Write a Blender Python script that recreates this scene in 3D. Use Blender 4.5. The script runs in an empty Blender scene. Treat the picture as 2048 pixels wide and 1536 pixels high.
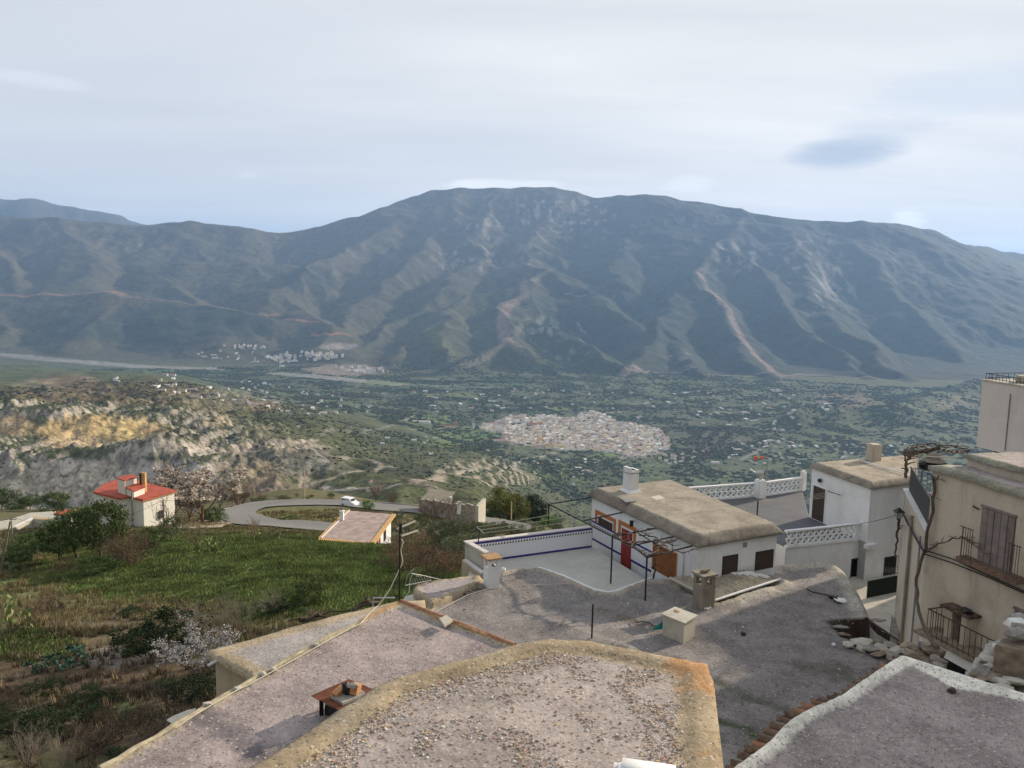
import bpy, bmesh, math, random
import numpy as np
from mathutils import Vector, Matrix
from mathutils.geometry import delaunay_2d_cdt

random.seed(7)
rng = np.random.default_rng(7)
sc = bpy.context.scene
COL = sc.collection

# ------------------------------------------------------------------ camera
PITCH = math.radians(7.5)      # looking slightly down over the valley
ROLL = math.radians(1.3)
FPX = 1704.0                   # focal length in pixels of the 2048 px wide photo
cR, sR = math.cos(ROLL), math.sin(ROLL)
cP, sP = math.cos(PITCH), math.sin(PITCH)
_F = np.array([0, cP, -sP]); _R0 = np.array([1.0, 0, 0]); _U0 = np.array([0, sP, cP])
_R = cR * _R0 + sR * _U0
_U = cR * _U0 - sR * _R0
cam_d = bpy.data.cameras.new('camera'); cam = bpy.data.objects.new('camera', cam_d); COL.objects.link(cam)
cam.matrix_world = Matrix(((_R[0], _U[0], -_F[0], 0), (_R[1], _U[1], -_F[1], 0), (_R[2], _U[2], -_F[2], 0), (0, 0, 0, 1)))
cam_d.sensor_width = 36.0; cam_d.lens = 36.0 * FPX / 2048.0
cam_d.clip_start = 0.1; cam_d.clip_end = 120000.0
sc.camera = cam

# ------------------------------------------------------------------ light
SUN_AZ = math.radians(52)      # to the right of the viewing direction
SUN_EL = math.radians(20)
sun_dir = Vector((math.sin(SUN_AZ) * math.cos(SUN_EL), math.cos(SUN_AZ) * math.cos(SUN_EL), math.sin(SUN_EL)))
sd = bpy.data.lights.new('sun', 'SUN'); sun = bpy.data.objects.new('sun', sd); COL.objects.link(sun)
sun.rotation_euler = sun_dir.to_track_quat('Z', 'Y').to_euler()
sun.location = (0, 0, 60)
sd.energy = 5.0; sd.angle = math.radians(0.8); sd.color = (1.0, 0.86, 0.68)

W = bpy.data.worlds.new('World'); sc.world = W; W.use_nodes = True
nt = W.node_tree; N = nt.nodes; L = nt.links; N.clear()
def wn(t, **k):
    n = N.new(t)
    for a, b in k.items(): setattr(n, a, b)
    return n
def wmath(op, a, b=None, c=None, clamp=False):
    n = N.new('ShaderNodeMath'); n.operation = op; n.use_clamp = clamp
    for i, v in enumerate((a, b, c)):
        if v is None: continue
        if isinstance(v, (int, float)): n.inputs[i].default_value = v
        else: L.new(v, n.inputs[i])
    return n.outputs[0]
def pdir(px, py):
    d = _F * FPX + _R * (px - 1024) + _U * (768 - py)
    return d / np.linalg.norm(d)
sky = wn('ShaderNodeTexSky', sky_type='NISHITA', sun_disc=False, sun_elevation=SUN_EL, sun_rotation=SUN_AZ,
         altitude=1000, air_density=1.0, dust_density=2.2, ozone_density=1.0)
tc = wn('ShaderNodeTexCoord')
sep = wn('ShaderNodeSeparateXYZ'); L.new(tc.outputs['Generated'], sep.inputs[0])
# cloud veil laid on a high plane: direction / height, so it streaks towards the horizon
zc = wmath('ADD', wmath('MAXIMUM', sep.outputs[2], 0.0), 0.13)
cx = wmath('DIVIDE', sep.outputs[0], zc); cy = wmath('DIVIDE', sep.outputs[1], zc)
cmb = wn('ShaderNodeCombineXYZ'); L.new(cx, cmb.inputs[0]); L.new(cy, cmb.inputs[1])
def cloudnoise(scale, detail, rough, sx, sy, rot, loc, dist=0.0):
    m = wn('ShaderNodeMapping'); m.inputs['Scale'].default_value = (sx, sy, 1); m.inputs['Rotation'].default_value = (0, 0, rot)
    m.inputs['Location'].default_value = loc
    L.new(cmb.outputs[0], m.inputs[0])
    n = wn('ShaderNodeTexNoise'); n.inputs['Scale'].default_value = scale; n.inputs['Detail'].default_value = detail
    n.inputs['Roughness'].default_value = rough; n.inputs['Distortion'].default_value = dist
    L.new(m.outputs[0], n.inputs['Vector']); return n.outputs[0]
n1 = cloudnoise(0.55, 5, 0.5, 0.55, 1.5, 0.25, (3.1, 1.7, 0), 0.4)
n2 = cloudnoise(1.7, 6, 0.55, 0.5, 1.9, 0.3, (7.3, 2.2, 0), 0.3)
side = wmath('MULTIPLY', sep.outputs[0], 0.55)                # thicker veil towards the sun side
veil = wmath('ADD', wmath('ADD', wmath('MULTIPLY', n1, 1.0), wmath('MULTIPLY', n2, 0.24)), side)
mr = wn('ShaderNodeMapRange'); mr.inputs[1].default_value = 0.22; mr.inputs[2].default_value = 0.92
mr.inputs[3].default_value = 0.36; mr.inputs[4].default_value = 1.0
mr.interpolation_type = 'SMOOTHSTEP'; L.new(veil, mr.inputs[0])
def mixc(fac, a, b):
    n = wn('ShaderNodeMix', data_type='RGBA'); n.clamp_factor = True
    if isinstance(fac, (int, float)): n.inputs[0].default_value = fac
    else: L.new(fac, n.inputs[0])
    for i, v in ((6, a), (7, b)):
        if isinstance(v, tuple): n.inputs[i].default_value = (*v, 1)
        else: L.new(v, n.inputs[i])
    return n.outputs[2]
CS = 10.0                                                     # 1 / background strength
bright = wn('ShaderNodeMapRange'); L.new(cloudnoise(0.9, 5, 0.55, 0.5, 1.7, 0.2, (1.3, 9.7, 0), 0.3), bright.inputs[0])
bright.inputs[1].default_value = 0.22; bright.inputs[2].default_value = 0.8
cloud_col = mixc(bright.outputs[0], (0.645 * CS, 0.652 * CS, 0.68 * CS), (0.89 * CS, 0.88 * CS, 0.87 * CS))
skyc = wn('ShaderNodeMix', data_type='RGBA', blend_type='MIX'); skyc.inputs[0].default_value = 0.9
L.new(sky.outputs[0], skyc.inputs[6]); skyc.inputs[7].default_value = (0.55 * CS, 0.59 * CS, 0.66 * CS, 1)
thin = wn('ShaderNodeMapRange'); thin.interpolation_type = 'SMOOTHSTEP'; L.new(sep.outputs[2], thin.inputs[0]); thin.inputs[1].default_value = 0.35; thin.inputs[2].default_value = 0.9
thin.inputs[3].default_value = 1.0; thin.inputs[4].default_value = 0.35            # the veil thins overhead
base_col = mixc(wmath('MULTIPLY', mr.outputs[0], thin.outputs[0]), skyc.outputs[2], cloud_col)
# single clouds standing in the sky (direction, half width, half height, colour, strength)
nblob = cloudnoise(5.0, 6, 0.6, 1, 1.6, 0.0, (0, 0, 0), 0.5)
def puff(px, py, rx, ry, colr, strg, ragged=0.6):
    global base_col
    d0 = pdir(px, py); r = pdir(px + 1, py) - d0; r /= np.linalg.norm(r); u = pdir(px, py - 1) - d0; u /= np.linalg.norm(u)
    def dot(v):
        n = wn('ShaderNodeVectorMath', operation='DOT_PRODUCT'); n.inputs[1].default_value = tuple(v); L.new(tc.outputs['Generated'], n.inputs[0]); return n.outputs['Value']
    off = float(d0 @ r), float(d0 @ u)
    a = wmath('DIVIDE', wmath('SUBTRACT', dot(r), off[0]), rx / FPX); b = wmath('DIVIDE', wmath('SUBTRACT', dot(u), off[1]), ry / FPX)
    q = wmath('ADD', wmath('MULTIPLY', a, a), wmath('MULTIPLY', b, b))
    q = wmath('ADD', q, wmath('MULTIPLY', wmath('SUBTRACT', nblob, 0.5), -2.4 * ragged))
    m = wn('ShaderNodeMapRange'); m.interpolation_type = 'SMOOTHSTEP'; L.new(q, m.inputs[0])
    m.inputs[1].default_value = 0.0; m.inputs[2].default_value = 1.0; m.inputs[3].default_value = strg; m.inputs[4].default_value = 0.0
    fwd = wmath('GREATER_THAN', dot(d0), 0.2)
    base_col = mixc(wmath('MULTIPLY', m.outputs[0], fwd), base_col, tuple(c * CS for c in colr))
puff(1690, 305, 120, 36, (0.42, 0.49, 0.60), 0.9, 0.3)
puff(1760, 262, 120, 30, (0.58, 0.63, 0.71), 0.5, 0.5)
puff(1940, 180, 230, 60, (0.58, 0.66, 0.76), 0.45, 0.6)
puff(938, 373, 58, 20, (0.92, 0.92, 0.93), 0.95, 0.8)
puff(1000, 368, 90, 13, (0.88, 0.89, 0.91), 0.75, 0.7)
puff(1080, 369, 60, 11, (0.88, 0.89, 0.91), 0.7, 0.7)
puff(1375, 368, 60, 20, (0.86, 0.88, 0.90), 0.7, 0.9)
puff(1815, 440, 34, 26, (1.0, 0.99, 0.95), 0.8, 0.9)
puff(1990, 490, 110, 22, (0.90, 0.90, 0.90), 0.6, 0.8)
puff(70, 158, 110, 16, (0.74, 0.76, 0.81), 0.6, 0.6)
puff(495, 350, 24, 9, (0.74, 0.77, 0.83), 0.6, 0.6)
bg = wn('ShaderNodeBackground'); bg.inputs[1].default_value = 0.087
L.new(base_col, bg.inputs[0])
wo = wn('ShaderNodeOutputWorld'); L.new(bg.outputs[0], wo.inputs[0])
W.cycles.sampling_method = 'MANUAL'; W.cycles.sample_map_resolution = 512

sc.view_settings.view_transform = 'Standard'; sc.view_settings.look = 'None'
sc.view_settings.exposure = 0.42; sc.view_settings.gamma = 1.0; sc.view_settings.use_curve_mapping = False
cy_ = sc.cycles
cy_.use_denoising = True; cy_.max_bounces = 6; cy_.diffuse_bounces = 3; cy_.glossy_bounces = 2
cy_.transmission_bounces = 3; cy_.volume_bounces = 1; cy_.transparent_max_bounces = 8
try: cy_.denoising_prefilter = 'ACCURATE'
except Exception: pass

# ------------------------------------------------------------------ reconstruction helpers (pixel of the 2048x1536 photo -> place)
def ray(px, py):
    return _F * FPX + _R * (px - 1024.0) + _U * (768.0 - py)
def WZ(px, py, z):                 # point at height z
    d = ray(px, py); return Vector(d * (z / d[2]))
def WD(px, py, y):                 # point at distance y
    d = ray(px, py); return Vector(d * (y / d[1]))
def ZUP(p, py):                    # height of image row py on the plumb line through p
    t = (768.0 - py) / FPX
    a = p[0] * _U[0] + p[1] * _U[1]; b = p[0] * _F[0] + p[1] * _F[1]
    return (t * b - a) / (_U[2] - t * _F[2])
def UPTO(p, py):
    return Vector((p[0], p[1], ZUP(p, py)))
def proj(x, y, z):
    cx_ = x * _R[0] + y * _R[1] + z * _R[2]; cu = x * _U[0] + y * _U[1] + z * _U[2]; cf = x * _F[0] + y * _F[1] + z * _F[2]
    cf = np.where(np.abs(cf) < 1e-3, 1e-3, cf)
    return 1024 + FPX * cx_ / cf, 768 - FPX * cu / cf

# ------------------------------------------------------------------ noise (numpy)
_perm = np.random.default_rng(3).permutation(512).astype(np.int64)
_ang = np.random.default_rng(4).uniform(0, 2 * np.pi, 512)
_gx, _gy = np.cos(_ang), np.sin(_ang)
def pnoise(x, y):
    xi = np.floor(x).astype(np.int64); yi = np.floor(y).astype(np.int64)
    xf = x - xi; yf = y - yi
    u = xf * xf * xf * (xf * (xf * 6 - 15) + 10); v = yf * yf * yf * (yf * (yf * 6 - 15) + 10)
    def g(i, j, fx, fy):
        h = _perm[(_perm[i & 511] + j) & 511]
        return _gx[h] * fx + _gy[h] * fy
    a = g(xi, yi, xf, yf); b = g(xi + 1, yi, xf - 1, yf); c = g(xi, yi + 1, xf, yf - 1); d = g(xi + 1, yi + 1, xf - 1, yf - 1)
    return (a + (b - a) * u) * (1 - v) + (c + (d - c) * u) * v * 1.0
def fbm(x, y, o=4, g=0.5):
    s = 0; a = 1.0; t = 0
    for i in range(o):
        s = s + a * pnoise(x * 2 ** i + 17.3 * i, y * 2 ** i + 9.1 * i); t += a; a *= g
    return s / t * 1.6
def ridged(x, y, o=4, g=0.5):
    s = 0; a = 1.0; t = 0
    for i in range(o):
        s = s + a * (1 - 2.2 * np.abs(pnoise(x * 2 ** i + 31.7 * i, y * 2 ** i + 5.3 * i))); t += a; a *= g
    return s / t
def sstep(a, b, x):
    t = np.clip((x - a) / (b - a), 0, 1); return t * t * (3 - 2 * t)

# ------------------------------------------------------------------ objects
def tag(o, label=None, cat=None, group=None, kind=None):
    if label: o['label'] = label
    if cat: o['category'] = cat
    if group: o['group'] = group
    if kind: o['kind'] = kind
    return o
def empty(name, loc=(0, 0, 0), rz=0.0, label=None, cat=None, group=None):
    o = bpy.data.objects.new(name, None); COL.objects.link(o); o.location = loc; o.rotation_euler = (0, 0, rz)
    o.empty_display_size = 0.2
    tag(o, label, cat, group); return o
def link(name, me, parent=None):
    o = bpy.data.objects.new(name, me); COL.objects.link(o)
    if parent is not None: o.parent = parent
    return o
def np_mesh(name, V, Fq, mats=(), smooth=False, cols=None, mi=None):
    """V (n,3), Fq (m,3|4) arrays -> mesh"""
    me = bpy.data.meshes.new(name)
    V = np.asarray(V, dtype=np.float32); Fq = np.asarray(Fq, dtype=np.int32)
    k = Fq.shape[1]
    me.vertices.add(len(V)); me.vertices.foreach_set('co', V.ravel())
    me.loops.add(Fq.size); me.loops.foreach_set('vertex_index', Fq.ravel())
    me.polygons.add(len(Fq)); me.polygons.foreach_set('loop_start', np.arange(0, Fq.size, k, dtype=np.int32))
    try: me.polygons.foreach_set('loop_total', np.full(len(Fq), k, dtype=np.int32))
    except Exception: pass
    if mi is not None: me.polygons.foreach_set('material_index', np.asarray(mi, dtype=np.int32))
    if smooth: me.polygons.foreach_set('use_smooth', np.ones(len(Fq), dtype=bool))
    if cols is not None:
        a = me.color_attributes.new('tint', 'FLOAT_COLOR', 'POINT')
        c = np.ones((len(V), 4), dtype=np.float32); c[:, :cols.shape[1]] = cols
        a.data.foreach_set('color', c.ravel())
    for m in mats: me.materials.append(m)
    me.update(calc_edges=True); me.validate()
    return me
class MB:
    """collects shapes, builds ONE mesh"""
    def __init__(s): s.v = []; s.f = []; s.m = []; s.sm = []
    def add(s, vs, fs, mi=0, smooth=False):
        b = len(s.v); s.v += [tuple(v) for v in vs]; s.f += [tuple(i + b for i in f) for f in fs]; s.m += [mi] * len(fs); s.sm += [smooth] * len(fs)
        return s
    def box(s, c, size, rz=0.0, mi=0, M=None):
        x, y, z = size[0] / 2, size[1] / 2, size[2] / 2
        R = Matrix.Rotation(rz, 3, 'Z') if M is None else M
        vs = [Vector(c) + R @ Vector((a * x, b * y, d * z)) for a in (-1, 1) for b in (-1, 1) for d in (-1, 1)]
        s.add(vs, [(0, 1, 3, 2), (4, 6, 7, 5), (0, 4, 5, 1), (2, 3, 7, 6), (0, 2, 6, 4), (1, 5, 7, 3)], mi); return s
    def prism(s, poly, z0, z1, mi=0, top=True, bot=True, side=True):
        """poly: list of (x,y); z0,z1: number or per-vertex list"""
        n = len(poly)
        ar = sum(poly[i][0] * poly[(i + 1) % n][1] - poly[(i + 1) % n][0] * poly[i][1] for i in range(n))
        idx = list(range(n)) if ar > 0 else list(range(n - 1, -1, -1))
        zz0 = [z0] * n if isinstance(z0, (int, float)) else z0; zz1 = [z1] * n if isinstance(z1, (int, float)) else z1
        vs = [(poly[i][0], poly[i][1], zz0[i]) for i in idx] + [(poly[i][0], poly[i][1], zz1[i]) for i in idx]
        fs = []
        if side: fs += [(i, (i + 1) % n, n + (i + 1) % n, n + i) for i in range(n)]
        if top: fs.append(tuple(range(n, 2 * n)))
        if bot: fs.append(tuple(range(n - 1, -1, -1)))
        s.add(vs, fs, mi); return s
    def tube(s, pts, r, n=6, mi=0, cap=True, smooth=True):
        pts = [Vector(p) for p in pts]; rs = r if isinstance(r, (list, tuple)) else [r] * len(pts)
        b = []; prev = None
        for i, p in enumerate(pts):
            t = (pts[min(i + 1, len(pts) - 1)] - pts[max(i - 1, 0)])
            if t.length < 1e-9: t = Vector((0, 0, 1))
            t.normalize()
            a = Vector((0, 0, 1)) if abs(t.z) < 0.95 else Vector((1, 0, 0))
            if prev is not None: a = prev
            u = (a - t * a.dot(t))
            if u.length < 1e-6: u = Vector((1, 0, 0)) - t * t.x
            u.normalize(); v = t.cross(u); prev = u
            for k in range(n):
                w = 2 * math.pi * k / n; b.append(p + (u * math.cos(w) + v * math.sin(w)) * rs[i])
        fs = []
        for i in range(len(pts) - 1):
            for k in range(n): fs.append((i * n + k, i * n + (k + 1) % n, (i + 1) * n + (k + 1) % n, (i + 1) * n + k))
        s.add(b, fs, mi, smooth)
        if cap: s.add(b[:n], [tuple(range(n - 1, -1, -1))], mi); s.add(b[-n:], [tuple(range(n))], mi)
        return s
    def beam(s, a, b, w, h, mi=0):
        """square bar from a to b, w wide horizontally, h tall"""
        a = Vector(a); b = Vector(b); t = (b - a).normalized()
        up = Vector((0, 0, 1)) if abs(t.z) < 0.98 else Vector((0, 1, 0))
        u = t.cross(up).normalized(); v = u.cross(t)
        vs = [p + u * (w / 2 * i) + v * (h / 2 * j) for p in (a, b) for i, j in ((-1, -1), (1, -1), (1, 1), (-1, 1))]
        s.add(vs, [(0, 1, 2, 3), (4, 7, 6, 5), (0, 4, 5, 1), (1, 5, 6, 2), (2, 6, 7, 3), (3, 7, 4, 0)], mi); return s
    def rock(s, c, size, seed=0, mi=0, rot=None, n=None):
        r = random.Random(seed)
        phi = (1 + 5 ** .5) / 2
        base = [(-1, phi, 0), (1, phi, 0), (-1, -phi, 0), (1, -phi, 0), (0, -1, phi), (0, 1, phi), (0, -1, -phi), (0, 1, -phi), (phi, 0, -1), (phi, 0, 1), (-phi, 0, -1), (-phi, 0, 1)]
        fs = [(0, 11, 5), (0, 5, 1), (0, 1, 7), (0, 7, 10), (0, 10, 11), (1, 5, 9), (5, 11, 4), (11, 10, 2), (10, 7, 6), (7, 1, 8), (3, 9, 4), (3, 4, 2), (3, 2, 6), (3, 6, 8), (3, 8, 9), (4, 9, 5), (2, 4, 11), (6, 2, 10), (8, 6, 7), (9, 8, 1)]
        R = Matrix.Rotation(r.uniform(0, 6.28), 3, 'Z') @ Matrix.Rotation(r.uniform(-.2, .2), 3, 'X') if rot is None else rot
        R2 = Matrix.Rotation(r.uniform(0, 6.28), 3, Vector((r.random(), r.random(), r.random() + .1)).normalized())
        vs = []
        for b in base:
            v = R2 @ Vector(b).normalized() * r.uniform(.78, 1.15)
            v = Vector((max(-.8, min(.8, v.x)), max(-.8, min(.8, v.y)), max(-.75, min(.75, v.z)))) / .8
            v = Vector((v.x * size[0] / 2, v.y * size[1] / 2, v.z * size[2] / 2)); vs.append(Vector(c) + R @ v)
        s.add(vs, fs, mi); return s
    def mesh(s, name, mats):
        me = bpy.data.meshes.new(name); me.from_pydata(s.v, [], s.f)
        if not isinstance(mats, (list, tuple)): mats = [mats]
        for m in mats: me.materials.append(m)
        me.polygons.foreach_set('material_index', s.m); me.polygons.foreach_set('use_smooth', s.sm); me.update(); return me
    def build(s, name, mats, parent=None, loc=None):
        o = link(name, s.mesh(name, mats), parent)
        if loc is not None: o.location = loc
        return o
def recenter(parent, kids):
    """parts were built in world space: move them under the parent's frame"""
    inv = parent.matrix_basis.inverted()
    for k in kids:
        if k.data.users > 1 and k.matrix_basis != Matrix.Identity(4): k.matrix_basis = inv @ k.matrix_basis
        else:
            k.matrix_basis = inv @ k.matrix_basis
def copy_tree(o, parent=None, loc=None, rz=None, scale=None, label=None):
    c = o.copy(); COL.objects.link(c)
    if parent is not None: c.parent = parent
    if loc is not None: c.location = loc
    if rz is not None: c.rotation_euler = (0, 0, rz)
    if scale is not None: c.scale = scale if hasattr(scale, '__len__') else (scale,) * 3
    if label: c['label'] = label
    for ch in list(o.children): copy_tree(ch, c)
    return c

# ------------------------------------------------------------------ materials
def new_mat(name, rough=0.9, spec=0.2):
    m = bpy.data.materials.new(name); m.use_nodes = True
    b = m.node_tree.nodes['Principled BSDF']; b.inputs['Roughness'].default_value = rough
    b.inputs['Specular IOR Level'].default_value = spec
    return m
class NG:
    def __init__(s, m): s.m = m; s.t = m.node_tree; s.n = s.t.nodes; s.l = s.t.links; s.b = s.n['Principled BSDF']; s.tc = s.n.new('ShaderNodeTexCoord'); s.geo = None
    def inp(s, sock, v):
        if isinstance(v, (int, float)): sock.default_value = v
        elif isinstance(v, tuple): sock.default_value = (*v, 1) if len(v) == 3 and len(sock.default_value) == 4 else v
        else: s.l.new(v, sock)
    def pos(s, space='Object', scale=(1, 1, 1), rot=(0, 0, 0)):
        if space == 'World':
            if s.geo is None: s.geo = s.n.new('ShaderNodeNewGeometry')
            src = s.geo.outputs['Position']
        else: src = s.tc.outputs['Object']
        m = s.n.new('ShaderNodeMapping'); m.inputs['Scale'].default_value = scale; m.inputs['Rotation'].default_value = rot
        s.l.new(src, m.inputs[0]); return m.outputs[0]
    def noise(s, scale, detail=4, rough=.55, vec=None, dist=0.0):
        n = s.n.new('ShaderNodeTexNoise'); n.inputs['Scale'].default_value = scale; n.inputs['Detail'].default_value = detail
        n.inputs['Roughness'].default_value = rough; n.inputs['Distortion'].default_value = dist
        s.l.new(vec if vec is not None else s.pos('World'), n.inputs['Vector']); return n.outputs['Fac']
    def voro(s, scale, vec=None, feature='F1', out='Distance', rnd=1.0):
        n = s.n.new('ShaderNodeTexVoronoi'); n.feature = feature; n.inputs['Scale'].default_value = scale
        n.inputs['Randomness'].default_value = rnd
        s.l.new(vec if vec is not None else s.pos('World'), n.inputs['Vector']); return n.outputs[out]
    def rng(s, v, a, b, c=0.0, d=1.0, smooth=True):
        n = s.n.new('ShaderNodeMapRange'); n.interpolation_type = 'SMOOTHSTEP' if smooth else 'LINEAR'
        s.inp(n.inputs[0], v); n.inputs[1].default_value = a; n.inputs[2].default_value = b; n.inputs[3].default_value = c; n.inputs[4].default_value = d
        return n.outputs[0]
    def math(s, op, a, b=0.0, clamp=False):
        n = s.n.new('ShaderNodeMath'); n.operation = op; n.use_clamp = clamp; s.inp(n.inputs[0], a); s.inp(n.inputs[1], b); return n.outputs[0]
    def mix(s, f, a, b, blend='MIX'):
        n = s.n.new('ShaderNodeMix'); n.data_type = 'RGBA'; n.blend_type = blend; n.clamp_factor = True
        s.inp(n.inputs[0], f); s.inp(n.inputs[6], a); s.inp(n.inputs[7], b); return n.outputs[2]
    def attr(s, name, out='Color'):
        n = s.n.new('ShaderNodeAttribute'); n.attribute_name = name; return n.outputs[out]
    def objrand(s):
        n = s.n.new('ShaderNodeObjectInfo'); return n.outputs['Random']
    def hsv(s, col, h=.5, sa=1.0, v=1.0):
        n = s.n.new('ShaderNodeHueSaturation'); s.inp(n.inputs['Hue'], h); s.inp(n.inputs['Saturation'], sa); s.inp(n.inputs['Value'], v); s.inp(n.inputs['Color'], col); return n.outputs[0]
    def color(s, c): s.inp(s.b.inputs['Base Color'], c)
    def bump(s, h, strength=.3, dist=.02):
        n = s.n.new('ShaderNodeBump'); n.inputs['Strength'].default_value = strength; n.inputs['Distance'].default_value = dist
        s.l.new(h, n.inputs['Height']); s.l.new(n.outputs[0], s.b.inputs['Normal']); return n
def simple(name, col, rough=.8, var=.18, scale=6.0, spec=.2, bump=.15, bscale=25.0, bdist=.01, metal=0.0, space='World', rnd=0.0):
    """one base colour with blotches, fine grain and relief"""
    m = new_mat(name, rough, spec); g = NG(m); P = g.pos(space)
    n = g.noise(scale, 5, .6, P); n2 = g.noise(scale * 7.3, 3, .6, P)
    v = g.math('ADD', g.rng(n, .25, .75, 1 - var, 1 + var), g.rng(n2, .2, .8, -var * .5, var * .5))
    if rnd: v = g.math('ADD', v, g.rng(g.objrand(), 0, 1, -rnd, rnd, False))
    g.color(g.hsv(col, v=v)); g.b.inputs['Metallic'].default_value = metal
    if bump: g.bump(g.noise(bscale, 4, .6, P), bump, bdist)
    return m
# ================================================================== terrain
KD = [8, 30, 55, 90, 130, 175, 230, 350, 550, 700, 770, 850, 1000, 1080, 1300, 1800, 2300, 3000, 3600, 4200, 4800, 5400]
KX = [-700, 0, 300, 600, 800, 950, 1200, 1600, 2700]
KZ = {
 -700: [-15, -20, -25, -33, -43, -55, -70, -125, -190, -212, -182, -200, -214, -200, -222, -270, -320, -385, -455, -560, -600, -602],
 0:    [-14, -19, -24.5, -32.6, -42, -54.6, -68, -125, -188, -212, -181, -203, -214, -198, -226, -280, -328, -385, -440, -560, -600, -602],
 300:  [-13, -17.5, -24, -31, -40.8, -52.8, -66.5, -125, -182, -200, -168, -200, -222, -202, -222, -268, -318, -391, -475, -570, -600, -602],
 600:  [-12, -16, -22.3, -29.9, -41, -50.6, -60, -120, -175, -189, -191, -200, -211, -222, -255, -325, -385, -475, -545, -588, -600, -602],
 800:  [-12, -15.5, -22, -30.0, -42.2, -49.6, -64, -115, -150, -182, -195, -212, -238, -250, -318, -374, -438, -520, -570, -592, -600, -602],
 950:  [-12, -15, -21, -28, -42, -52.4, -63.9, -110, -150, -185, -204, -225, -262, -280, -329, -403, -486, -577, -592, -598, -600, -602],
 1200: [-12, -15, -20, -28, -43, -56, -72, -130, -210, -280, -305, -335, -380, -400, -450, -520, -556, -590, -598, -600, -602, -602],
 1600: [-11, -14.5, -19.5, -30, -46, -62, -80, -140, -225, -300, -325, -355, -400, -425, -480, -560, -592, -598, -600, -601, -602, -602],
 2700: [-10, -13, -18, -30, -46, -62, -80, -140, -225, -300, -325, -355, -400, -425, -480, -560, -592, -598, -600, -601, -602, -602],
}
_lk = np.log(np.array(KD, float)); _ax = (np.array(KX, float) - 1024) / FPX
_tab = np.array([KZ[k] for k in KX], float)
_lg = np.linspace(_lk[0], _lk[-1], 700)
_tabf = np.stack([np.interp(_lg, _lk, r) for r in _tab])
_ker = np.exp(-0.5 * (np.arange(-12, 13) / 2.2) ** 2); _ker /= _ker.sum()
_tabs = np.stack([np.convolve(np.pad(r, 12, mode='edge'), _ker, 'valid') for r in _tabf])
def base_table(x, y):
    yy = np.clip(y, 8, 5400); a = x / np.maximum(y, 8)
    l = (np.log(yy) - _lg[0]) / (_lg[-1] - _lg[0]) * (len(_lg) - 1)
    i = np.clip(l.astype(int), 0, len(_lg) - 2); f = l - i
    a = np.clip(a, _ax[0], _ax[-1] - 1e-6)
    j = np.clip(np.searchsorted(_ax, a, side='right') - 1, 0, len(_ax) - 2)
    t = (a - _ax[j]) / (_ax[j + 1] - _ax[j]); t = t * t * (3 - 2 * t) * .6 + t * .4
    z0 = _tabs[j, i] * (1 - f) + _tabs[j, i + 1] * f; z1 = _tabs[j + 1, i] * (1 - f) + _tabs[j + 1, i + 1] * f
    return z0 * (1 - t) + z1 * t
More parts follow.
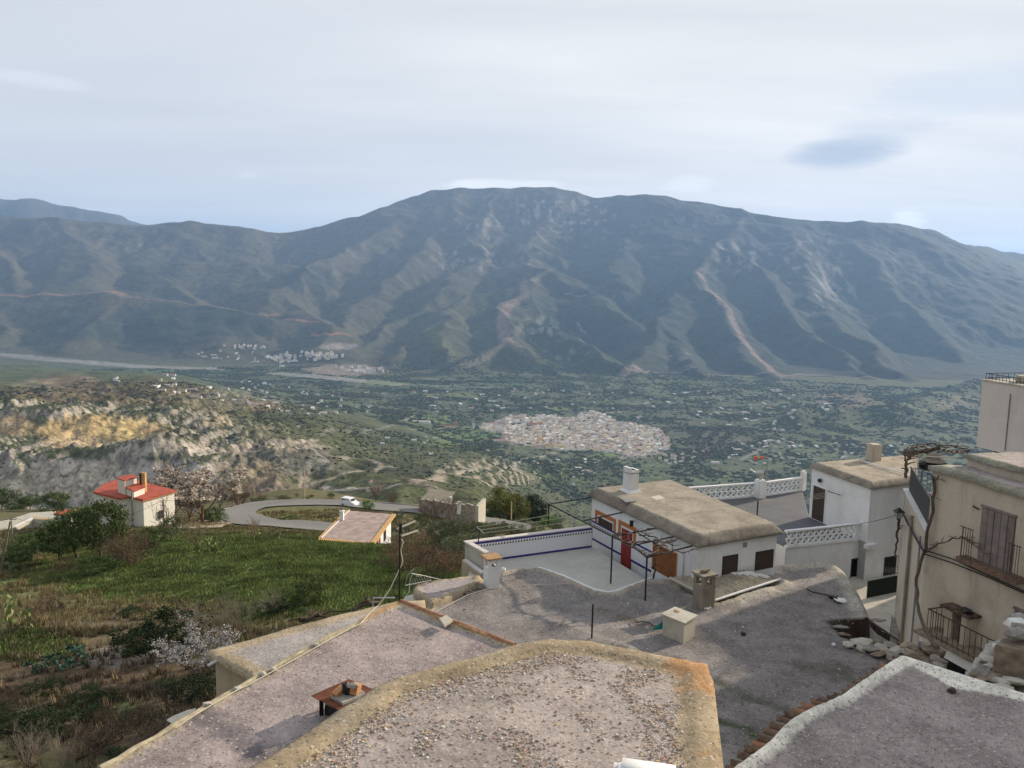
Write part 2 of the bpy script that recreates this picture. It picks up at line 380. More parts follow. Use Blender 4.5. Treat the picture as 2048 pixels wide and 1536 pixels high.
RIDGES = [  # (rounding m, slope, [(px, py, km)...])
 (60, .42, [(545,468,9.5),(620,455,9.7),(700,437,10),(760,418,10.2),(820,395,10.4),(870,383,10.5),(920,378,10.6),(1000,378,10.7),(1060,375,10.7),(1110,377,10.6),(1145,385,10.5),(1190,398,10.3),(1230,393,10.2),(1290,392,10.2),(1330,394,10.1),(1400,405,10),(1480,420,9.8),(1560,438,9.6),(1640,444,9.5),(1720,445,9.5),(1780,448,9.6),(1840,462,9.9),(1900,482,10.3),(1960,495,11),(2048,510,12),(2400,540,13)]),
 (80, .40, [(-500,440,9),(-200,430,9),(0,434,9),(100,438,9),(200,447,9),(290,452,9.2),(340,447,9.3),(400,446,9.3),(470,455,9.3),(545,468,9.5)]),
 (80, .40, [(-500,410,14),(-300,400,14),(0,390,14),(60,395,14),(150,415,14),(230,430,14),(290,450,14),(400,470,14)]),
 (25, .50, [(870,383,10.5),(830,430,9.8),(760,470,9.0),(690,500,8.4),(620,540,7.6),(560,580,7),(520,610,6.6)]),
 (25, .55, [(920,380,10.6),(905,430,9.7),(880,460,9.2),(830,510,8.3),(770,560,7.5),(715,610,6.8),(690,650,6.2),(660,680,5.7)]),
 (20, .55, [(1000,380,10.6),(960,430,9.6),(940,480,8.8),(960,520,8.2),(900,560,7.5),(860,600,7),(800,650,6.3),(740,690,5.7),(700,705,5.4)]),
 (18, .58, [(1110,379,10.6),(1125,420,9.8),(1080,460,9.2),(1060,490,8.6),(1045,515,8.2),(1080,535,7.8),(1110,541,7.6),(1050,565,7.2),(1045,590,6.9),(1010,620,6.4),(1002,650,6),(1012,682,5.6),(935,731,5.1)]),
 (14, .60, [(1012,682,5.6),(1060,700,5.4),(1110,745,5.0)]),
 (18, .55, [(1050,567,7.2),(950,590,6.9),(890,628,6.4),(850,660,6.0),(790,700,5.5),(760,725,5.2)]),
 (14, .58, [(890,628,6.4),(880,655,5.9),(905,705,5.3)]),
 (20, .55, [(1110,541,7.6),(1160,575,7.2),(1210,605,6.8),(1260,640,6.4)]),
 (16, .60, [(1010,640,6.1),(1061,645,6.1),(1110,660,5.9),(1155,682,5.7),(1200,705,5.4),(1250,735,5.1)]),
 (22, .50, [(1290,394,10.2),(1280,440,9.4),(1250,480,8.8),(1230,520,8.2),(1220,560,7.6)]),
 (20, .58, [(1480,421,9.8),(1470,460,9.0),(1440,490,8.5),(1400,550,7.6),(1420,590,7.1),(1455,620,6.7),(1475,660,6.2),(1510,710,5.6),(1565,750,5.1)]),
 (18, .55, [(1400,550,7.6),(1350,600,7.0),(1325,640,6.5),(1350,690,5.9),(1392,745,5.1)]),
 (18, .60, [(1325,640,6.5),(1300,700,5.7),(1240,745,5.1)]),
 (20, .55, [(1600,446,9.5),(1590,500,8.6),(1600,560,7.7),(1650,620,6.9),(1690,660,6.3),(1740,710,5.7),(1790,745,5.2)]),
 (18, .58, [(1440,490,8.5),(1500,520,8.0),(1545,560,7.5),(1580,610,6.9),(1620,670,6.2),(1680,720,5.6),(1700,750,5.2)]),
 (22, .50, [(1720,447,9.5),(1700,490,8.8),(1760,560,8),(1830,630,7.2),(1900,700,6.4),(1950,750,5.8)]),
 (25, .50, [(1840,464,9.9),(1900,540,9),(1990,600,8.2),(2100,660,7.4),(2150,720,6.5)]),
 (60, .33, [(239,539,8.0),(297,529,8.0),(380,525,8),(492,529,8),(581,532,8.1),(640,545,8.2)]),
 (25, .42, [(297,529,8),(330,570,7.3),(400,610,6.7),(470,650,6.2),(500,680,5.8)]),
 (25, .45, [(492,529,8),(560,590,7),(620,630,6.4),(660,660,5.9),(640,690,5.5)]),
 (40, .38, [(-300,600,6.7),(-100,595,6.7),(0,590,6.7),(100,590,6.7),(230,583,6.7),(250,592,6.6),(330,605,6.5),(400,615,6.4),(480,625,6.3),(560,640,6.2)]),
 (20, .45, [(250,592,6.6),(200,640,6.1),(140,680,5.7),(110,695,5.5)]),
 (20, .45, [(0,590,6.7),(-20,650,6),(0,690,5.6)]),
 (20, .42, [(400,615,6.4),(420,655,6),(440,690,5.6)]),
 (30, .42, [(100,438,9),(150,480,8.4),(200,520,7.8),(170,560,7.2),(100,580,6.9)]),
 (30, .42, [(400,447,9.3),(380,480,8.8),(300,500,8.4),(200,540,7.8)]),
 (30, .42, [(0,434,9),(-20,500,8),(40,550,7.3)]),
 (25, .40, [(1950,760,4.6),(1880,790,4.2),(1800,815,3.7)]),
 (25, .40, [(1760,800,4.0),(1700,815,3.7),(1640,822,3.5)]),
]
_segs = []
for (rd, slp, pts) in RIDGES:
    P3 = [WD(px, py, km * 1000) for px, py, km in pts]
    for a, b in zip(P3[:-1], P3[1:]): _segs.append((rd, slp * 1.12, a, b))
def mountains(x, y):
    m = y > 3200
    out = np.full(x.shape, -1e4)
    if not m.any(): return out
    X = x[m]; Y = y[m]
    wx = X + 190 * pnoise(X / 620, Y / 620) + 60 * pnoise(X / 170 + 5, Y / 170); wy = Y + 190 * pnoise(X / 620 + 40, Y / 620) + 60 * pnoise(X / 170, Y / 170 + 9)
    H = np.full(X.shape, -1e4); Dn = np.full(X.shape, 1e5)
    # broad rise under the spurs
    rise = np.interp(Y, [4700, 5200, 6500, 8000, 9500, 11000, 14000, 20000], [-640, -625, -590, -490, -290, -120, -300, -450])
    rise = rise + 55 * fbm(X / 1500, Y / 1500, 3)
    for bx, by, bd, bw, dp in ((1230, 600, 7200, 520, 150), (1180, 500, 8600, 500, 90), (1520, 690, 6000, 260, 60), (880, 560, 7600, 300, 50)):
        q = WD(bx, by, bd); rise = rise - dp * np.exp(-(((X - q.x) ** 2 + (Y - q.y) ** 2) / bw ** 2))
    H = rise
    for rd, slp, a, b in _segs:
        dx, dy = b.x - a.x, b.y - a.y; L2 = dx * dx + dy * dy
        t = np.clip(((wx - a.x) * dx + (wy - a.y) * dy) / L2, 0, 1)
        d = np.hypot(wx - (a.x + t * dx), wy - (a.y + t * dy)); Dn = np.minimum(Dn, d)
        h = a.z + t * (b.z - a.z) - slp * (np.sqrt(d * d + rd * rd) - rd)
        k = 26.0
        mx = np.maximum(H, h); H = mx + k * np.log1p(np.exp(-np.abs(H - h) / k)) - k * .25 * np.exp(-np.abs(H - h) / k)
    soft = 0.25 + 0.75 * sstep(10, 260, Dn)
    g = ridged(wx / 760, wy / 900, 3) * 22 + ridged(wx / 230 + 3, wy / 300, 4, .6) * 14 + fbm(X / 70, Y / 80, 3) * 8
    H = H + (g * 1.25 - 22) * soft
    out[m] = H
    return out
def Hf(x, y):
    x = np.asarray(x, float); y = np.asarray(y, float)
    shp = x.shape; x = x.ravel(); y = y.ravel()
    z = base_table(x, y)
    a = x / np.maximum(y, 8); d = y
    # small relief near, gullied badlands on the left, rolling hills behind
    z = z + fbm(x / 14, y / 14, 4) * .55 * sstep(20, 45, d) * (1 - sstep(140, 260, d)) 
    w = sstep(330, 480, d) * (1 - sstep(1400, 2200, d)); wl = 1 - sstep(-.30, -.18, a)
    z = z + w * (fbm(x / 130, y / 130, 4) * 16 + (ridged((x + 20 * pnoise(x / 60, y / 60)) / 52 + 2, y / 130, 5, .6) - .4) * (3 + 18 * wl) + wl * ridged(x / 17, y / 30, 3, .6) * 4.5)
    w2 = sstep(1200, 2000, d) * (1 - sstep(3300, 4600, d)) * (1 - sstep(-.30, -.08, a))
    z = z + w2 * (fbm(x / 380 + 4, y / 380, 4) * 34)
    w3 = sstep(800, 1100, d) * (1 - sstep(2000, 2700, d)) * (1 - sstep(0.0, .12, a)) 
    z = z + w3 * fbm(x / 210 + 9, y / 260, 3) * 22
    z = z + fbm(x / 500, y / 500, 3) * 5 * sstep(2300, 3500, d)
    mt = mountains(x, y)
    k = 14.0
    z = np.maximum(z, mt) + k * np.log1p(np.exp(-np.abs(z - mt) / k)) * (d > 3200)
    # behind the camera and far to the sides the village slope goes on rising
    z = np.where(y < 8, z + (8 - y) * .28, z)
    return z.reshape(shp)

def cast(px, py, d0=20.0, d1=14000.0, n=1500):
    """where the sight line through a pixel meets the ground"""
    r = ray(px, py); ds = np.geomspace(d0, d1, n)
    X = r[0] / r[1] * ds; Z = r[2] / r[1] * ds
    h = Hf(X, ds); hit = np.nonzero(h >= Z)[0]
    if len(hit) == 0: return None
    i = hit[0]; 
    if i > 0:
        a = (Z[i - 1] - h[i - 1]); b = (Z[i] - h[i]); t = a / (a - b) if a != b else 0
        d = ds[i - 1] + (ds[i] - ds[i - 1]) * t
    else: d = ds[0]
    x = r[0] / r[1] * d
    return Vector((x, d, float(Hf(np.array([x]), np.array([d]))[0])))
def castmany(P, d0=20.0, d1=14000.0, n=900):
    P = np.asarray(P, float); R = _F[None] * FPX + _R[None] * (P[:, :1] - 1024) + _U[None] * (768 - P[:, 1:2])
    ds = np.geomspace(d0, d1, n); out = np.full((len(P), 3), np.nan)
    X = (R[:, 0] / R[:, 1])[:, None] * ds; Z = (R[:, 2] / R[:, 1])[:, None] * ds
    h = Hf(X, np.broadcast_to(ds, X.shape))
    hit = h >= Z
    for i in range(len(P)):
        k = np.argmax(hit[i])
        if not hit[i, k] or k == 0: continue
        a = Z[i, k - 1] - h[i, k - 1]; b = Z[i, k] - h[i, k]; t = a / (a - b)
        d = ds[k - 1] + (ds[k] - ds[k - 1]) * t; out[i] = (X[i, k] / ds[k] * d, d, 0)
    ok = ~np.isnan(out[:, 0]); out[ok, 2] = Hf(out[ok, 0], out[ok, 1])
    return out, ok

# ---- grid: dense in the field of view, sparse all round
NC, = (700,)
A = np.linspace(math.radians(-36), math.radians(36), NC)
side_a = np.radians(np.array([40, 46, 54, 64, 76, 90, 105, 120, 140, 160, 180]))
A = np.concatenate([-side_a[::-1][1:], A, side_a]); 
def segl(a, b, n): return np.geomspace(a, b, n, endpoint=False)
RR = np.concatenate([segl(6, 25, 16), segl(25, 260, 200), segl(260, 600, 60), segl(600, 1300, 130), segl(1300, 2400, 80), segl(2400, 4700, 130), segl(4700, 11200, 290), segl(11200, 16000, 24), [16000, 22000, 34000]])
AA, RG = np.meshgrid(A, RR)
GX = RG * np.sin(AA); GY = RG * np.cos(AA)
# a plain wedge round the sides: use height as if at the frame's edge
GZ = Hf(GX, np.where(np.abs(AA) < math.radians(60), GY, np.maximum(GY, RG * .35)))
bh = np.abs(AA) > math.radians(60)
GZ = np.where(bh, np.where(np.abs(AA) > math.radians(100), -10 + (RG - 8) * .20 * (RG < 600) + (RG >= 600) * 118, GZ), GZ)
GPX, GPY = proj(GX, GY, GZ)
# ---- land cover colours on the grid (surface colours; mountain and corner tones include painted shade)
dzr_ = np.gradient(GZ, axis=0) / np.gradient(RG, axis=0); dza_ = np.gradient(GZ, axis=1) / (RG * np.gradient(AA, axis=1)); slope = np.hypot(dzr_, dza_)
def C(*c): return np.array(c, float)
n_a = fbm(GX / 300, GY / 300, 4); n_b = fbm(GX / 40 + 3, GY / 40, 4); n_c = fbm(GX / 9, GY / 9 + 7, 3); n_d = fbm(GX / 1100 + 8, GY / 1100, 3)
dist = GY
col = np.zeros(GX.shape + (3,)) + C(.085, .095, .045)
def put(mask, c, strength=1.0):
    global col
    k = np.clip(mask, 0, 1)[..., None] * strength
    col = col * (1 - k) + np.asarray(c) * k
# near slope: dry grass and earth
near = 1 - sstep(210, 320, dist)
put(near, C(.105, .105, .050))
put(near * sstep(-.1, .5, n_c + .5 * n_b), C(.15, .115, .07), .7)
def blob(px, py, rx, ry, c, s=1.0, d0=0, d1=1e9, rag=.55, nz=None, steep=False):
    q = ((GPX - px) / rx) ** 2 + ((GPY - py) / ry) ** 2
    nn = n_b if nz is None else nz
    m = 1 - sstep(.55, 1.25, q + rag * nn * 1.6)
    m = m * (dist > d0) * (dist < d1)
    if min(c) > .21 and 500 < d0 < 1100: m = m * sstep(.26, .50, slope + .16 * n_c)          # bare rock only where it is steep
    put(m, C(*c), s)
def stroke(pts, w, c, s=1.0, d0=0, d1=1e9, soft=.35):
    """a strip painted along a line, w in metres at the ground"""
    out, ok = castmany(pts); P_ = out[ok]
    for a, b in zip(P_[:-1], P_[1:]):
        if np.hypot(*(b[:2] - a[:2])) > 1500: continue
        dx, dy = b[0] - a[0], b[1] - a[1]; L2 = dx * dx + dy * dy + 1e-9
        x0, x1 = min(a[0], b[0]) - w * 2, max(a[0], b[0]) + w * 2; y0, y1 = min(a[1], b[1]) - w * 2, max(a[1], b[1]) + w * 2
        sel = (GX > x0) & (GX < x1) & (GY > y0) & (GY < y1) & (GY > d0) & (GY < d1)
        if not sel.any(): continue
        X = GX[sel]; Y = GY[sel]; t = np.clip(((X - a[0]) * dx + (Y - a[1]) * dy) / L2, 0, 1)
        dd = np.hypot(X - a[0] - t * dx, Y - a[1] - t * dy) + w * .25 * n_c[sel]
        m = np.zeros(GX.shape); m[sel] = 1 - sstep(w * (.5 - soft * .5), w * (.5 + soft), dd)
        put(m, C(*c), s)
GRASS = (.10, .135, .042)
blob(520, 1140, 470, 72, GRASS, .9, 40, 118, .35)
blob(700, 1180, 330, 70, GRASS, .85, 40, 105, .35)
blob(130, 1150, 260, 60, GRASS, .75, 45, 110, .5)
blob(420, 1070, 90, 28, (.095, .12, .04), .8, 70, 150)
blob(300, 1200, 260, 40, (.14, .125, .06), .65, 40, 90, .9, n_c)
blob(180, 1260, 240, 50, (.12, .09, .06), .7, 35, 80, .8, n_c)
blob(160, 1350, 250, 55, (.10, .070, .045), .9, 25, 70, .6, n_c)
blob(260, 1460, 260, 70, (.10, .072, .047), .8, 15, 50, .7, n_c)  # brown earth, toned dark to carry the lower corner's shade
blob(60, 1290, 90, 35, (.06, .10, .03), .7, 30, 70)
blob(190, 1415, 110, 25, (.05, .085, .03), .6, 25, 60)
blob(240, 1315, 60, 22, (.20, .18, .16), .7, 30, 70)
blob(600, 1030, 110, 16, (.15, .15, .055), .8, 100, 220)
# ravine, badlands, hills
mid = sstep(260, 360, dist) * (1 - sstep(2300, 3000, dist))
sl = np.hypot(*np.gradient(GZ, axis=(0, 1))) 
dzr = np.gradient(GZ, axis=0) / np.gradient(RG, axis=0); dza = np.gradient(GZ, axis=1) / (RG * np.gradient(AA, axis=1))
slope = np.hypot(dzr, dza)
put(mid, C(.078, .090, .040))
put(mid * sstep(-.2, .4, n_b), C(.10, .095, .055), .6)
put(mid * sstep(.1, .6, n_c), C(.05, .06, .03), .6)
bad = sstep(420, 520, dist) * (1 - sstep(1250, 1400, dist)) * (1 - sstep(-.36, -.25, GX / dist))
rockm = sstep(.40, .70, slope + .18 * n_b + .15 * n_c)
put(bad * rockm, C(.36, .32, .27), .85)
put(bad * rockm * sstep(.0, .5, n_a + n_c * .5), C(.25, .225, .20), .6)
blob(110, 965, 260, 48, (.38, .34, .28), .9, 560, 800, .45, n_c)
blob(60, 975, 120, 40, (.42, .37, .28), .7, 560, 800, .5, n_c)
blob(230, 960, 150, 34, (.44, .39, .31), .85, 560, 790, .4, n_c)
blob(370, 960, 70, 60, (.36, .33, .30), .85, 560, 800, .5, n_c)
blob(300, 930, 60, 30, (.33, .30, .27), .7, 560, 850, .7, n_c)
blob(330, 915, 50, 12, (.055, .06, .035), .8, 560, 900, .7, n_c)
blob(180, 905, 60, 16, (.055, .065, .03), .8, 560, 900, .7, n_c)
blob(90, 860, 70, 22, (.06, .07, .033), .8, 900, 1300, .5, n_c)
blob(200, 858, 130, 28, (.46, .34, .17), 1.0, 980, 1250, .45, n_c)
blob(260, 862, 70, 24, (.50, .38, .18), .9, 980, 1250, .45, n_c)
blob(150, 885, 60, 20, (.42, .32, .19), .8, 900, 1250, .6, n_c)
blob(20, 850, 50, 22, (.42, .31, .18), .8, 980, 1250, .6, n_c)
blob(310, 865, 22, 18, (.20, .15, .09), .8, 980, 1250, .6, n_c)
blob(440, 845, 38, 10, (.45, .36, .24), .8, 1000, 2000, .7, n_c)
blob(520, 895, 150, 13, (.34, .29, .24), .8, 650, 1200, .5, n_c)
blob(570, 890, 60, 7, (.42, .35, .28), .8, 650, 1200, .5, n_c)
blob(560, 930, 130, 28, (.15, .14, .115), .8, 600, 1200, .9, n_c)
blob(640, 925, 28, 34, (.24, .23, .22), .7, 600, 1200, .9, n_c)
blob(500, 960, 70, 34, (.23, .18, .11), .6, 400, 900, .9, n_c)
blob(540, 985, 70, 22, (.22, .17, .14), .7, 300, 900, .8, n_c)
blob(780, 945, 90, 25, (.045, .052, .035), .8, 800, 1400, .5, n_c)
blob(900, 905, 130, 22, (.085, .09, .04), .6, 1100, 2400, .5, n_c)
blob(320, 800, 300, 40, (.105, .095, .05), .6, 1200, 2600, .9)
blob(200, 790, 200, 30, (.14, .10, .06), .5, 1200, 3000, .9, n_b)
blob(130, 760, 60, 14, (.19, .12, .07), .6, 1800, 3600, .9)
blob(520, 810, 40, 10, (.20, .13, .08), .6, 1500, 3600, .9)
# valley floor
val = sstep(2300, 3000, dist) * (1 - sstep(4600, 5000, dist)) + sstep(1500, 2300, dist) * (GX / dist > -.14) * (dist < 2600)
put(val, C(.068, .084, .046))
put(val * sstep(.1, .45, n_b), C(.12, .14, .065), .7)
put(val * sstep(.25, .6, fbm(GX / 90 + 30, GY / 90, 3)), C(.12, .13, .055), .8)
put(val * sstep(.35, .6, fbm(GX / 60 + 70, GY / 140, 3)), C(.14, .115, .075), .7)
# mountains
mnt = sstep(4600, 5100, dist) * (GZ > -596) + (dist > 5200)
mnt = np.clip(mnt, 0, 1)
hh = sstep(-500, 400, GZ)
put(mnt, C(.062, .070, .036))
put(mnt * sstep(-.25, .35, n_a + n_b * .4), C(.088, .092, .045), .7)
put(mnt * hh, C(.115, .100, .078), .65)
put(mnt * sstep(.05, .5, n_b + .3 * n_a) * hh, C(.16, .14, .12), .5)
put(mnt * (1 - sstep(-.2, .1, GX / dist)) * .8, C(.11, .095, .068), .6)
put(mnt * sstep(.06, .22, GX / dist) * (1 - .5 * sstep(.2, .5, n_b)), C(.042, .050, .038), .8)  # shade over the right flank put into the ground colour
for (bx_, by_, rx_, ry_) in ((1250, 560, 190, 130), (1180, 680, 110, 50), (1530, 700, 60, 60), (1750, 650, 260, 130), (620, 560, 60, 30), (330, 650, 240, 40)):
    q_ = 1 - sstep(.5, 1.3, ((GPX - bx_) / rx_) ** 2 + ((GPY - by_) / ry_) ** 2 + .35 * n_a); put(q_ * mnt, C(.038, .048, .036), .6)  # dark patches paint the shaded bowl and folds into the colour
rk = sstep(.12, .50, fbm(GX / 70 + 50, GY / 160 + 2, 4) + .35 * sstep(.5, 1.0, slope) )
for (bx, by, rx, ry, s) in ((1120, 430, 110, 50, .9), (1160, 425, 60, 30, .8), (940, 520, 80, 28, .9), (960, 465, 45, 45, .8), (1075, 500, 45, 30, .7), (1230, 470, 90, 50, .35),
                           (1630, 520, 80, 70, .8), (1480, 510, 70, 35, .8), (1660, 590, 60, 50, .7), (1800, 540, 50, 40, .4), (1000, 400, 120, 20, .5), (700, 520, 120, 40, .3),
                           (1080, 660, 50, 30, .8), (1350, 720, 40, 30, .6), (150, 480, 150, 40, .35), (300, 490, 60, 15, .35), (1120, 700, 70, 40, .5), (1420, 440, 90, 20, .35)):
    q = 1 - sstep(.3, 1.3, ((GPX - bx) / rx) ** 2 + ((GPY - by) / ry) ** 2)
    put(q * rk * mnt, C(.36, .335, .30), s * .75)
FB = (.25, .185, .145)
stroke([(1042,567),(1050,580),(1048,592),(1030,602),(1014,612),(1005,630),(1004,648),(1008,668),(1014,682)], 64, FB, .85)
stroke([(1014,682),(985,705),(955,722),(925,733)], 34, (.19, .17, .12), .7)
stroke([(1014,682),(1045,705),(1080,725),(1120,742)], 26, (.19, .17, .10), .6)
stroke([(1042,515),(1046,525),(1070,534),(1108,541),(1080,552),(1060,560),(1048,566)], 30, (.21, .18, .13), .75)
stroke([(1050,567),(990,576),(940,592),(890,626)], 22, (.14, .13, .08), .6)
stroke([(1400,548),(1405,560),(1420,582),(1440,600),(1454,614),(1462,635),(1475,660),(1492,688),(1510,710),(1535,730),(1560,748)], 50, FB, .95)
stroke([(1470,462),(1445,480),(1430,505),(1410,530),(1400,548)], 60, (.17, .14, .11), .7)
stroke([(1695,478),(1730,492),(1770,505),(1800,528)], 30, (.19, .16, .13), .7)
stroke([(1500,490),(1540,488),(1580,485),(1620,482)], 26, (.20, .17, .14), .7)
stroke([(1405,548),(1440,540),(1490,535),(1560,530)], 14, (.21, .19, .16), .7)
stroke([(1610,530),(1640,570),(1655,590),(1680,575)], 24, (.22, .2, .17), .6)
stroke([(1130,588),(1180,588),(1230,590)], 14, (.20, .18, .14), .7)
stroke([(1155,645),(1172,665)], 16, (.20, .18, .14), .7)
OR = (.34, .19, .11)
stroke([(0,590),(60,592),(120,590),(180,586),(225,582),(248,590)], 26, OR, .85)
stroke([(215,582),(245,590)], 60, (.33, .21, .13), .8)
stroke([(248,592),(300,597),(360,604),(420,612),(480,621),(530,628)], 15, (.26, .19, .14), .8)
stroke([(530,630),(560,630)], 24, OR, .8)
stroke([(568,640),(600,640),(635,643)], 26, OR, .8)
stroke([(625,668),(660,670),(705,672)], 20, OR, .8)
stroke([(250,595),(215,625),(180,650),(150,675)], 34, (.13, .11, .07), .6)
stroke([(596,498),(580,520),(570,530)], 18, (.22, .19, .16), .6)
stroke([(600,550),(612,575),(612,600)], 26, (.16, .13, .10), .6)
stroke([(875,650),(862,668),(880,690),(905,708)], 60, (.115, .125, .045), .8)
stroke([(1240,748),(1300,742),(1360,745),(1420,749),(1490,752),(1560,752),(1640,750),(1720,755),(1800,760)], 13, (.27, .22, .17), .8)
stroke([(1250,748),(1275,735),(1290,745)], 50, (.27, .21, .17), .7)
stroke([(1560,752),(1600,748),(1640,750)], 46, (.26, .19, .15), .6)
stroke([(850,757),(900,762),(950,765)], 30, (.24, .19, .13), .7)
stroke([(1010,690),(1018,655)], 30, (.20, .18, .15), .4)
blob(1690, 800, 60, 16, (.17, .12, .085), .6, 3000, 6000)
blob(1920, 805, 50, 14, (.16, .14, .09), .7, 3000, 7000)
# river bed and its banks
RV = (.24, .23, .205)
stroke([(-60,704),(40,712),(120,720),(200,727),(280,733),(360,736),(436,737)], 120, RV, .95)
stroke([(560,747),(620,752),(680,758),(760,765),(800,768)], 110, RV, .9)
stroke([(800,768),(900,772),(1000,775)], 40, (.19, .19, .15), .6)
blob(690, 740, 80, 12, (.27, .21, .17), .8, 4000, 6500, .6)
blob(680, 693, 40, 7, (.30, .27, .24), .8, 4500, 7000)
# roads and tracks
RD = (.27, .255, .23)
stroke([(1060,957),(1032,940),(1030,925),(1045,918),(1075,915),(1095,910),(1110,905)], 9, RD, .9)
stroke([(640,905),(690,915),(730,917),(765,933),(790,935)], 7, (.28, .25, .2), .8)
stroke([(765,933),(720,943),(680,950),(640,962),(615,975)], 7, (.30, .26, .2), .8)
stroke([(650,975),(690,978),(740,975),(790,970)], 8, (.34, .31, .27), .8)
stroke([(610,955),(616,985),(650,985),(664,990),(660,1010),(630,1000)], 8, (.40, .33, .26), .8, 250, 900)
stroke([(630,880),(600,888),(545,885),(480,880)], 9, (.35, .3, .25), .8)
stroke([(640,870),(700,862),(760,858),(830,830)], 12, (.22, .21, .16), .6)
stroke([(470,905),(560,900),(620,905)], 6, (.3, .26, .21), .6)
stroke([(840,965),(880,955),(920,945),(960,932)], 12, (.36, .31, .24), .7)
stroke([(830,960),(860,975),(880,985)], 7, (.28, .24, .2), .7)
stroke([(1480,920),(1520,900),(1560,915),(1640,918)], 12, (.26, .25, .23), .6)
stroke([(820,860),(900,855),(960,850)], 10, (.2, .2, .15), .5)
# terraced groves: pale bank lines across the slope
def terraces(px, py, rx, ry, d0, d1, step, c, s):
    q = 1 - sstep(.6, 1.1, ((GPX - px) / rx) ** 2 + ((GPY - py) / ry) ** 2 + .3 * n_b)
    ph = (GZ + 2.5 * fbm(GX / 120, GY / 120, 2)) / step
    ln = np.abs(ph - np.round(ph)); m = 1 - sstep(.10, .26, ln)
    put(q * m * (dist > d0) * (dist < d1), C(*c), s)
terraces(985, 945, 120, 30, 1100, 2100, 9.0, (.36, .31, .22), .85)
terraces(430, 800, 170, 24, 1300, 3200, 7.0, (.28, .24, .17), .6)
terraces(130, 780, 120, 30, 1500, 3600, 8.0, (.24, .19, .13), .6)
terraces(560, 870, 60, 18, 900, 2400, 7.0, (.25, .22, .16), .5)
# the town stands on bare streets
TOWN = [(958,853),(1000,842),(1020,832),(1110,833),(1140,838),(1165,826),(1200,828),(1240,845),(1290,852),(1320,858),(1335,880),(1341,895),(1325,905),(1290,915),(1240,918),(1232,912),(1200,902),(1170,900),(1130,902),(1085,898),(1060,892),(1020,888),(1005,880),(1004,868),(965,862)]
def inpoly(px, py, poly):
    r = np.zeros(px.shape, bool); n = len(poly); j = n - 1
    for i in range(n):
        xi, yi = poly[i]; xj, yj = poly[j]
        c = ((yi > py) != (yj > py)) & (px < (xj - xi) * (py - yi) / ((yj - yi) + 1e-12) + xi)
        r ^= c; j = i
    return r
put(inpoly(GPX, GPY, TOWN) * (dist > 2000) * 1.0, C(.36, .325, .27), .9)
for (bx, by, rx, ry, c, s) in ((1110,815,60,6,(.12,.16,.05),.7),(950,870,60,12,(.085,.13,.035),.8),(900,887,90,10,(.11,.14,.05),.7),(1225,908,35,6,(.12,.17,.05),.8),(880,840,60,8,(.12,.16,.06),.7),
                               (780,765,60,5,(.13,.16,.06),.7),(350,743,80,4,(.10,.15,.045),.8),(950,790,90,5,(.13,.15,.06),.6),(1105,945,60,9,(.10,.13,.04),.7),(1350,770,90,5,(.11,.13,.05),.6),
                               (700,800,90,8,(.09,.1,.05),.5),(1050,870,30,7,(.07,.12,.035),.7),(1440,890,70,30,(.07,.06,.045),.6),(1380,862,80,22,(.075,.065,.05),.5)):
    blob(bx, by, rx, ry, c, s, 1800, 6000, .5)

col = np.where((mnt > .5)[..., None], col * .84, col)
def terrain_mat(name, detail, bumpd, scrub=.5, scr_scale=.1):
    m = new_mat(name, .95, .1); g = NG(m); P = g.pos('World')
    c = g.attr('tint')
    a = g.noise(detail, 8, .68, P); b = g.noise(detail * 6, 6, .7, P)
    v = g.math('ADD', g.rng(a, .3, .7, .72, 1.28), g.rng(b, .3, .7, -.25, .25))
    vo = g.voro(scr_scale, P)
    if 'badland' in name:
        st = g.noise(.07, 7, .72, g.pos('World', (1, 1, .22))); v = g.math('MULTIPLY', v, g.rng(st, .36, .62, .62, 1.22)); ck = g.voro(.045, g.pos('World', (1, 1, .35)), 'DISTANCE_TO_EDGE'); v = g.math('MULTIPLY', v, g.rng(ck, .0, .10, .72, 1.0))
    dots = g.rng(vo, .12, .38, 1.0 - scrub, 1.0)
    g.color(g.hsv(c, v=g.math('MULTIPLY', v, dots)))
    g.bump(g.math('ADD', a, g.math('MULTIPLY', b, .4)), .8, bumpd)
    return m
MT_NEAR = terrain_mat('near_soil', .9, .12, .25, 2.2)
MT_MID = terrain_mat('badland_earth', .05, 3.0, .45, .16)
MT_VAL = terrain_mat('valley_soil', .012, 1.5, .5, .055)
MT_MTN = terrain_mat('mountain_scrub', .022, 12.0, .45, .06)

def grid_piece(name, r0, r1, mat, c0=0, c1=None):
    c1 = len(A) if c1 is None else c1
    nr, nc = r1 - r0 + 1, c1 - c0
    V = np.stack([GX[r0:r1 + 1, c0:c1], GY[r0:r1 + 1, c0:c1], GZ[r0:r1 + 1, c0:c1]], -1).reshape(-1, 3)
    cc = col[r0:r1 + 1, c0:c1].reshape(-1, 3)
    i = np.arange(nr - 1)[:, None] * nc + np.arange(nc - 1)[None]
    Fq = np.stack([i, i + 1, i + nc + 1, i + nc], -1).reshape(-1, 4)[:, ::-1]
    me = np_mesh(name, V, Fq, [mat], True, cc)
    o = link(name, me); tag(o, kind='structure'); return o
def row_at(d): return int(np.searchsorted(RR, d))
r1, r2, r3 = row_at(262), row_at(2350), row_at(4700)
hillside = grid_piece('hillside_ground', 0, r1, MT_NEAR)
foothills = grid_piece('foothill_ground', r1, r2, MT_MID)
valley = grid_piece('valley_ground', r2, r3, MT_VAL)
mountain = grid_piece('mountains', r3, len(RR) - 1, MT_MTN)
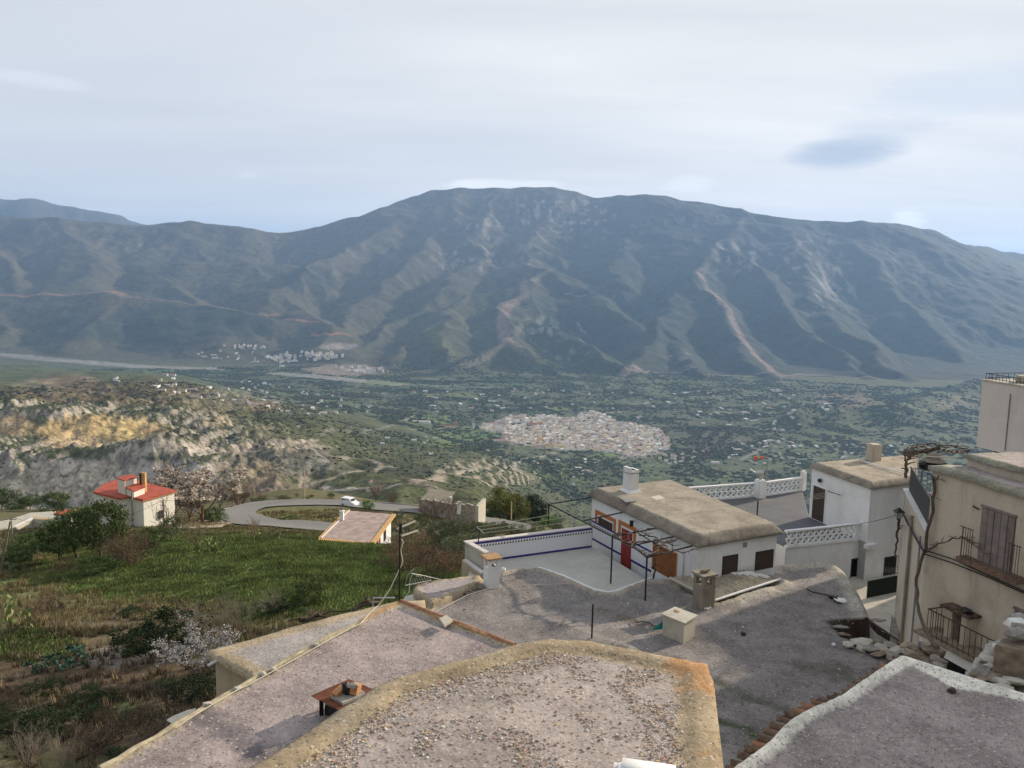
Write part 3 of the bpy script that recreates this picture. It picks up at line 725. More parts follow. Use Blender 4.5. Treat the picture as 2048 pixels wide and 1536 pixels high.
# the patch under the viewpoint
gp = MB(); ring = [(GX[0, j], GY[0, j], GZ[0, j]) for j in range(len(A))]
gp.add(ring + [(0, 0, -10)], [(j, len(A), j + 1) for j in range(len(A) - 1)])
gp.build('village_ground', MT_NEAR)['kind'] = 'structure'

# ---- haze: one closed box of pale air round everything
hb = MB().box((0, 6000, 100), (90000, 76000, 2000))
hz = hb.build('haze', []); hz['kind'] = 'stuff'
hm = bpy.data.materials.new('haze_air'); hm.use_nodes = True; hn = hm.node_tree; hn.nodes.clear()
pv = hn.nodes.new('ShaderNodeVolumePrincipled'); pv.inputs['Color'].default_value = (.37, .61, 1.0, 1); pv.inputs['Density'].default_value = 4.1e-5
pv.inputs['Anisotropy'].default_value = 0.2
ho = hn.nodes.new('ShaderNodeOutputMaterial'); hn.links.new(pv.outputs[0], ho.inputs['Volume'])
hz.data.materials.append(hm)
hm.cycles.homogeneous_volume = True
# ================================================================== shared building tools
def launa_mat(name, pebble=45.0, contrast=1.0, spark=1.0):
    """launa clay: vertex tint, blotches, grit"""
    m = new_mat(name, .95, .12); g = NG(m); P = g.pos('World')
    c = g.attr('tint'); a = g.noise(1.1, 6, .62, P); b = g.noise(9, 5, .65, P); d = g.noise(60, 3, .6, P)
    v = g.math('ADD', g.rng(a, .3, .7, 1 - .2 * contrast, 1 + .18 * contrast), g.math('ADD', g.rng(b, .28, .72, -.19, .17), g.rng(d, .28, .72, -.20, .18)))
    cc = g.hsv(c, v=v)
    vd = g.voro(pebble, P); vc = g.voro(pebble, P, out='Color')
    sepn = g.n.new('ShaderNodeSeparateColor'); g.l.new(vc, sepn.inputs[0])
    near_c = g.math('LESS_THAN', vd, .42)
    light = g.math('MULTIPLY', near_c, g.rng(sepn.outputs[0], .90, .93)); dark = g.math('MULTIPLY', near_c, g.rng(sepn.outputs[1], .80, .84))
    cc = g.mix(g.math('MULTIPLY', dark, .55), cc, (.055, .05, .045))
    cc = g.mix(g.math('MULTIPLY', light, .75 * spark), cc, (.48, .44, .38))
    lich = g.rng(g.noise(3.3, 6, .7, g.pos('World', (1, 1, 1), (0, 0, 1))), .60, .74)
    cc = g.mix(g.math('MULTIPLY', lich, .22), cc, (.10, .11, .075))
    g.color(cc)
    g.bump(g.math('ADD', g.math('MULTIPLY', b, .6), g.math('MULTIPLY', vd, .5)), .55, .02)
    return m
M_LAUNA = launa_mat('launa_clay', 19, 1.0)
M_LAUNA_FAR = launa_mat('launa_clay_smooth', 11, 1.15, .5)
def plaster(name, c, stain=(.36, .31, .25), amt=.25, scale=.9, bump=.25, streak=True):
    m = new_mat(name, .9, .15); g = NG(m); P = g.pos('World'); PS = g.pos('World', (1, 1, .16))
    a = g.noise(scale, 6, .6, P); s = g.noise(2.6, 5, .65, PS)
    cc = g.mix(g.math('MULTIPLY', g.rng(a, .42, .72), amt), c, stain)
    if streak: cc = g.mix(g.math('MULTIPLY', g.rng(s, .52, .75), amt * .8), cc, stain)
    cc = g.hsv(cc, v=g.rng(g.noise(14, 4, .6, P), .25, .75, .94, 1.06))
    g.color(cc); g.bump(g.noise(30, 4, .6, P), bump, .012); return m
M_WHITE = plaster('whitewash', (.70, .705, .70), (.46, .44, .39), .38)
M_WHITE2 = plaster('aged_whitewash', (.70, .69, .65), (.42, .39, .33), .4)
M_CREAM = plaster('cream_render', (.52, .455, .36), (.30, .235, .165), .7, .55)
M_PINKW = plaster('pale_pink_render', (.60, .55, .51), (.45, .40, .36), .35)
M_TANW = plaster('tan_render', (.42, .34, .24), (.25, .19, .13), .5)
M_CONC = plaster('bare_concrete', (.25, .22, .17), (.12, .11, .09), .6, 2.0, .4)
M_CONCP = plaster('pale_concrete', (.46, .43, .36), (.26, .24, .19), .5, 1.6, .4)
M_HWHITE = plaster('far_whitewash', (.70, .68, .60), (.5, .45, .36), .3, .3)
M_ORANGE = simple('orange_render', (.42, .16, .055), .85, .1)
M_BROWN = simple('dark_brown_paint', (.045, .028, .02), .55, .15, spec=.4)
M_RUSTBR = simple('brown_panel', (.22, .085, .028), .7, .15, 3)
M_REDDOOR = simple('red_door_paint', (.22, .025, .022), .5, .15, spec=.4)
M_BLACK = simple('black_iron', (.012, .012, .013), .5, .2, spec=.4)
M_IRON = simple('rusty_iron', (.06, .04, .03), .75, .35, 12)
M_GALV = simple('galvanised_metal', (.42, .42, .40), .45, .15, spec=.5, metal=.6)
M_GREYM = simple('grey_weathered_metal', (.23, .23, .22), .6, .2)
M_TERRAC = simple('terracotta', (.24, .125, .075), .85, .3, 9, rnd=.25)
M_KERB = simple('old_mortar', (.36, .31, .21), .9, .35, 5)
M_TERRAD = simple('lichened_terracotta', (.135, .09, .062), .9, .45, 7, rnd=.4)
M_REDROOF = simple('red_roof_coating', (.36, .082, .05), .8, .28, .9)
M_STONE = simple('grey_schist', (.25, .23, .20), .85, .35, 5, bump=.5, bdist=.02, rnd=.25)
M_STONEB = simple('brown_schist', (.21, .165, .12), .85, .35, 5, bump=.5, bdist=.02, rnd=.25)
M_WOODG = simple('grey_weathered_wood', (.20, .165, .15), .85, .2, 4, rnd=.12)
M_WOOD = simple('dark_old_wood', (.075, .055, .04), .85, .3, 8)
M_BARK = simple('bark', (.10, .075, .055), .9, .3, 12)
M_DARK = simple('dark_interior', (.006, .006, .006), .9, 0, bump=0)
M_RUST = simple('rust_plate', (.13, .045, .02), .8, .35, 6, bump=.3)
M_BRICK = simple('pale_orange_brick', (.42, .21, .10), .85, .15, 10, rnd=.1)
M_CABLE = simple('pale_cable', (.50, .46, .36), .6, .05, bump=0)
M_CABLEW = simple('clothes_line', (.42, .44, .30), .6, .05, bump=0)
M_CABLEB = simple('black_cable', (.02, .02, .022), .6, .05, bump=0)
M_ASPH = simple('asphalt', (.19, .185, .17), .9, .12, 2, bump=.1)
M_GLASS = simple('dark_window_glass', (.02, .025, .03), .15, .05, spec=.6, bump=0)
M_GREYF = simple('terrace_floor_grey', (.11, .112, .12), .75, .12, 1.5, bump=.1)
M_FLOORP = simple('pale_terrace_floor', (.42, .41, .37), .7, .10, 1.0, bump=.05)
M_TEAL = simple('teal_fibreglass', (.02, .26, .22), .5, .1)
M_LICHEN = simple('orange_lichen_render', (.36, .22, .11), .9, .3, 8)

M_ROOFH = new_mat('weathered_mortar_roof', .95, .1); _g = NG(M_ROOFH); _P = _g.pos('World'); _c = _g.attr('tint')
_v = _g.math('ADD', _g.rng(_g.noise(.9, 7, .7, _P, .6), .32, .68, .78, 1.2), _g.rng(_g.noise(7, 5, .65, _P), .28, .72, -.14, .12)); _ln = _g.rng(_g.voro(.55, _P, 'DISTANCE_TO_EDGE'), .0, .02, .80, 1.0)
_g.color(_g.hsv(_c, v=_g.math('MULTIPLY', _v, _ln))); _g.bump(_g.noise(12, 5, .6, _P), .35, .012)
def cdt_surface(outline, step, seed=1, extra=None, edge_step=None):
    """triangulated surface inside an outline (list of xy), returns xy array, tris, distance of each point to the rim"""
    pts = []; n = len(outline); es = edge_step or step
    for i in range(n):
        a = Vector(outline[i][:2]); b = Vector(outline[(i + 1) % n][:2]); k = max(1, int((b - a).length / es))
        for j in range(k): pts.append(a.lerp(b, j / k))
    ne = len(pts); P = np.array([(p.x, p.y) for p in pts])
    x0, y0 = P.min(0); x1, y1 = P.max(0); r = np.random.default_rng(seed)
    gx, gy = np.meshgrid(np.arange(x0, x1, step), np.arange(y0, y1, step)); gx = gx.ravel() + r.uniform(-.25, .25, gx.size) * step; gy = gy.ravel() + r.uniform(-.25, .25, gy.size) * step
    ins = inpoly(gx, gy, [tuple(p) for p in P]); gx = gx[ins]; gy = gy[ins]
    d = rim_dist(gx, gy, P); k = d > step * .45; G = np.stack([gx[k], gy[k]], 1)
    allp = np.concatenate([P, G]); ed = [(i, (i + 1) % ne) for i in range(ne)]
    res = delaunay_2d_cdt([Vector((float(a), float(b))) for a, b in allp], ed, [], 1, 1e-5)
    V = np.array([(v.x, v.y) for v in res[0]]); F3 = np.array([f for f in res[2] if len(f) == 3])
    cr = np.cross(V[F3[:, 1]] - V[F3[:, 0]], V[F3[:, 2]] - V[F3[:, 0]]); F3[cr < 0] = F3[cr < 0][:, ::-1]
    cen = V[F3].mean(1); F3 = F3[inpoly(cen[:, 0], cen[:, 1], [tuple(p) for p in P])]
    return V, F3, rim_dist(V[:, 0], V[:, 1], P), P
def rim_dist(x, y, P):
    d = np.full(x.shape, 1e9); n = len(P)
    for i in range(n):
        a = P[i]; b = P[(i + 1) % n]; dx, dy = b - a; L2 = dx * dx + dy * dy + 1e-12
        t = np.clip(((x - a[0]) * dx + (y - a[1]) * dy) / L2, 0, 1); d = np.minimum(d, np.hypot(x - a[0] - t * dx, y - a[1] - t * dy))
    return d
def seg_dist(x, y, pts):
    d = np.full(np.shape(x), 1e9)
    for a, b in zip(pts[:-1], pts[1:]):
        dx, dy = b[0] - a[0], b[1] - a[1]; L2 = dx * dx + dy * dy + 1e-12
        t = np.clip(((x - a[0]) * dx + (y - a[1]) * dy) / L2, 0, 1); d = np.minimum(d, np.hypot(x - a[0] - t * dx, y - a[1] - t * dy))
    return d
def roof_mesh(name, outline, z, step, lip=(.08, .35), drop=.12, thick=.25, zf=None, cf=None, base=(.30, .255, .255), rimc=(.33, .27, .19), mat=None, bumps=.03, rimf=None, edge_step=None):
    """flat clay roof: uneven field, rounded rim that rises by lip[0] over lip[1] metres and rolls over at the edge"""
    V, F3, d, P = cdt_surface(outline, step, edge_step=edge_step); x, y = V[:, 0], V[:, 1]
    zz = z + bumps * fbm(x / 1.3, y / 1.3, 3) + .4 * bumps * fbm(x / .35, y / .35, 2)
    w = lip[1] * (1 + .15 * pnoise(x / 1.1, y / 1.1)); wv = sstep(w, w * .72, d)
    zz = zz + lip[0] * wv - drop * (1 - np.sqrt(np.clip(1 - (1 - np.clip(d / (w * .6), 0, 1)) ** 2, 0, 1)))
    if zf is not None: zz = zz + zf(x, y)
    c = np.ones((len(V), 3)) * np.array(base); n3 = fbm(x / .8, y / .8, 4)
    k = (wv if rimf is None else rimf(x, y, d, wv))[:, None]
    c = c * (1 - k) + np.array(rimc) * k * (1 + .25 * n3[:, None])
    if cf is not None: c = cf(x, y, d, c)
    Pn = len(P); top = np.column_stack([V, zz])
    # rim skirt
    ringz = []
    idx = {}
    for i, v in enumerate(V[:]): idx[(round(float(v[0]), 4), round(float(v[1]), 4))] = i
    ring = [idx.get((round(float(p[0]), 4), round(float(p[1]), 4))) for p in P]
    ring = [r for r in ring if r is not None]
    cenx = V.mean(0); nb = len(top)
    low = top[ring].copy(); low[:, 2] -= thick; 
    allv = np.concatenate([top, low]); n = len(ring)
    ar = sum(P[i][0] * P[(i + 1) % Pn][1] - P[(i + 1) % Pn][0] * P[i][1] for i in range(Pn))
    sk = []
    for i in range(n):
        a, b = ring[i], ring[(i + 1) % n]; la, lb = nb + i, nb + (i + 1) % n
        if ar > 0: sk += [(a, la, lb), (a, lb, b)]
        else: sk += [(a, lb, la), (a, b, lb)]
    cc = np.concatenate([c, c[ring] * .9])
    me = np_mesh(name, allv, np.concatenate([F3, np.array(sk)]), [mat or M_LAUNA], True, np.clip(cc, 0, 1))
    return me, (V, zz)
class Sampler:
    def __init__(s, V, z): s.V = V; s.z = z
    def __call__(s, x, y):
        i = np.argmin((s.V[:, 0] - x) ** 2 + (s.V[:, 1] - y) ** 2); return float(s.z[i])
def shrink(outline, d):
    """inset a polygon by d"""
    n = len(outline); P = [Vector(p[:2]) for p in outline]
    ar = sum(P[i].x * P[(i + 1) % n].y - P[(i + 1) % n].x * P[i].y for i in range(n)); sg = 1 if ar > 0 else -1
    out = []
    for i in range(n):
        a, b, c = P[i - 1], P[i], P[(i + 1) % n]; e1 = (b - a).normalized(); e2 = (c - b).normalized()
        n1 = Vector((-e1.y, e1.x)) * sg; n2 = Vector((-e2.y, e2.x)) * sg; m = (n1 + n2)
        m = m / max(.4, m.length_squared) * 2 if m.length > 1e-6 else n1
        out.append(b + m * d * .5 * (1 if m.length else 1) if False else b + (n1 + n2).normalized() * (d / max(.5, (n1 + n2).normalized().dot(n1))))
    return out
class Wall:
    """vertical plane through two plan points; puts pixels of the photo on it"""
    def __init__(s, a, b):
        s.a = Vector((a[0], a[1], 0)); s.t = Vector((b[0] - a[0], b[1] - a[1], 0)); s.len = s.t.length; s.t.normalize()
        s.n = Vector((s.t.y, -s.t.x, 0))
        if s.n.dot(s.a + s.t * s.len * .5) > 0: s.n = -s.n       # towards the viewpoint
    def at(s, px, py, off=0.0):
        r = Vector(ray(px, py)); o = s.a + s.n * off; k = o.dot(s.n) / r.dot(s.n); return r * k
    def uz(s, px, py):
        p = s.at(px, py); return (p - s.a).dot(s.t), p.z
    def P(s, u, z, off=0.0): q = s.a + s.t * u + s.n * off; return Vector((q.x, q.y, z))
    def slab(s, mb, u0, u1, z0, z1, off0, off1, mi=0):
        c = [s.P(u, z, o) for o in (off0, off1) for u, z in ((u0, z0), (u1, z0), (u1, z1), (u0, z1))]
        # keep faces outward
        f = [(0, 1, 2, 3), (7, 6, 5, 4), (0, 4, 5, 1), (1, 5, 6, 2), (2, 6, 7, 3), (3, 7, 4, 0)]
        ax = s.t.cross(Vector((0, 0, 1))).dot(s.n)
        if (ax > 0) == (off1 > off0): f = [t[::-1] for t in f]
        mb.add(c, f, mi); return mb
    def pxslab(s, mb, x0, y0, x1, y1, off0, off1, mi=0):
        u0, za = s.uz(x0, y0); u1, zb = s.uz(x1, y1); u0, u1 = min(u0, u1), max(u0, u1)
        return s.slab(mb, u0, u1, min(za, zb), max(za, zb), off0, off1, mi)
def XY(p): return (p[0], p[1])
def walls_mb(outline, z0, z1, mi=0): return MB().prism([XY(p) for p in outline], z0, z1, mi, top=True, bot=False)
def cable(name, pts, r, mat, parent=None, sag=0.0, seg=10, label=None, cat='cable', group=None):
    P = []
    for a, b in zip(pts[:-1], pts[1:]):
        a = Vector(a); b = Vector(b)
        for k in range(seg): 
            t = k / seg; q = a.lerp(b, t); q.z -= sag * 4 * t * (1 - t); P.append(q)
    P.append(Vector(pts[-1])); o = MB().tube(P, r, 5, 0).build(name, mat, parent)
    if label: tag(o, label, cat, group)
    return o
def adopt(root, kids):
    """move world-built parts under the Empty that stands at the thing's base"""
    bpy_loc = root.location.copy(); rz = root.rotation_euler.z
    Mi = (Matrix.Translation(bpy_loc) @ Matrix.Rotation(rz, 4, 'Z')).inverted()
    def down(k):
        if k.get('_done'): return
        if k.type == 'MESH' and k.data.users == 1 and k.location.length < 1e-9 and abs(k.rotation_euler.z) < 1e-9: k.data.transform(Mi); k['_done'] = 1
        elif k.type == 'MESH': return
        for c in k.children: down(c)
    for k in kids:
        if k.parent is None: k.parent = root
    done = []
    for k in kids:
        if k.name not in done: done.append(k.name); down(k)
    return root

# ================================================================== foreground gravel roof (house under the viewpoint)
ZA = -5.8
outA_px = [(430,1570),(524,1520),(603,1470),(651,1437),(676,1419),(717,1397),(746,1375),(797,1354),(860,1336),(940,1316),(1000,1297),(1050,1285),(1100,1278),(1180,1283),(1300,1306),(1380,1322),(1414,1328),(1420,1350),(1427,1364),(1448,1536),(1475,1780)]
outA = [WZ(px, py, ZA) for px, py in outA_px] + [Vector((-1.0, 4.0, 0)), Vector((-4.6, 5.6, 0))]
outA = [Vector((p[0], p[1], 0)) for p in outA]
def cfA(x, y, d, c):
    n = fbm(x / .5, y / .5, 4); n2 = fbm(x / 1.2 + 4, y / 1.2, 3); k = (sstep(.62, .48, d))[:, None]
    tan = np.array((.305, .24, .155)); org = np.array((.36, .205, .095)); grey = np.array((.225, .20, .16))
    px, py = proj(x, y, np.full(x.shape, ZA)); 
    ko = (sstep(.0, .5, n + 1.1 * sstep(1280, 1400, px) * sstep(1420, 1330, py) + .22 * (px > 1340) - .38))[:, None]
    rim = tan * (1 + .35 * n2[:, None]); rim = rim * (1 - ko) + org * ko
    kg = sstep(.1, .6, n2)[:, None] * .6; rim = rim * (1 - kg) + grey * kg
    inner = np.array((.345, .295, .262)) * (1 + .10 * n2[:, None])
    return inner * (1 - k) + rim * k
me, (VA, zA) = roof_mesh('roof_slab', outA, ZA, .085, (.05, .44), .055, .5, base=(.35, .30, .275), cf=cfA, bumps=.022)
houseA = empty('gravel_roofed_house', (0, 6, ZA - 4), 0, 'house seen from above, flat clay roof scattered with gravel and an orange lichened rim', 'house')
ra = link('roof', me, houseA); sA = Sampler(VA, zA)
wa = walls_mb(shrink(outA, .06), -14, ZA - .22).build('wall', M_WHITE, houseA)
# thin whitewashed edge that shows along the east rim
eb = MB(); ep = [WZ(px, py, ZA - .10) for px, py in ((1419,1330),(1424,1352),(1431,1366),(1440,1450),(1451,1536),(1478,1780))]
for a, b in zip(ep[:-1], ep[1:]): eb.beam(a + Vector((0, 0, -.10)), b + Vector((0, 0, -.10)), .05, .22)
eb.build('rim_edge', M_WHITE, houseA)
adopt(houseA, [ra, wa, houseA.children[-1]])
# gravel
def tuft_obj(name, mb, mats): 
    o = bpy.data.objects.new(name, mb.mesh(name, mats)); return o
def scatter(name, P, scl, rot, sources, kind='stuff', tilt=0.0, parent=None):
    P = np.asarray(P, np.float32); me = bpy.data.meshes.new(name); me.vertices.add(len(P)); me.vertices.foreach_set('co', P.ravel())
    a = me.attributes.new('scl', 'FLOAT', 'POINT'); a.data.foreach_set('value', np.asarray(scl, np.float32))
    r3 = np.zeros((len(P), 3), np.float32); r3[:, 2] = rot
    if tilt: r3[:, 0] = rng.uniform(-tilt, tilt, len(P)); r3[:, 1] = rng.uniform(-tilt, tilt, len(P))
    a = me.attributes.new('rot', 'FLOAT_VECTOR', 'POINT'); a.data.foreach_set('vector', r3.ravel())
    a = me.attributes.new('pick', 'INT', 'POINT'); a.data.foreach_set('value', rng.integers(0, len(sources), len(P)).astype(np.int32))
    o = link(name, me, parent); o['kind'] = kind
    ng = bpy.data.node_groups.new(name + '_nodes', 'GeometryNodeTree'); ng.interface.new_socket('Geometry', in_out='INPUT', socket_type='NodeSocketGeometry'); ng.interface.new_socket('Geometry', in_out='OUTPUT', socket_type='NodeSocketGeometry')
    n = ng.nodes; l = ng.links; gi = n.new('NodeGroupInput'); go = n.new('NodeGroupOutput'); ip = n.new('GeometryNodeInstanceOnPoints'); j = n.new('GeometryNodeJoinGeometry')
    for s_ in sources[::-1]:
        oi = n.new('GeometryNodeObjectInfo'); oi.inputs['Object'].default_value = s_; oi.inputs['As Instance'].default_value = True; l.new(oi.outputs['Geometry'], j.inputs[0])
    def na(nm, t, out='Attribute'):
        q = n.new('GeometryNodeInputNamedAttribute'); q.data_type = t; q.inputs['Name'].default_value = nm; return q.outputs[0]
    l.new(gi.outputs[0], ip.inputs['Points']); l.new(j.outputs[0], ip.inputs['Instance']); ip.inputs['Pick Instance'].default_value = True
    l.new(na('pick', 'INT'), ip.inputs['Instance Index']); l.new(na('rot', 'FLOAT_VECTOR'), ip.inputs['Rotation']); l.new(na('scl', 'FLOAT'), ip.inputs['Scale']); l.new(ip.outputs[0], go.inputs[0])
    md = o.modifiers.new('scatter', 'NODES'); md.node_group = ng
    return o
def pebble_mat(name, cols):
    m = new_mat(name, .9, .2); g = NG(m); r = g.objrand(); cr = g.n.new('ShaderNodeValToRGB'); g.l.new(r, cr.inputs[0]); cr.color_ramp.interpolation = 'CONSTANT'
    e = cr.color_ramp.elements
    while len(e) < len(cols): e.new(.5)
    for i, c in enumerate(cols): e[i].position = i / len(cols); e[i].color = (*c, 1)
    g.color(cr.outputs[0]); return m
M_PEB = pebble_mat('mixed_pebbles', [(.44,.36,.27),(.30,.24,.19),(.52,.46,.39),(.18,.15,.12),(.46,.28,.19),(.38,.31,.25),(.66,.62,.55),(.25,.21,.17),(.50,.39,.22),(.40,.34,.29),(.32,.21,.15),(.46,.40,.35)])
pebs = []
for k in range(5): pebs.append(tuft_obj('pebble', MB().rock((0, 0, .25), (1, .8, .6), 20 + k), [M_PEB]))
def gravel(name, poly, inset, z_s, n, smin, smax, dens, seed, label=None, V=None, Z=None):
    r = np.random.default_rng(seed); PP = np.array([XY(p) for p in poly]); x0, y0 = PP.min(0); x1, y1 = PP.max(0)
    x = r.uniform(x0, x1, n); y = r.uniform(y0, y1, n); k = inpoly(x, y, [tuple(p) for p in PP]); x, y = x[k], y[k]
    k = rim_dist(x, y, PP) > inset; x, y = x[k], y[k]
    k = r.random(len(x)) < dens(x, y); x, y = x[k], y[k]
    cell = {}
    tree = (V[:, 0], V[:, 1])
    z = np.empty(len(x))
    # nearest roof vertex through a coarse hash
    h = .3; kv = {}
    for i, (a, b) in enumerate(V): kv.setdefault((int(a // h), int(b // h)), []).append(i)
    for i in range(len(x)):
        cx_, cy_2 = int(x[i] // h), int(y[i] // h); c = [q for dx in (-1, 0, 1) for dy in (-1, 0, 1) for q in kv.get((cx_ + dx, cy_2 + dy), ())]
        if not c: z[i] = z_s; continue
        c = np.array(c); z[i] = Z[c[np.argmin((V[c, 0] - x[i]) ** 2 + (V[c, 1] - y[i]) ** 2)]]
    s = smin * (smax / smin) ** (r.random(len(x)) ** 3.2)
    o = scatter(name, np.column_stack([x, y, z - s * .08]), s, r.uniform(0, 6.28, len(x)), pebs, tilt=.5)
    if label: o['label'] = label
    return o
gravel('gravel', outA, .45, ZA, 150000, .010, .050, lambda x, y: np.clip(.07 + 1.0 * sstep(.0, .38, fbm(x / .8, y / .8, 4)) + .55 * sstep(1.0, .45, rim_dist(x, y, np.array([XY(p) for p in outA])) - .1) * (x < 1), 0, 1), 5, V=VA, Z=zA)
# white plastered block at the foot of the view
wb = bmesh.new(); bmesh.ops.create_cube(wb, size=1)
bmesh.ops.bevel(wb, geom=wb.edges[:] , offset=.12, segments=3, affect='EDGES')
wme = bpy.data.meshes.new('block'); wb.to_mesh(wme); wb.free()
pb = WZ(1345, 1580, ZA)
for p in wme.polygons: p.use_smooth = True
wme.materials.append(M_WHITE); wo_ = link('plastered_block', wme); wo_.scale = (.80, .50, .60); wo_.rotation_euler = (0, 0, -.22); pb = WZ(1296, 1541, ZA + .24); wo_.location = (pb.x, pb.y, ZA - .06)
tag(wo_, 'white plastered block standing on the gravel roof at the bottom edge of the view', 'chimney')

# ================================================================== purple clay roof to the west
ZB = -7.5
outB_px = [(800,1205),(860,1228),(930,1255),(1020,1290),(1075,1320),(1000,1480),(700,1750),(0,1700),(100,1590),(199,1536),(272,1496),(346,1452),(390,1425),(450,1390),(542,1338),(600,1305),(660,1272),(720,1242),(760,1222)]
outB = [WZ(px, py, ZB) for px, py in outB_px]; 
outB = [Vector((p.x, p.y, 0)) for p in outB]
stainB = [WZ(px, py, ZB) for px, py in ((400,1432),(440,1452),(480,1478),(505,1510),(560,1530))]
stainB2 = [WZ(px, py, ZB) for px, py in ((960,1285),(940,1310),(900,1330),(860,1335))]
def cfB(x, y, d, c):
    n = fbm(x / .7, y / .7, 4); c = c * (1 + .12 * n[:, None])
    s = sstep(.38, .05, seg_dist(x, y, stainB) + .25 * n)[:, None] * .7; c = c * (1 - s) + np.array((.10, .088, .10)) * s
    s = sstep(.22, .03, seg_dist(x, y, stainB2) + .15 * n)[:, None] * .45; c = c * (1 - s) + np.array((.17, .135, .14)) * s
    return c
slopeB = lambda x, y: 0.0 * x
me, (VB, zB) = roof_mesh('roof_slab', outB, ZB, .10, (.05, .22), .05, .35, base=(.300, .252, .236), rimc=(.36, .30, .20), cf=cfB, bumps=.03)
houseB = empty('clay_roofed_house', (-3, 14, ZB - 3), 0, 'long low house with a mauve clay roof and an aerial at its peak', 'house')
rb = link('roof', me, houseB); wbb = walls_mb(shrink(outB, .08), -17, ZB - .2).build('wall', M_TANW, houseB)
# mortar kerbs along two rims
def kerb(pxs, z, w, h, mat, name, jitter=.02, parent=None, off=(0, 0)):
    mb = MB(); P = [WZ(px, py, z) for px, py in pxs]
    Q = []
    for a, b in zip(P[:-1], P[1:]):
        n = max(2, int((b - a).length / .35))
        for k in range(n): Q.append(a.lerp(b, k / n) + Vector((random.uniform(-jitter, jitter), random.uniform(-jitter, jitter), random.uniform(-jitter, jitter) * .5)))
    Q.append(P[-1])
    mb.tube(Q, [w * random.uniform(.85, 1.15) for _ in Q], 7, 0)
    for i in range(len(mb.v)): v = mb.v[i]; mb.v[i] = (v[0], v[1], z + (v[2] - z) * h / w)
    return mb.build(name, mat, parent)
k1 = kerb([(800,1206),(860,1230),(930,1258),(1026,1294)], ZB + .02, .055, .07, M_LICHEN, 'kerb', parent=houseB)
k2 = kerb([(800,1206),(760,1224),(720,1244)], ZB + .02, .055, .06, M_LICHEN, 'kerb', parent=houseB)
k3 = kerb([(720,1244),(660,1274),(600,1307),(542,1340),(450,1392),(390,1427),(346,1455),(272,1499),(199,1539)], ZB + .02, .06, .06, M_KERB, 'kerb', parent=houseB)
# the hip tiles under the lichened kerb
hp = WZ(800, 1206, ZB); hq = WZ(1026, 1294, ZB); hipk = []
hip0 = None
for k in range(13):
    t = (k + .5) / 13; p = hp.lerp(hq, t); ang = math.atan2(hq.y - hp.y, hq.x - hp.x)
    if hip0 is None:
        mb = MB(); seg = 7; L_ = (hq - hp).length / 13 * 1.04
        vs = [(L_ * (s_ - .5), .075 * (1 - .12 * s_) * math.cos(math.pi * j / seg), .06 * math.sin(math.pi * j / seg)) for s_ in (0, 1) for j in range(seg + 1)]
        mb.add(vs, [(j, j + 1, seg + 2 + j, seg + 1 + j) for j in range(seg)], 0, True)
        hipme = mb.mesh('hip_tile', M_TERRAC)
    o = link('hip_tile', hipme, houseB); o.location = (p.x - houseB.location.x + .03, p.y - houseB.location.y - .04, ZB + .045 - houseB.location.z); o.rotation_euler = (0, 0, ang + random.uniform(-.04, .04))
adopt(houseB, [rb, wbb, k1, k2, k3])
gravel('gravel', outB, .12, ZB, 5200, .014, .045, lambda x, y: np.clip(.15 + .7 * sstep(0, .6, fbm(x / .8 + 3, y / .8, 3)), 0, 1), 6, V=VB, Z=zB)
def flat_stone(name, pts, z, th, mat, parent=None, label=None, cat='stone', group=None, tilt=0):
    mb = MB(); P = [WZ(px, py, z) for px, py in pts]; mb.prism([XY(p) for p in P], z - th, z); o = mb.build(name, mat, parent)
    if label: tag(o, label, cat, group)
    return o
# rusty plate chimney with slate, bricks and stones on top
zc_ = ZB + .36
ch = empty('plate_chimney', (WZ(685, 1425, ZB).x, WZ(685, 1425, ZB).y, ZB), 0, 'squat black chimney topped by a rusty iron plate, half behind the gravel roof rim', 'chimney')
Pp = [WZ(px, py, zc_) for px, py in ((622,1391),(698,1358),(748,1379),(676,1419))]
pl = MB().prism([XY(p) for p in Pp], zc_ - .012, zc_).build('cap_plate', M_RUST, ch)
cen = sum(Pp, Vector()) / 4
bos = []
for k in range(4):
    p = Pp[k].lerp(cen, .32); bos.append(MB().box((p.x, p.y, (ZB + zc_) / 2 - .02), (.06, .06, zc_ - ZB - .03)).build('support', M_DARK, ch))
fl = MB().prism([XY(Pp[k].lerp(cen, .42)) for k in range(4)], ZB - .1, zc_ - .18).build('flue', M_BLACK, ch)
adopt(ch, [pl, fl] + bos)
sl_ = flat_stone('slate_slab', [(661,1391),(689,1374),(708,1370),(730,1384),(729,1388),(686,1406)], zc_ + .05, .045, M_STONE, label='grey slate slab lying on the rusty chimney plate', cat='slab')
def brick(px, py, z, sz, rz, mat, name, label, cat, M=None):
    p = WZ(px, py, z); o = MB().box((0, 0, sz[2] / 2), sz).build(name, mat); o.location = p; o.rotation_euler = M if M else (0, 0, rz); tag(o, label, cat); return o
brick(678, 1387, zc_ + .055, (.22, .11, .09), .9, M_BRICK, 'brick', 'pale orange brick lying on the slate beside the black stone', 'brick', (.15, -.3, .95))
brick(709, 1386, zc_ + .055, (.20, .14, .15), 1.3, M_BRICK, 'brick', 'thick orange brick under the small grey stone on the chimney', 'brick', (.1, .2, 1.35))
bs = MB().rock((0, 0, .09), (.17, .16, .26), 4).build('stone', M_BLACK); bs.location = WZ(694, 1388, zc_ + .05); tag(bs, 'black stone wedged between the two bricks on the rusty plate', 'stone')
bs = MB().rock((0, 0, .05), (.20, .14, .10), 9).build('stone', M_STONE); bs.location = WZ(706, 1376, zc_ + .21) ; tag(bs, 'small grey stone on top of the thick orange brick', 'stone')
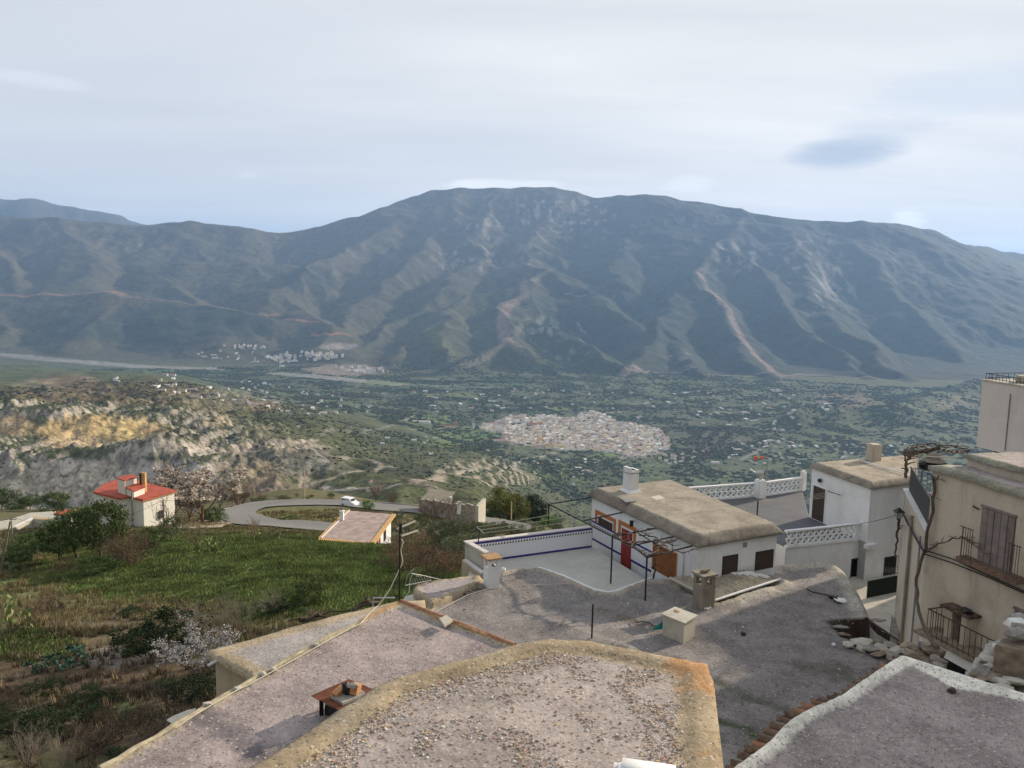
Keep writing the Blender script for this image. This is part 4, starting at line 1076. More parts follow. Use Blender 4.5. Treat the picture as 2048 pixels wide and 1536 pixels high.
# antenna mast with two booms and its loose cable
def mast(px, py_base, py_top, z, r=.018):
    b = WZ(px, py_base, z); return b, UPTO(b, py_top)
b0, t0 = mast(799, 1204, 1048, ZB + .05)
an = empty('aerial_mast', b0, 0, 'black aerial mast with two pale booms at the peak of the mauve roof', 'aerial')
q = Wall(XY(b0), (b0.x + 1, b0.y + .25))
parts = [MB().tube([b0, b0.lerp(t0, .5), t0], .02, 6).build('mast', M_BLACK, an)]
for (x0, y0, x1, y1) in ((794,1058,831,1042),(803,1072,836,1061)):
    parts.append(MB().beam(q.at(x0, y0), q.at(x1, y1, -.25), .035, .03).build('boom', M_CABLE, an))
parts.append(MB().box(q.at(802, 1056), (.05, .05, .22)).build('clamp', M_BLACK, an))
adopt(an, parts)
cp = [q.at(803, 1078), q.at(806, 1085), q.at(801, 1100), q.at(805, 1122), q.at(803, 1130), q.at(795, 1146), q.at(780, 1178), q.at(760, 1207, .15), q.at(740, 1226, .5), WZ(720, 1248, ZB + .12), WZ(700, 1262, ZB + .03)]
cable('aerial_cable', cp, .012, M_CABLE, label='pale cable hanging from the aerial mast down to the mauve roof')
ec = [WZ(px, py, ZB + .11 + .02 * math.sin(k)) for k, (px, py) in enumerate([(735,1240),(690,1262),(640,1290),(600,1313),(545,1343),(500,1368),(475,1380),(420,1412),(390,1430),(350,1456)])]
cable('rim_cable', ec, .011, M_CABLE, label='pale cable laid along the kerb of the mauve roof')
for k, (px, py) in enumerate(((548,1341),(526,1350),(475,1379),(415,1410),(632,1292))):
    o = MB().rock((0, 0, .02), (.16, .11, .08), 40 + k).build('stone', M_CONCP); o.location = WZ(px, py, ZB + .06)
    tag(o, 'pale stone holding down the cable on the mauve roof kerb', 'stone', 'stones weighing the kerb cable')
o = MB().prism([XY(WZ(px, py, ZB + .16)) for px, py in ((878,1237),(893,1231),(906,1240),(889,1251))], ZB + .12, ZB + .17).build('flat_stone', M_CONCP); tag(o, 'flat pale stone slab on the tiled hip of the mauve roof', 'stone')

# ================================================================== lower tan roof beyond it
ZC = -9.0
outC = [WZ(px, py, ZC) for px, py in ((412,1305),(450,1292),(520,1272),(584,1253),(640,1239),(679,1228),(740,1214),(794,1201),(850,1200),(860,1300),(600,1400),(520,1362),(502,1352),(470,1336),(434,1318))]
outC = [Vector((p.x, p.y, 0)) for p in outC]
me, (VC, zC) = roof_mesh('roof_slab', outC, ZC, .14, (.02, .45), .03, .13, base=(.33, .30, .28), rimc=(.36, .29, .19), bumps=.04)
houseC = empty('tan_walled_house', (-5, 20, ZC - 3), 0, 'low house with tan wall and pale clay roof below the blossoming bush', 'house')
rc = link('roof', me, houseC); wc = walls_mb(shrink(outC, .15), -20, ZC - .15).build('wall', M_TANW, houseC)
sp = MB().tube([WZ(434, 1322, ZC - .02), WZ(416, 1332, ZC - .10)], .045, 8).build('spout', M_GALV, houseC)
adopt(houseC, [rc, wc, sp])
sheet = flat_stone('metal_sheet', [(333,1440),(345,1432),(375,1420),(392,1416),(372,1436),(345,1448)], ZB - .6, .02, M_GREYM, label='bent grey metal sheet sticking out under the mauve roof edge', cat='sheet')

# ================================================================== the big shaded roof in the middle
ZD = -13.3
outD_px = [(850,1216),(880,1200),(911,1188),(945,1175),(975,1160),(1000,1150),(1026,1143),(1052,1138),(1080,1136),(1127,1152),(1164,1169),(1190,1179),(1216,1186),(1240,1178),(1260,1171),(1305,1157),(1345,1159),(1389,1191),(1432,1208),(1500,1186),(1562,1166),(1538,1157),(1500,1145),(1560,1131),(1631,1122),(1665,1127),(1685,1138),(1701,1155),(1714,1180),(1727,1205),(1742,1235),(1765,1258),(1805,1282),(1840,1310),(1760,1400),(1640,1500),(1560,1620),(1400,1640),(1200,1560),(900,1440),(800,1300)]
outD = [WZ(px, py, ZD) for px, py in outD_px]; outD = [Vector((p.x, p.y, 0)) for p in outD]
hole = [XY(WZ(px, py, ZD)) for px, py in ((1662,1246),(1700,1241),(1737,1240),(1754,1252),(1792,1277),(1772,1290),(1742,1290),(1718,1283),(1692,1268))]
seamD = [WZ(px, py, ZD) for px, py in ((1108,1249),(1150,1264),(1183,1278),(1240,1296),(1300,1330))]
crackD = [WZ(px, py, ZD) for px, py in ((1425,1362),(1470,1383),(1500,1395),(1560,1412),(1600,1425))]
mossD = [WZ(px, py, ZD) for px, py in ((1435,1438),(1470,1450),(1500,1462),(1515,1475))]
mossD2 = [WZ(px, py, ZD) for px, py in ((1610,1330),(1660,1340),(1700,1355),(1680,1340))]
brnD = [WZ(px, py, ZD) for px, py in ((1195,1222),(1240,1232),(1290,1246))]
ridD = [WZ(px, py, ZD) for px, py in ((940,1182),(985,1160),(1020,1146))]
valD = [WZ(px, py, ZD) for px, py in ((905,1230),(1010,1215),(1080,1212),(1150,1195))]
def zfD(x, y):
    z = .10 * fbm(x / 4, y / 4, 2)
    z = z + .10 * np.exp(-(seg_dist(x, y, seamD) / .5) ** 2)
    z = z - 1.1 * inpoly(x, y, hole) - .06 * np.exp(-(seg_dist(x, y, crackD) / .15) ** 2)
    z = z + .12 * np.exp(-(seg_dist(x, y, ridD) / .8) ** 2) - .12 * np.exp(-(seg_dist(x, y, valD) / .9) ** 2)
    return z
def cfD(x, y, d, c):
    n = fbm(x / 1.1, y / 1.1, 4); n2 = fbm(x / .4, y / .4, 3); c = c * (1 + .14 * n[:, None])
    for pts, w, cc, s in ((crackD, .30, (.07, .075, .05), .7), (mossD, .28, (.05, .07, .03), .9), (mossD2, .75, (.10, .095, .065), .55), (brnD, .5, (.15, .12, .085), .6), (valD, .7, (.20, .19, .18), .6), (seamD, .12, (.13, .115, .10), .6)):
        k = sstep(w, w * .2, seg_dist(x, y, pts) + w * .8 * n2)[:, None] * s; c = c * (1 - k) + np.array(cc) * k
    px, py = proj(x, y, np.full(x.shape, ZD)); k = sstep(.75, .55, d + .1 * n2) * (px > 1480) * (py < 1300) * .8; k = k[:, None]
    c = c * (1 - k) + np.array((.36, .33, .28)) * (1 + .3 * n2[:, None]) * k
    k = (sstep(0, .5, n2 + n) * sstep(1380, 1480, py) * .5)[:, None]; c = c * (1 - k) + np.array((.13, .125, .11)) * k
    k = np.maximum(inpoly(x, y, hole) * 1.0, sstep(.30, .12, seg_dist(x, y, hole + hole[:1]) + .08 * n2) * (y > 1e-3))[:, None]; c = c * (1 - k) + np.array((.045, .030, .022)) * k
    return c
me, (VD, zD) = roof_mesh('roof_slab', outD, ZD, .20, (.10, .45), .16, .3, zf=zfD, cf=cfD, base=(.205, .186, .175), rimc=(.33, .29, .22), mat=M_LAUNA_FAR, bumps=.05)
houseD = empty('broad_clay_roofed_house', (5, 30, -17), 0, 'wide house under the broad grey clay roof with a hole broken in it', 'house')
rdd = link('roof', me, houseD); wd = walls_mb(shrink(outD, .2), -20, ZD - 1.8).build('wall', M_WHITE2, houseD)
wd2 = MB().prism([XY(p) for p in shrink(outD, .2)], -20, ZD - .2, top=False, bot=False).build('wall', M_CONCP, houseD)
adopt(houseD, [rdd, wd, wd2]); sDz = Sampler(VD, zD)
gravel('gravel', outD, .2, ZD, 9000, .03, .09, lambda x, y: np.clip(.1 + .6 * sstep(0, .6, fbm(x / 1.6 + 3, y / 1.6, 3)), 0, 1), 16, V=VD, Z=zD)
# plank at the edge of the hole
cable('pole_plank', [WZ(1740, 1242, ZD + .12), WZ(1797, 1281, ZD + .12)], .05, M_WOOD, label='dark timber pole across the broken edge of the roof hole', cat='pole')
stones = [(1682,1256,34,14,.1),(1690,1272,26,10,.0),(1723,1285,40,18,.2),(1737,1296,38,20,.25),(1752,1287,26,14,.15),(1764,1298,30,16,.2),(1778,1290,30,16,.15),(1757,1309,32,14,.2),(1792,1302,28,16,.2),(1783,1314,26,12,.15),(1800,1290,26,12,.1),(1697,1291,24,10,.12),(1812,1304,30,18,.2),(1803,1318,22,14,.2),(1722,1300,20,8,.1),(1756,1243,30,9,.0)]
for k, (px, py, w, h, lift) in enumerate(stones):
    p = WZ(px, py, ZD + lift * .5); sc_ = p.y / FPX
    o = MB().rock((0, 0, 0), (w * sc_ * 1.15, h * sc_ * 2.2, .10 + .05 * (k % 3)), 60 + k).build('stone', (M_STONE, M_STONEB, M_CONCP)[k % 3]); o.location = (p.x, p.y, ZD + .05 + lift * .4); o.rotation_euler = (random.uniform(-.3, .3), random.uniform(-.3, .3), 0)
    tag(o, ('grey schist', 'brown schist', 'pale plaster')[k % 3] + ' stone, ' + ('narrow and small' if w < 24 else ('medium' if w < 30 else 'broad')) + (', at the lane edge of' if px > 1765 else (', below' if py > 1280 else ', on the rim of')) + ' the roof hole', 'stone', 'stones heaped round the roof hole')
for (px, py, w, h, lab) in ((1668,1194,22,10,'flat brown stone at the end of the dark stick on the grey roof'), (1681,1200,26,14,'white ringed stone lying near the outer rim of the grey roof'), (1486,1267,11,5,'small dark stone alone in the middle of the grey roof'), (1667,1292,11,4,'white chip of plaster on the grey roof before the stone heap')):
    p = WZ(px, py, ZD); s_ = p.y / FPX; o = MB().rock((0, 0, .05), (w * s_, h * s_ * 2, .14), px).build('stone', M_WHITE2 if 'white' in lab else (M_STONEB if 'dark' not in lab else M_BLACK)); o.location = (p.x, p.y, sDz(p.x, p.y)); tag(o, lab, 'stone')
pp = [WZ(x, y, ZD + .08) for x, y in ((1613,1178),(1625,1184),(1640,1187),(1660,1191),(1675,1197))]
cable('stick', pp, .035, M_WOOD, label='dark curved stick lying on the grey roof', cat='stick')

def chimney_pot(name, px0, px1, py_top, py_base, z, mat, capmat, label, cap_over=.1, windows=True, cap_h=.07, rz=.48, depth=None):
    pc = WZ((px0 + px1) / 2, py_base, z); w = (px1 - px0) * pc.y / FPX / (abs(math.cos(rz)) + abs(math.sin(rz)))
    c = Vector((pc.x, pc.y + w * .5, z)); zt = ZUP(c, py_top + 2)
    root = empty(name, c, rz, label, 'chimney'); h = zt - z; kids = []
    if windows:
        hb_ = h * .70; m = MB().box((0, 0, hb_ / 2 - .15), (w, w, hb_ + .3))
        pw = w * .26
        for a in (-1, 1):
            for b in (-1, 1): m.box((a * (w - pw) / 2, b * (w - pw) / 2, hb_ + (h - hb_ - cap_h) / 2), (pw, pw, h - hb_ - cap_h))
        m.box((0, 0, h - cap_h - .04), (w * .999, w * .999, .08))
        kids.append(m.build('shaft', mat, root))
        kids.append(MB().box((0, 0, hb_ + .002), (w * .5, w * .5, .01)).build('flue', M_DARK, root))
    else:
        kids.append(MB().box((0, 0, (h - cap_h) / 2 - .15), (w, w, h - cap_h + .3)).build('shaft', mat, root))
    m = MB(); ww = w / 2 + cap_over
    m.prism([(-ww, -ww), (ww, -ww), (ww, ww), (-ww, ww)], h - cap_h, h); kids.append(m.build('cap', capmat, root))
    return root, w, h, c
r_, w_, h_, c_ = chimney_pot('windowed_chimney', 965, 999, 1110, 1181, ZD, M_WHITE, M_LICHEN, 'white square chimney with smoke windows and a tan slab cap on the grey roof', .10)
r_, w_, h_, c_ = chimney_pot('windowed_chimney', 1388, 1431, 1143, 1219, ZD, M_CONC, M_CONC, 'bare grey concrete chimney with a stone on its cap', .07)
o = MB().rock((0, 0, .07), (.5, .22, .16), 5).build('stone', M_STONEB); o.location = (c_.x, c_.y, c_.z + h_); o.rotation_euler = (0, 0, -.4); tag(o, 'brown stone weighing down the cap of the grey concrete chimney', 'stone')
for k, (px, py) in enumerate(((1409,1218),(1415,1219),(1420,1217))):
    o = MB().rock((0, 0, .03), (.12, .1, .1), 11 + k).build('stone', M_WHITE); o.location = WZ(px, py, ZD + .03); tag(o, 'small white stone at the foot of the grey concrete chimney', 'stone', 'white stones at the concrete chimney')
# boxy chimney with a big lid
pl_ = [WZ(px, py, ZD + .78) for px, py in ((1322,1227),(1350,1213),(1396,1230),(1370,1246))]
cx0 = sum(pl_, Vector()) / 4
bx = empty('box_chimney', (cx0.x, cx0.y, ZD), 0, 'squat pale concrete box chimney with a lichened slab lid', 'chimney')
b1 = MB().prism([XY(p) for p in pl_], ZD + .72, ZD + .78).build('lid', M_CONCP, bx)
b2 = MB().prism([XY(p.lerp(cx0, .12)) for p in pl_], ZD - .3, ZD + .72).build('body', M_CONCP, bx); adopt(bx, [b1, b2])
o = MB().rock((0, 0, .01), (.3, .2, .05), 3).build('lichen_patch', M_LICHEN, bx); o.location = (-.05, .3, .78)
# teal corrugated piece leaning behind it
m = MB(); a = WZ(1307, 1262, ZD + .05); b = WZ(1328, 1258, ZD + .05); up_ = WZ(1326, 1243, ZD + .35) - b
n = 8
for k in range(n + 1):
    t = k / n; p = a.lerp(b, t); m.v.append(tuple(p + Vector((0, 0, .03 * (k % 2))))); m.v.append(tuple(p + up_ * (.25 + .75 * t) + Vector((0, 0, .03 * (k % 2)))))
m.f = [(2 * k, 2 * k + 2, 2 * k + 3, 2 * k + 1) for k in range(n)]; m.m = [0] * n; m.sm = [False] * n
o = m.build('corrugated_scrap', M_TEAL); md = o.modifiers.new('thick', 'SOLIDIFY'); md.thickness = .01; tag(o, 'teal corrugated plastic scrap poking out behind the box chimney', 'sheet')
cable('iron_rod', [WZ(1183, 1287, ZD - .1), UPTO(WZ(1183, 1287, ZD), 1208)], .035, M_BLACK, label='thin black iron rod standing upright on the grey roof', cat='rod', seg=2)
cable('roof_wire', [WZ(px, py, ZD + .2) for px, py in ((868,1226),(900,1208),(935,1190),(975,1178),(1040,1171),(1110,1168),(1160,1167))], .012, M_CABLE, label='thin pale wire crossing the grey roof past the white chimney')
cable('loose_rope', [WZ(px, py, ZD + .05) for px, py in ((1268,1238),(1272,1245),(1285,1243),(1298,1245),(1308,1252),(1318,1254))], .02, M_CABLEB, label='dark bent cable lying beside the teal plastic scrap')
o = MB().rock((0, 0, .08), (.28, .2, .18), 77).build('stone', M_WHITE2); o.location = WZ(1007, 1142, ZD + .12); tag(o, 'pale round stone near the rim beside the tiled terrace', 'stone')
for k, (px, py) in enumerate(((930,1187),(938,1183),(948,1180),(958,1178))):
    o = MB().rock((0, 0, .04), (.24, .14, .12), 80 + k).build('stone', M_STONEB); o.location = WZ(px, py, ZD + .12); tag(o, 'brown rubble stone at the foot of the white windowed chimney', 'stone', 'rubble by the white chimney')

# small slab roof left of the chimney
ZQ = -13.0
outQ = [WZ(px, py, ZQ) for px, py in ((827,1178),(832,1170),(860,1164),(900,1157),(958,1150),(966,1158),(945,1172),(905,1189),(862,1207),(842,1194),(828,1183))]
outQ = [Vector((p.x, p.y, 0)) for p in outQ]
me, (VQ, zQ) = roof_mesh('roof_slab', outQ, ZQ, .16, (.07, .3), .1, .30, base=(.31, .275, .265), rimc=(.34, .28, .19), mat=M_LAUNA_FAR)
hq_ = empty('lean_to', (-3, 33, -17), 0, 'small lean-to with rounded clay roof slab next to the white windowed chimney', 'outbuilding')
q1 = link('roof', me, hq_); q2 = walls_mb(shrink(outQ, .12), -20, ZQ - .2).build('wall', M_CONCP, hq_); adopt(hq_, [q1, q2])
lo = MB().prism([XY(WZ(px, py, -14.0)) for px, py in ((802,1205),(812,1192),(836,1186),(872,1212),(900,1240),(820,1260))], -20, -14.0).build('low_annex', M_CONCP); tag(lo, 'low bare concrete annex in the gap beside the lean-to', 'outbuilding')
# fallen yagi aerial on the lean-to
ya = empty('fallen_aerial', WZ(812, 1196, -13.6), 0, 'fallen rake shaped aerial leaning over the rim of the lean-to roof', 'aerial')
yw = Wall(XY(WZ(820, 1180, ZQ)), XY(WZ(890, 1160, ZQ))); kids = []
kids.append(MB().tube([yw.at(810, 1171, -.2), yw.at(836, 1166, -.2), yw.at(862, 1161, -.2)], .022, 5).build('boom', M_GALV, ya))
m = MB()
for k in range(8):
    x = 826 + k * 5.0; m.tube([yw.at(x - 3, 1157 - k * .6, -.2), yw.at(x + 4, 1173 - k, -.2)], .010, 4)
kids.append(m.build('elements', M_GALV, ya))
kids.append(MB().tube([yw.at(810, 1172, -.2), yw.at(815, 1150, -.1), yw.at(828, 1137, 0)], .016, 5).build('stay', M_GALV, ya))
kids.append(MB().tube([yw.at(825, 1148, -.1), yw.at(820, 1160, -.1), yw.at(818, 1185, 0), yw.at(808, 1196, .1)], .016, 5).build('stay', M_GALV, ya))
kids.append(MB().tube([yw.at(823, 1147, -.1), yw.at(850, 1152, -.1), yw.at(889, 1161, .1)], .018, 5).build('arm', M_GALV, ya))
kids.append(MB().box(yw.at(837, 1151, -.1), (.2, .08, .08)).build('junction_box', M_CABLE, ya)); adopt(ya, kids)
# ================================================================== white house with the tiled terrace
ZT = -13.6                                     # terrace floor
EV = -11.3                                     # eaves
R1 = [WZ(1173, 989, EV), WZ(1396, 1095, EV), WZ(1568, 1066, EV), WZ(1343, 970, EV)]
R1 = [Vector((p.x, p.y, 0)) for p in R1]
Wp = shrink(R1, .22)
h1 = empty('white_terrace_house', (8, 40, -17), 0, 'white one-storey house with a tan clay roof, orange window surrounds and a tiled terrace', 'house'); K = []
def zfH(x, y): return .0 * x
def cfH(x, y, d, c):
    n = fbm(x / 1.4, y / 1.4, 4); c = c * (1 + .12 * n[:, None]); k = sstep(.2, .7, fbm(x / .5 + 3, y / 1.6, 3))[:, None] * .35
    return c * (1 - k) + np.array((.37, .33, .26)) * k
me, (VH, zH) = roof_mesh('roof_slab', R1, EV + .42, .12, (.0, .42), .01, .02, cf=cfH, base=(.30, .262, .208), rimc=(.21, .185, .15), mat=M_ROOFH, bumps=.01)
# fringe rolls down over the eaves
co = np.zeros(len(me.vertices) * 3); me.vertices.foreach_get('co', co); co = co.reshape(-1, 3)
dd = rim_dist(co[:, 0], co[:, 1], np.array([XY(p) for p in R1])); co[:, 2] -= .38 * np.clip(1 - dd / .36, 0, 1); me.vertices.foreach_set('co', co.ravel()); me.update()
K.append(link('roof', me, h1)); sH = Sampler(VH, zH)
K.append(MB().prism([XY(p) for p in shrink(R1, .03)], EV - .05, EV + .03).build('eaves', M_CONC, h1))
K.append(walls_mb(Wp, -20, EV - .02).build('wall', M_WHITE, h1))
WL = Wall(XY(Wp[0]), XY(Wp[1])); WF = Wall(XY(Wp[1]), XY(Wp[2]))
def framed(wall, parent, name, x0, y0, x1, y1, mat, recess=.03, frame=None, fw=.07, slats=0, kids=None, sub=None):
    """panel set in a wall, given by two opposite pixel corners"""
    u0, za = wall.uz(x0, y0); u1, zb = wall.uz(x1, y1); u0, u1 = min(u0, u1), max(u0, u1); z0, z1 = min(za, zb), max(za, zb)
    o = wall.slab(MB(), u0, u1, z0, z1, -.05, .012).build(name, mat, parent); kids.append(o)
    if frame:
        m = MB(); wall.slab(m, u0 - fw, u0, z0, z1 + fw, -.03, .03); wall.slab(m, u1, u1 + fw, z0, z1 + fw, -.03, .03); wall.slab(m, u0, u1, z1, z1 + fw, -.03, .03)
        f = m.build('frame', frame, o)
    if slats:
        for k in range(slats):
            zz = z0 + (z1 - z0) * (k + .5) / slats; s_ = wall.slab(MB(), u0 + .04, u1 - .04, zz - (z1 - z0) / slats * .38, zz + (z1 - z0) / slats * .38, .012, .028).build('slat', mat, o)
    return o, (u0, u1, z0, z1)
def surround(wall, parent, u0, u1, ztop, zleg_l, zleg_r, w, mat):
    m = MB(); wall.slab(m, u0, u0 + w, zleg_l, ztop - w, -.02, .028); wall.slab(m, u1 - w, u1, zleg_r, ztop - w, -.02, .028); wall.slab(m, u0, u1, ztop - w, ztop, -.02, .028)
    return m.build('surround', mat, parent)
o, (u0, u1, z0, z1) = framed(WL, h1, 'window', 1197, 1033, 1224, 1082, M_BROWN, kids=K, slats=0)
K.append(surround(WL, h1, u0 - .30, u1 + .30, z1 + .30, z1 - .35, z1 - .35, .20, M_ORANGE))
o, (u0, u1, z0, z1) = framed(WL, h1, 'door', 1244, 1055, 1262, 1140, M_REDDOOR, kids=K)
for (fz0, fz1) in ((.08, .30), (.34, .60), (.64, .92)):
    for (fu0, fu1) in ((.1, .46), (.54, .9)): 
        WL.slab(MB(), u0 + (u1 - u0) * fu0, u0 + (u1 - u0) * fu1, ZT + .1 + (z1 - ZT) * fz0, ZT + .1 + (z1 - ZT) * fz1, .012, .028).build('door_panel', M_REDDOOR, o)
K.append(surround(WL, h1, u0 - .30, u1 + .30, z1 + .32, z1 - .45, z1 - .45, .20, M_ORANGE))
o, _ = framed(WL, h1, 'door', 1308, 1086, 1351, 1163, M_RUSTBR, kids=K, frame=M_ORANGE, fw=.05)
# wall tiles: a low band with blue lines on the house side
def tile_mat():
    m = new_mat('glazed_white_tiles', .25, .5); g = NG(m)
    uv = g.attr('uvw', 'Vector'); sx = g.n.new('ShaderNodeSeparateXYZ'); g.l.new(uv, sx.inputs[0]); u, v = sx.outputs[0], sx.outputs[1]
    def grid(s_, w): 
        f = g.math('FRACT', g.math('MULTIPLY', s_, 1 / .15)); a = g.math('ABSOLUTE', g.math('SUBTRACT', f, .5)); return g.math('GREATER_THAN', a, .5 - w)
    gr = g.math('MAXIMUM', grid(u, .045), grid(v, .045))
    # small blue star in each tile centre
    fu = g.math('ABSOLUTE', g.math('SUBTRACT', g.math('FRACT', g.math('MULTIPLY', u, 1 / .15)), .5)); fv = g.math('ABSOLUTE', g.math('SUBTRACT', g.math('FRACT', g.math('MULTIPLY', v, 1 / .15)), .5))
    star = g.math('LESS_THAN', g.math('ADD', fu, fv), .17)
    c = g.mix(g.math('MULTIPLY', gr, .55), (.70, .70, .72), (.30, .32, .42)); c = g.mix(g.math('MULTIPLY', star, .55), c, (.16, .20, .38))
    g.color(c); return m
def triang_mat():
    m = new_mat('tile_frieze', .25, .5); g = NG(m); uv = g.attr('uvw', 'Vector'); sx = g.n.new('ShaderNodeSeparateXYZ'); g.l.new(uv, sx.inputs[0]); u, v = sx.outputs[0], sx.outputs[1]
    f = g.math('ABSOLUTE', g.math('SUBTRACT', g.math('FRACT', g.math('MULTIPLY', u, 1 / .15)), .5)); hgt = g.math('FRACT', g.math('MULTIPLY', v, 1 / .15))
    tri = g.math('LESS_THAN', f, g.math('MULTIPLY', g.math('SUBTRACT', .95, hgt), .40))
    g.color(g.mix(tri, (.70, .70, .70), (.035, .045, .06))); return m
M_TILE = tile_mat(); M_FRIEZE = triang_mat(); M_BLUE = simple('cobalt_tiles', (.018, .02, .16), .3, .1, spec=.5, bump=0)
def tiled_face(wall, u0, u1, z0, z1, parent, off, ztop_lines=True):
    """glazed facing: plain tiles, toothed frieze under a blue line, blue skirting"""
    out = []
    def strip(nm, a, b, mat, o_):
        m = MB(); wall.slab(m, u0, u1, a, b, -.01, o_); ob = m.build(nm, mat, parent); me = ob.data
        at_ = me.attributes.new('uvw', 'FLOAT_VECTOR', 'POINT'); vv = []
        for v in me.vertices:
            w_ = Vector(v.co); vv += [(w_ - wall.a).dot(wall.t), w_.z - a, 0]
        at_.data.foreach_set('vector', vv); out.append(ob)
    strip('tile_band', z0 + .10, z1 - .24, M_TILE, off); strip('frieze', z1 - .24, z1 - .09, M_FRIEZE, off + .002)
    strip('top_line', z1 - .09, z1, M_BLUE, off + .006); strip('skirting', z0, z0 + .10, M_BLUE, off + .01)
    return out
ud0, ud1 = WL.uz(1243, 1100)[0], WL.uz(1262, 1100)[0]; ud0, ud1 = min(ud0, ud1), max(ud0, ud1)
ub = WL.uz(1304, 1120)[0]
u_all = sorted([0.0, ud0 - .04, ud1 + .04, ub])
K += tiled_face(WL, min(.02, ud0), min(ud0, ud1) - .04, ZT, ZT + 1.0, h1, .02)
K += tiled_face(WL, ud1 + .04, max(ub, ud1 + .3) - .04, ZT, ZT + 1.0, h1, .02)
for (x0, y0, x1, y1) in ((1446, 1114, 1473, 1145), (1512, 1105, 1544, 1135)):
    framed(WF, h1, 'window', x0, y0, x1, y1, M_BROWN, kids=K, frame=M_DARK, fw=.02)
K.append(WF.pxslab(MB(), 1486, 1086, 1493, 1094, -.02, .02).build('vent', M_GREYM, h1))
pz = WL.at(1366, 1101, .06); K.append(MB().tube([pz, Vector((pz.x, pz.y, -13.9))], .05, 8).build('downpipe', M_WHITE, h1))
# floor
TF = [WZ(px, py, ZT) for px, py in ((940,1128),(1003,1118),(1181,1091),(1290,1158),(1349,1172),(1300,1165),(1216,1188),(1150,1175),(1080,1150),(1000,1160),(935,1165))]
K.append(MB().prism([XY(p) for p in TF], -20, ZT).build('terrace', M_FLOORP, h1))
# tiled parapet across the far side
tA = WZ(942, 1086, ZT + 1.0); tB = WZ(1182, 1056, ZT + 1.0)
WT = Wall(XY(tA), XY(tB)); uL = (tB.xy - tA.xy).length
m = MB(); WT.slab(m, -.2, uL + .1, -20, ZT + 1.0, -.25, 0); K.append(m.build('parapet', M_CONCP, h1))
K += tiled_face(WT, 0.0, uL + .05, ZT, ZT + 1.0, h1, .02)
m = MB(); WT.slab(m, -.25, uL + .1, ZT + 1.0, ZT + 1.05, -.30, -.0); K.append(m.build('coping', M_PINKW, h1))
tC = WZ(979, 1107, ZT + 1.0); m = MB(); m.beam(Vector((tA.x, tA.y, ZT + 1.02)) + Vector((-.12, 0, 0)), Vector((tC.x, tC.y, ZT + 1.02)) + Vector((-.1, 0, 0)), .26, .07); K.append(m.build('coping', M_PINKW, h1))
m = MB().prism([(tA.x - .25, tA.y + .05), (tA.x, tA.y - .05), (tC.x, tC.y), (tC.x - .25, tC.y)], -20, ZT + .98); K.append(m.build('side_wall', M_CONCP, h1))
# lower flank with its own coping
sA_ = WZ(930, 1121, ZT + .25); sB_ = WZ(1003, 1112, ZT + .25); WS = Wall(XY(sA_), XY(sB_)); us = (sB_.xy - sA_.xy).length
m = MB(); WS.slab(m, -.05, us, -20, ZT + .25, -.2, 0); K.append(m.build('side_wall', M_CONCP, h1))
K += tiled_face(WS, 0.05, us, ZT - .6, ZT + .25, h1, .02)
sC_ = WZ(966, 1147, ZT + .25); m = MB(); m.beam(Vector((sA_.x, sA_.y, ZT + .27)), Vector((sC_.x, sC_.y, ZT + .27)), .22, .07); K.append(m.build('coping', M_PINKW, h1))
m = MB().prism([(sA_.x - .15, sA_.y), (sA_.x + .1, sA_.y), (sC_.x + .1, sC_.y), (sC_.x - .1, sC_.y)], -20, ZT + .24); K.append(m.build('side_wall', M_TANW, h1))
# near lip, whitewashed
lp = [WZ(px, py, ZT + .33) for px, py in ((1078,1136),(1127,1152),(1164,1169),(1190,1180),(1216,1185),(1230,1183),(1260,1172),(1303,1156))]
m = MB().tube(lp, .07, 6); K.append(m.build('lip', M_WHITE, h1))
adopt(h1, K)
# lamp on the wall
o = empty('wall_lamp', WL.at(1265, 1046, .02), 0, 'small black lantern on the white wall over the red door', 'lamp')
k1 = MB().tube([WL.at(1270, 1042, .0), WL.at(1268, 1043, .25)], .02, 5).build('bracket', M_BLACK, o); k2 = MB().box(WL.at(1263, 1047, .3), (.16, .16, .26)).build('shade', M_BLACK, o); adopt(o, [k1, k2])
# chimney on that roof
zr = EV + .40
cw = empty('tall_white_chimney', WZ(1262, 985, zr), .48, 'tall white chimney with a flared foot and notched top on the tan roof', 'chimney')
wq = 31 * cw.location.y / FPX / 1.35; hq2 = ZUP(cw.location, 937) - zr
cw.location.y += wq * .4
m = MB(); m.prism([(-wq / 2, -wq / 2), (wq / 2, -wq / 2), (wq / 2, wq / 2), (-wq / 2, wq / 2)], 0, hq2 - .12)
for a, hh_ in ((-1, .16), (1, .04)): m.box((a * wq * .38, 0, hq2 - .12 + hh_ / 2), (wq * .24, wq, hh_))
m.build('shaft', M_WHITE, cw)
m = MB(); b = wq / 2; bb = wq * .82
m.add([(-bb, -bb, -.04), (bb, -bb, -.04), (bb, bb, -.04), (-bb, bb, -.04), (-b - .01, -b - .01, .16), (b + .01, -b - .01, .16), (b + .01, b + .01, .16), (-b - .01, b + .01, .16)], [(0, 1, 5, 4), (1, 2, 6, 5), (2, 3, 7, 6), (3, 0, 4, 7)]); m.build('foot', M_WHITE, cw)
m = MB().box((0, 0, hq2 * .80), (wq + .03, wq + .03, .025)); m.build('band', M_TERRAD, cw); MB().box((0, 0, hq2 - .1), (wq * .5, wq * .5, .05)).build('flue', M_DARK, cw)
o = flat_stone('roof_hatch', [(1239,995),(1258,996),(1272,1002),(1252,1004)], zr + .08, .05, M_GREYM, label='flat grey hatch in the tan roof in front of the tall chimney', cat='hatch')
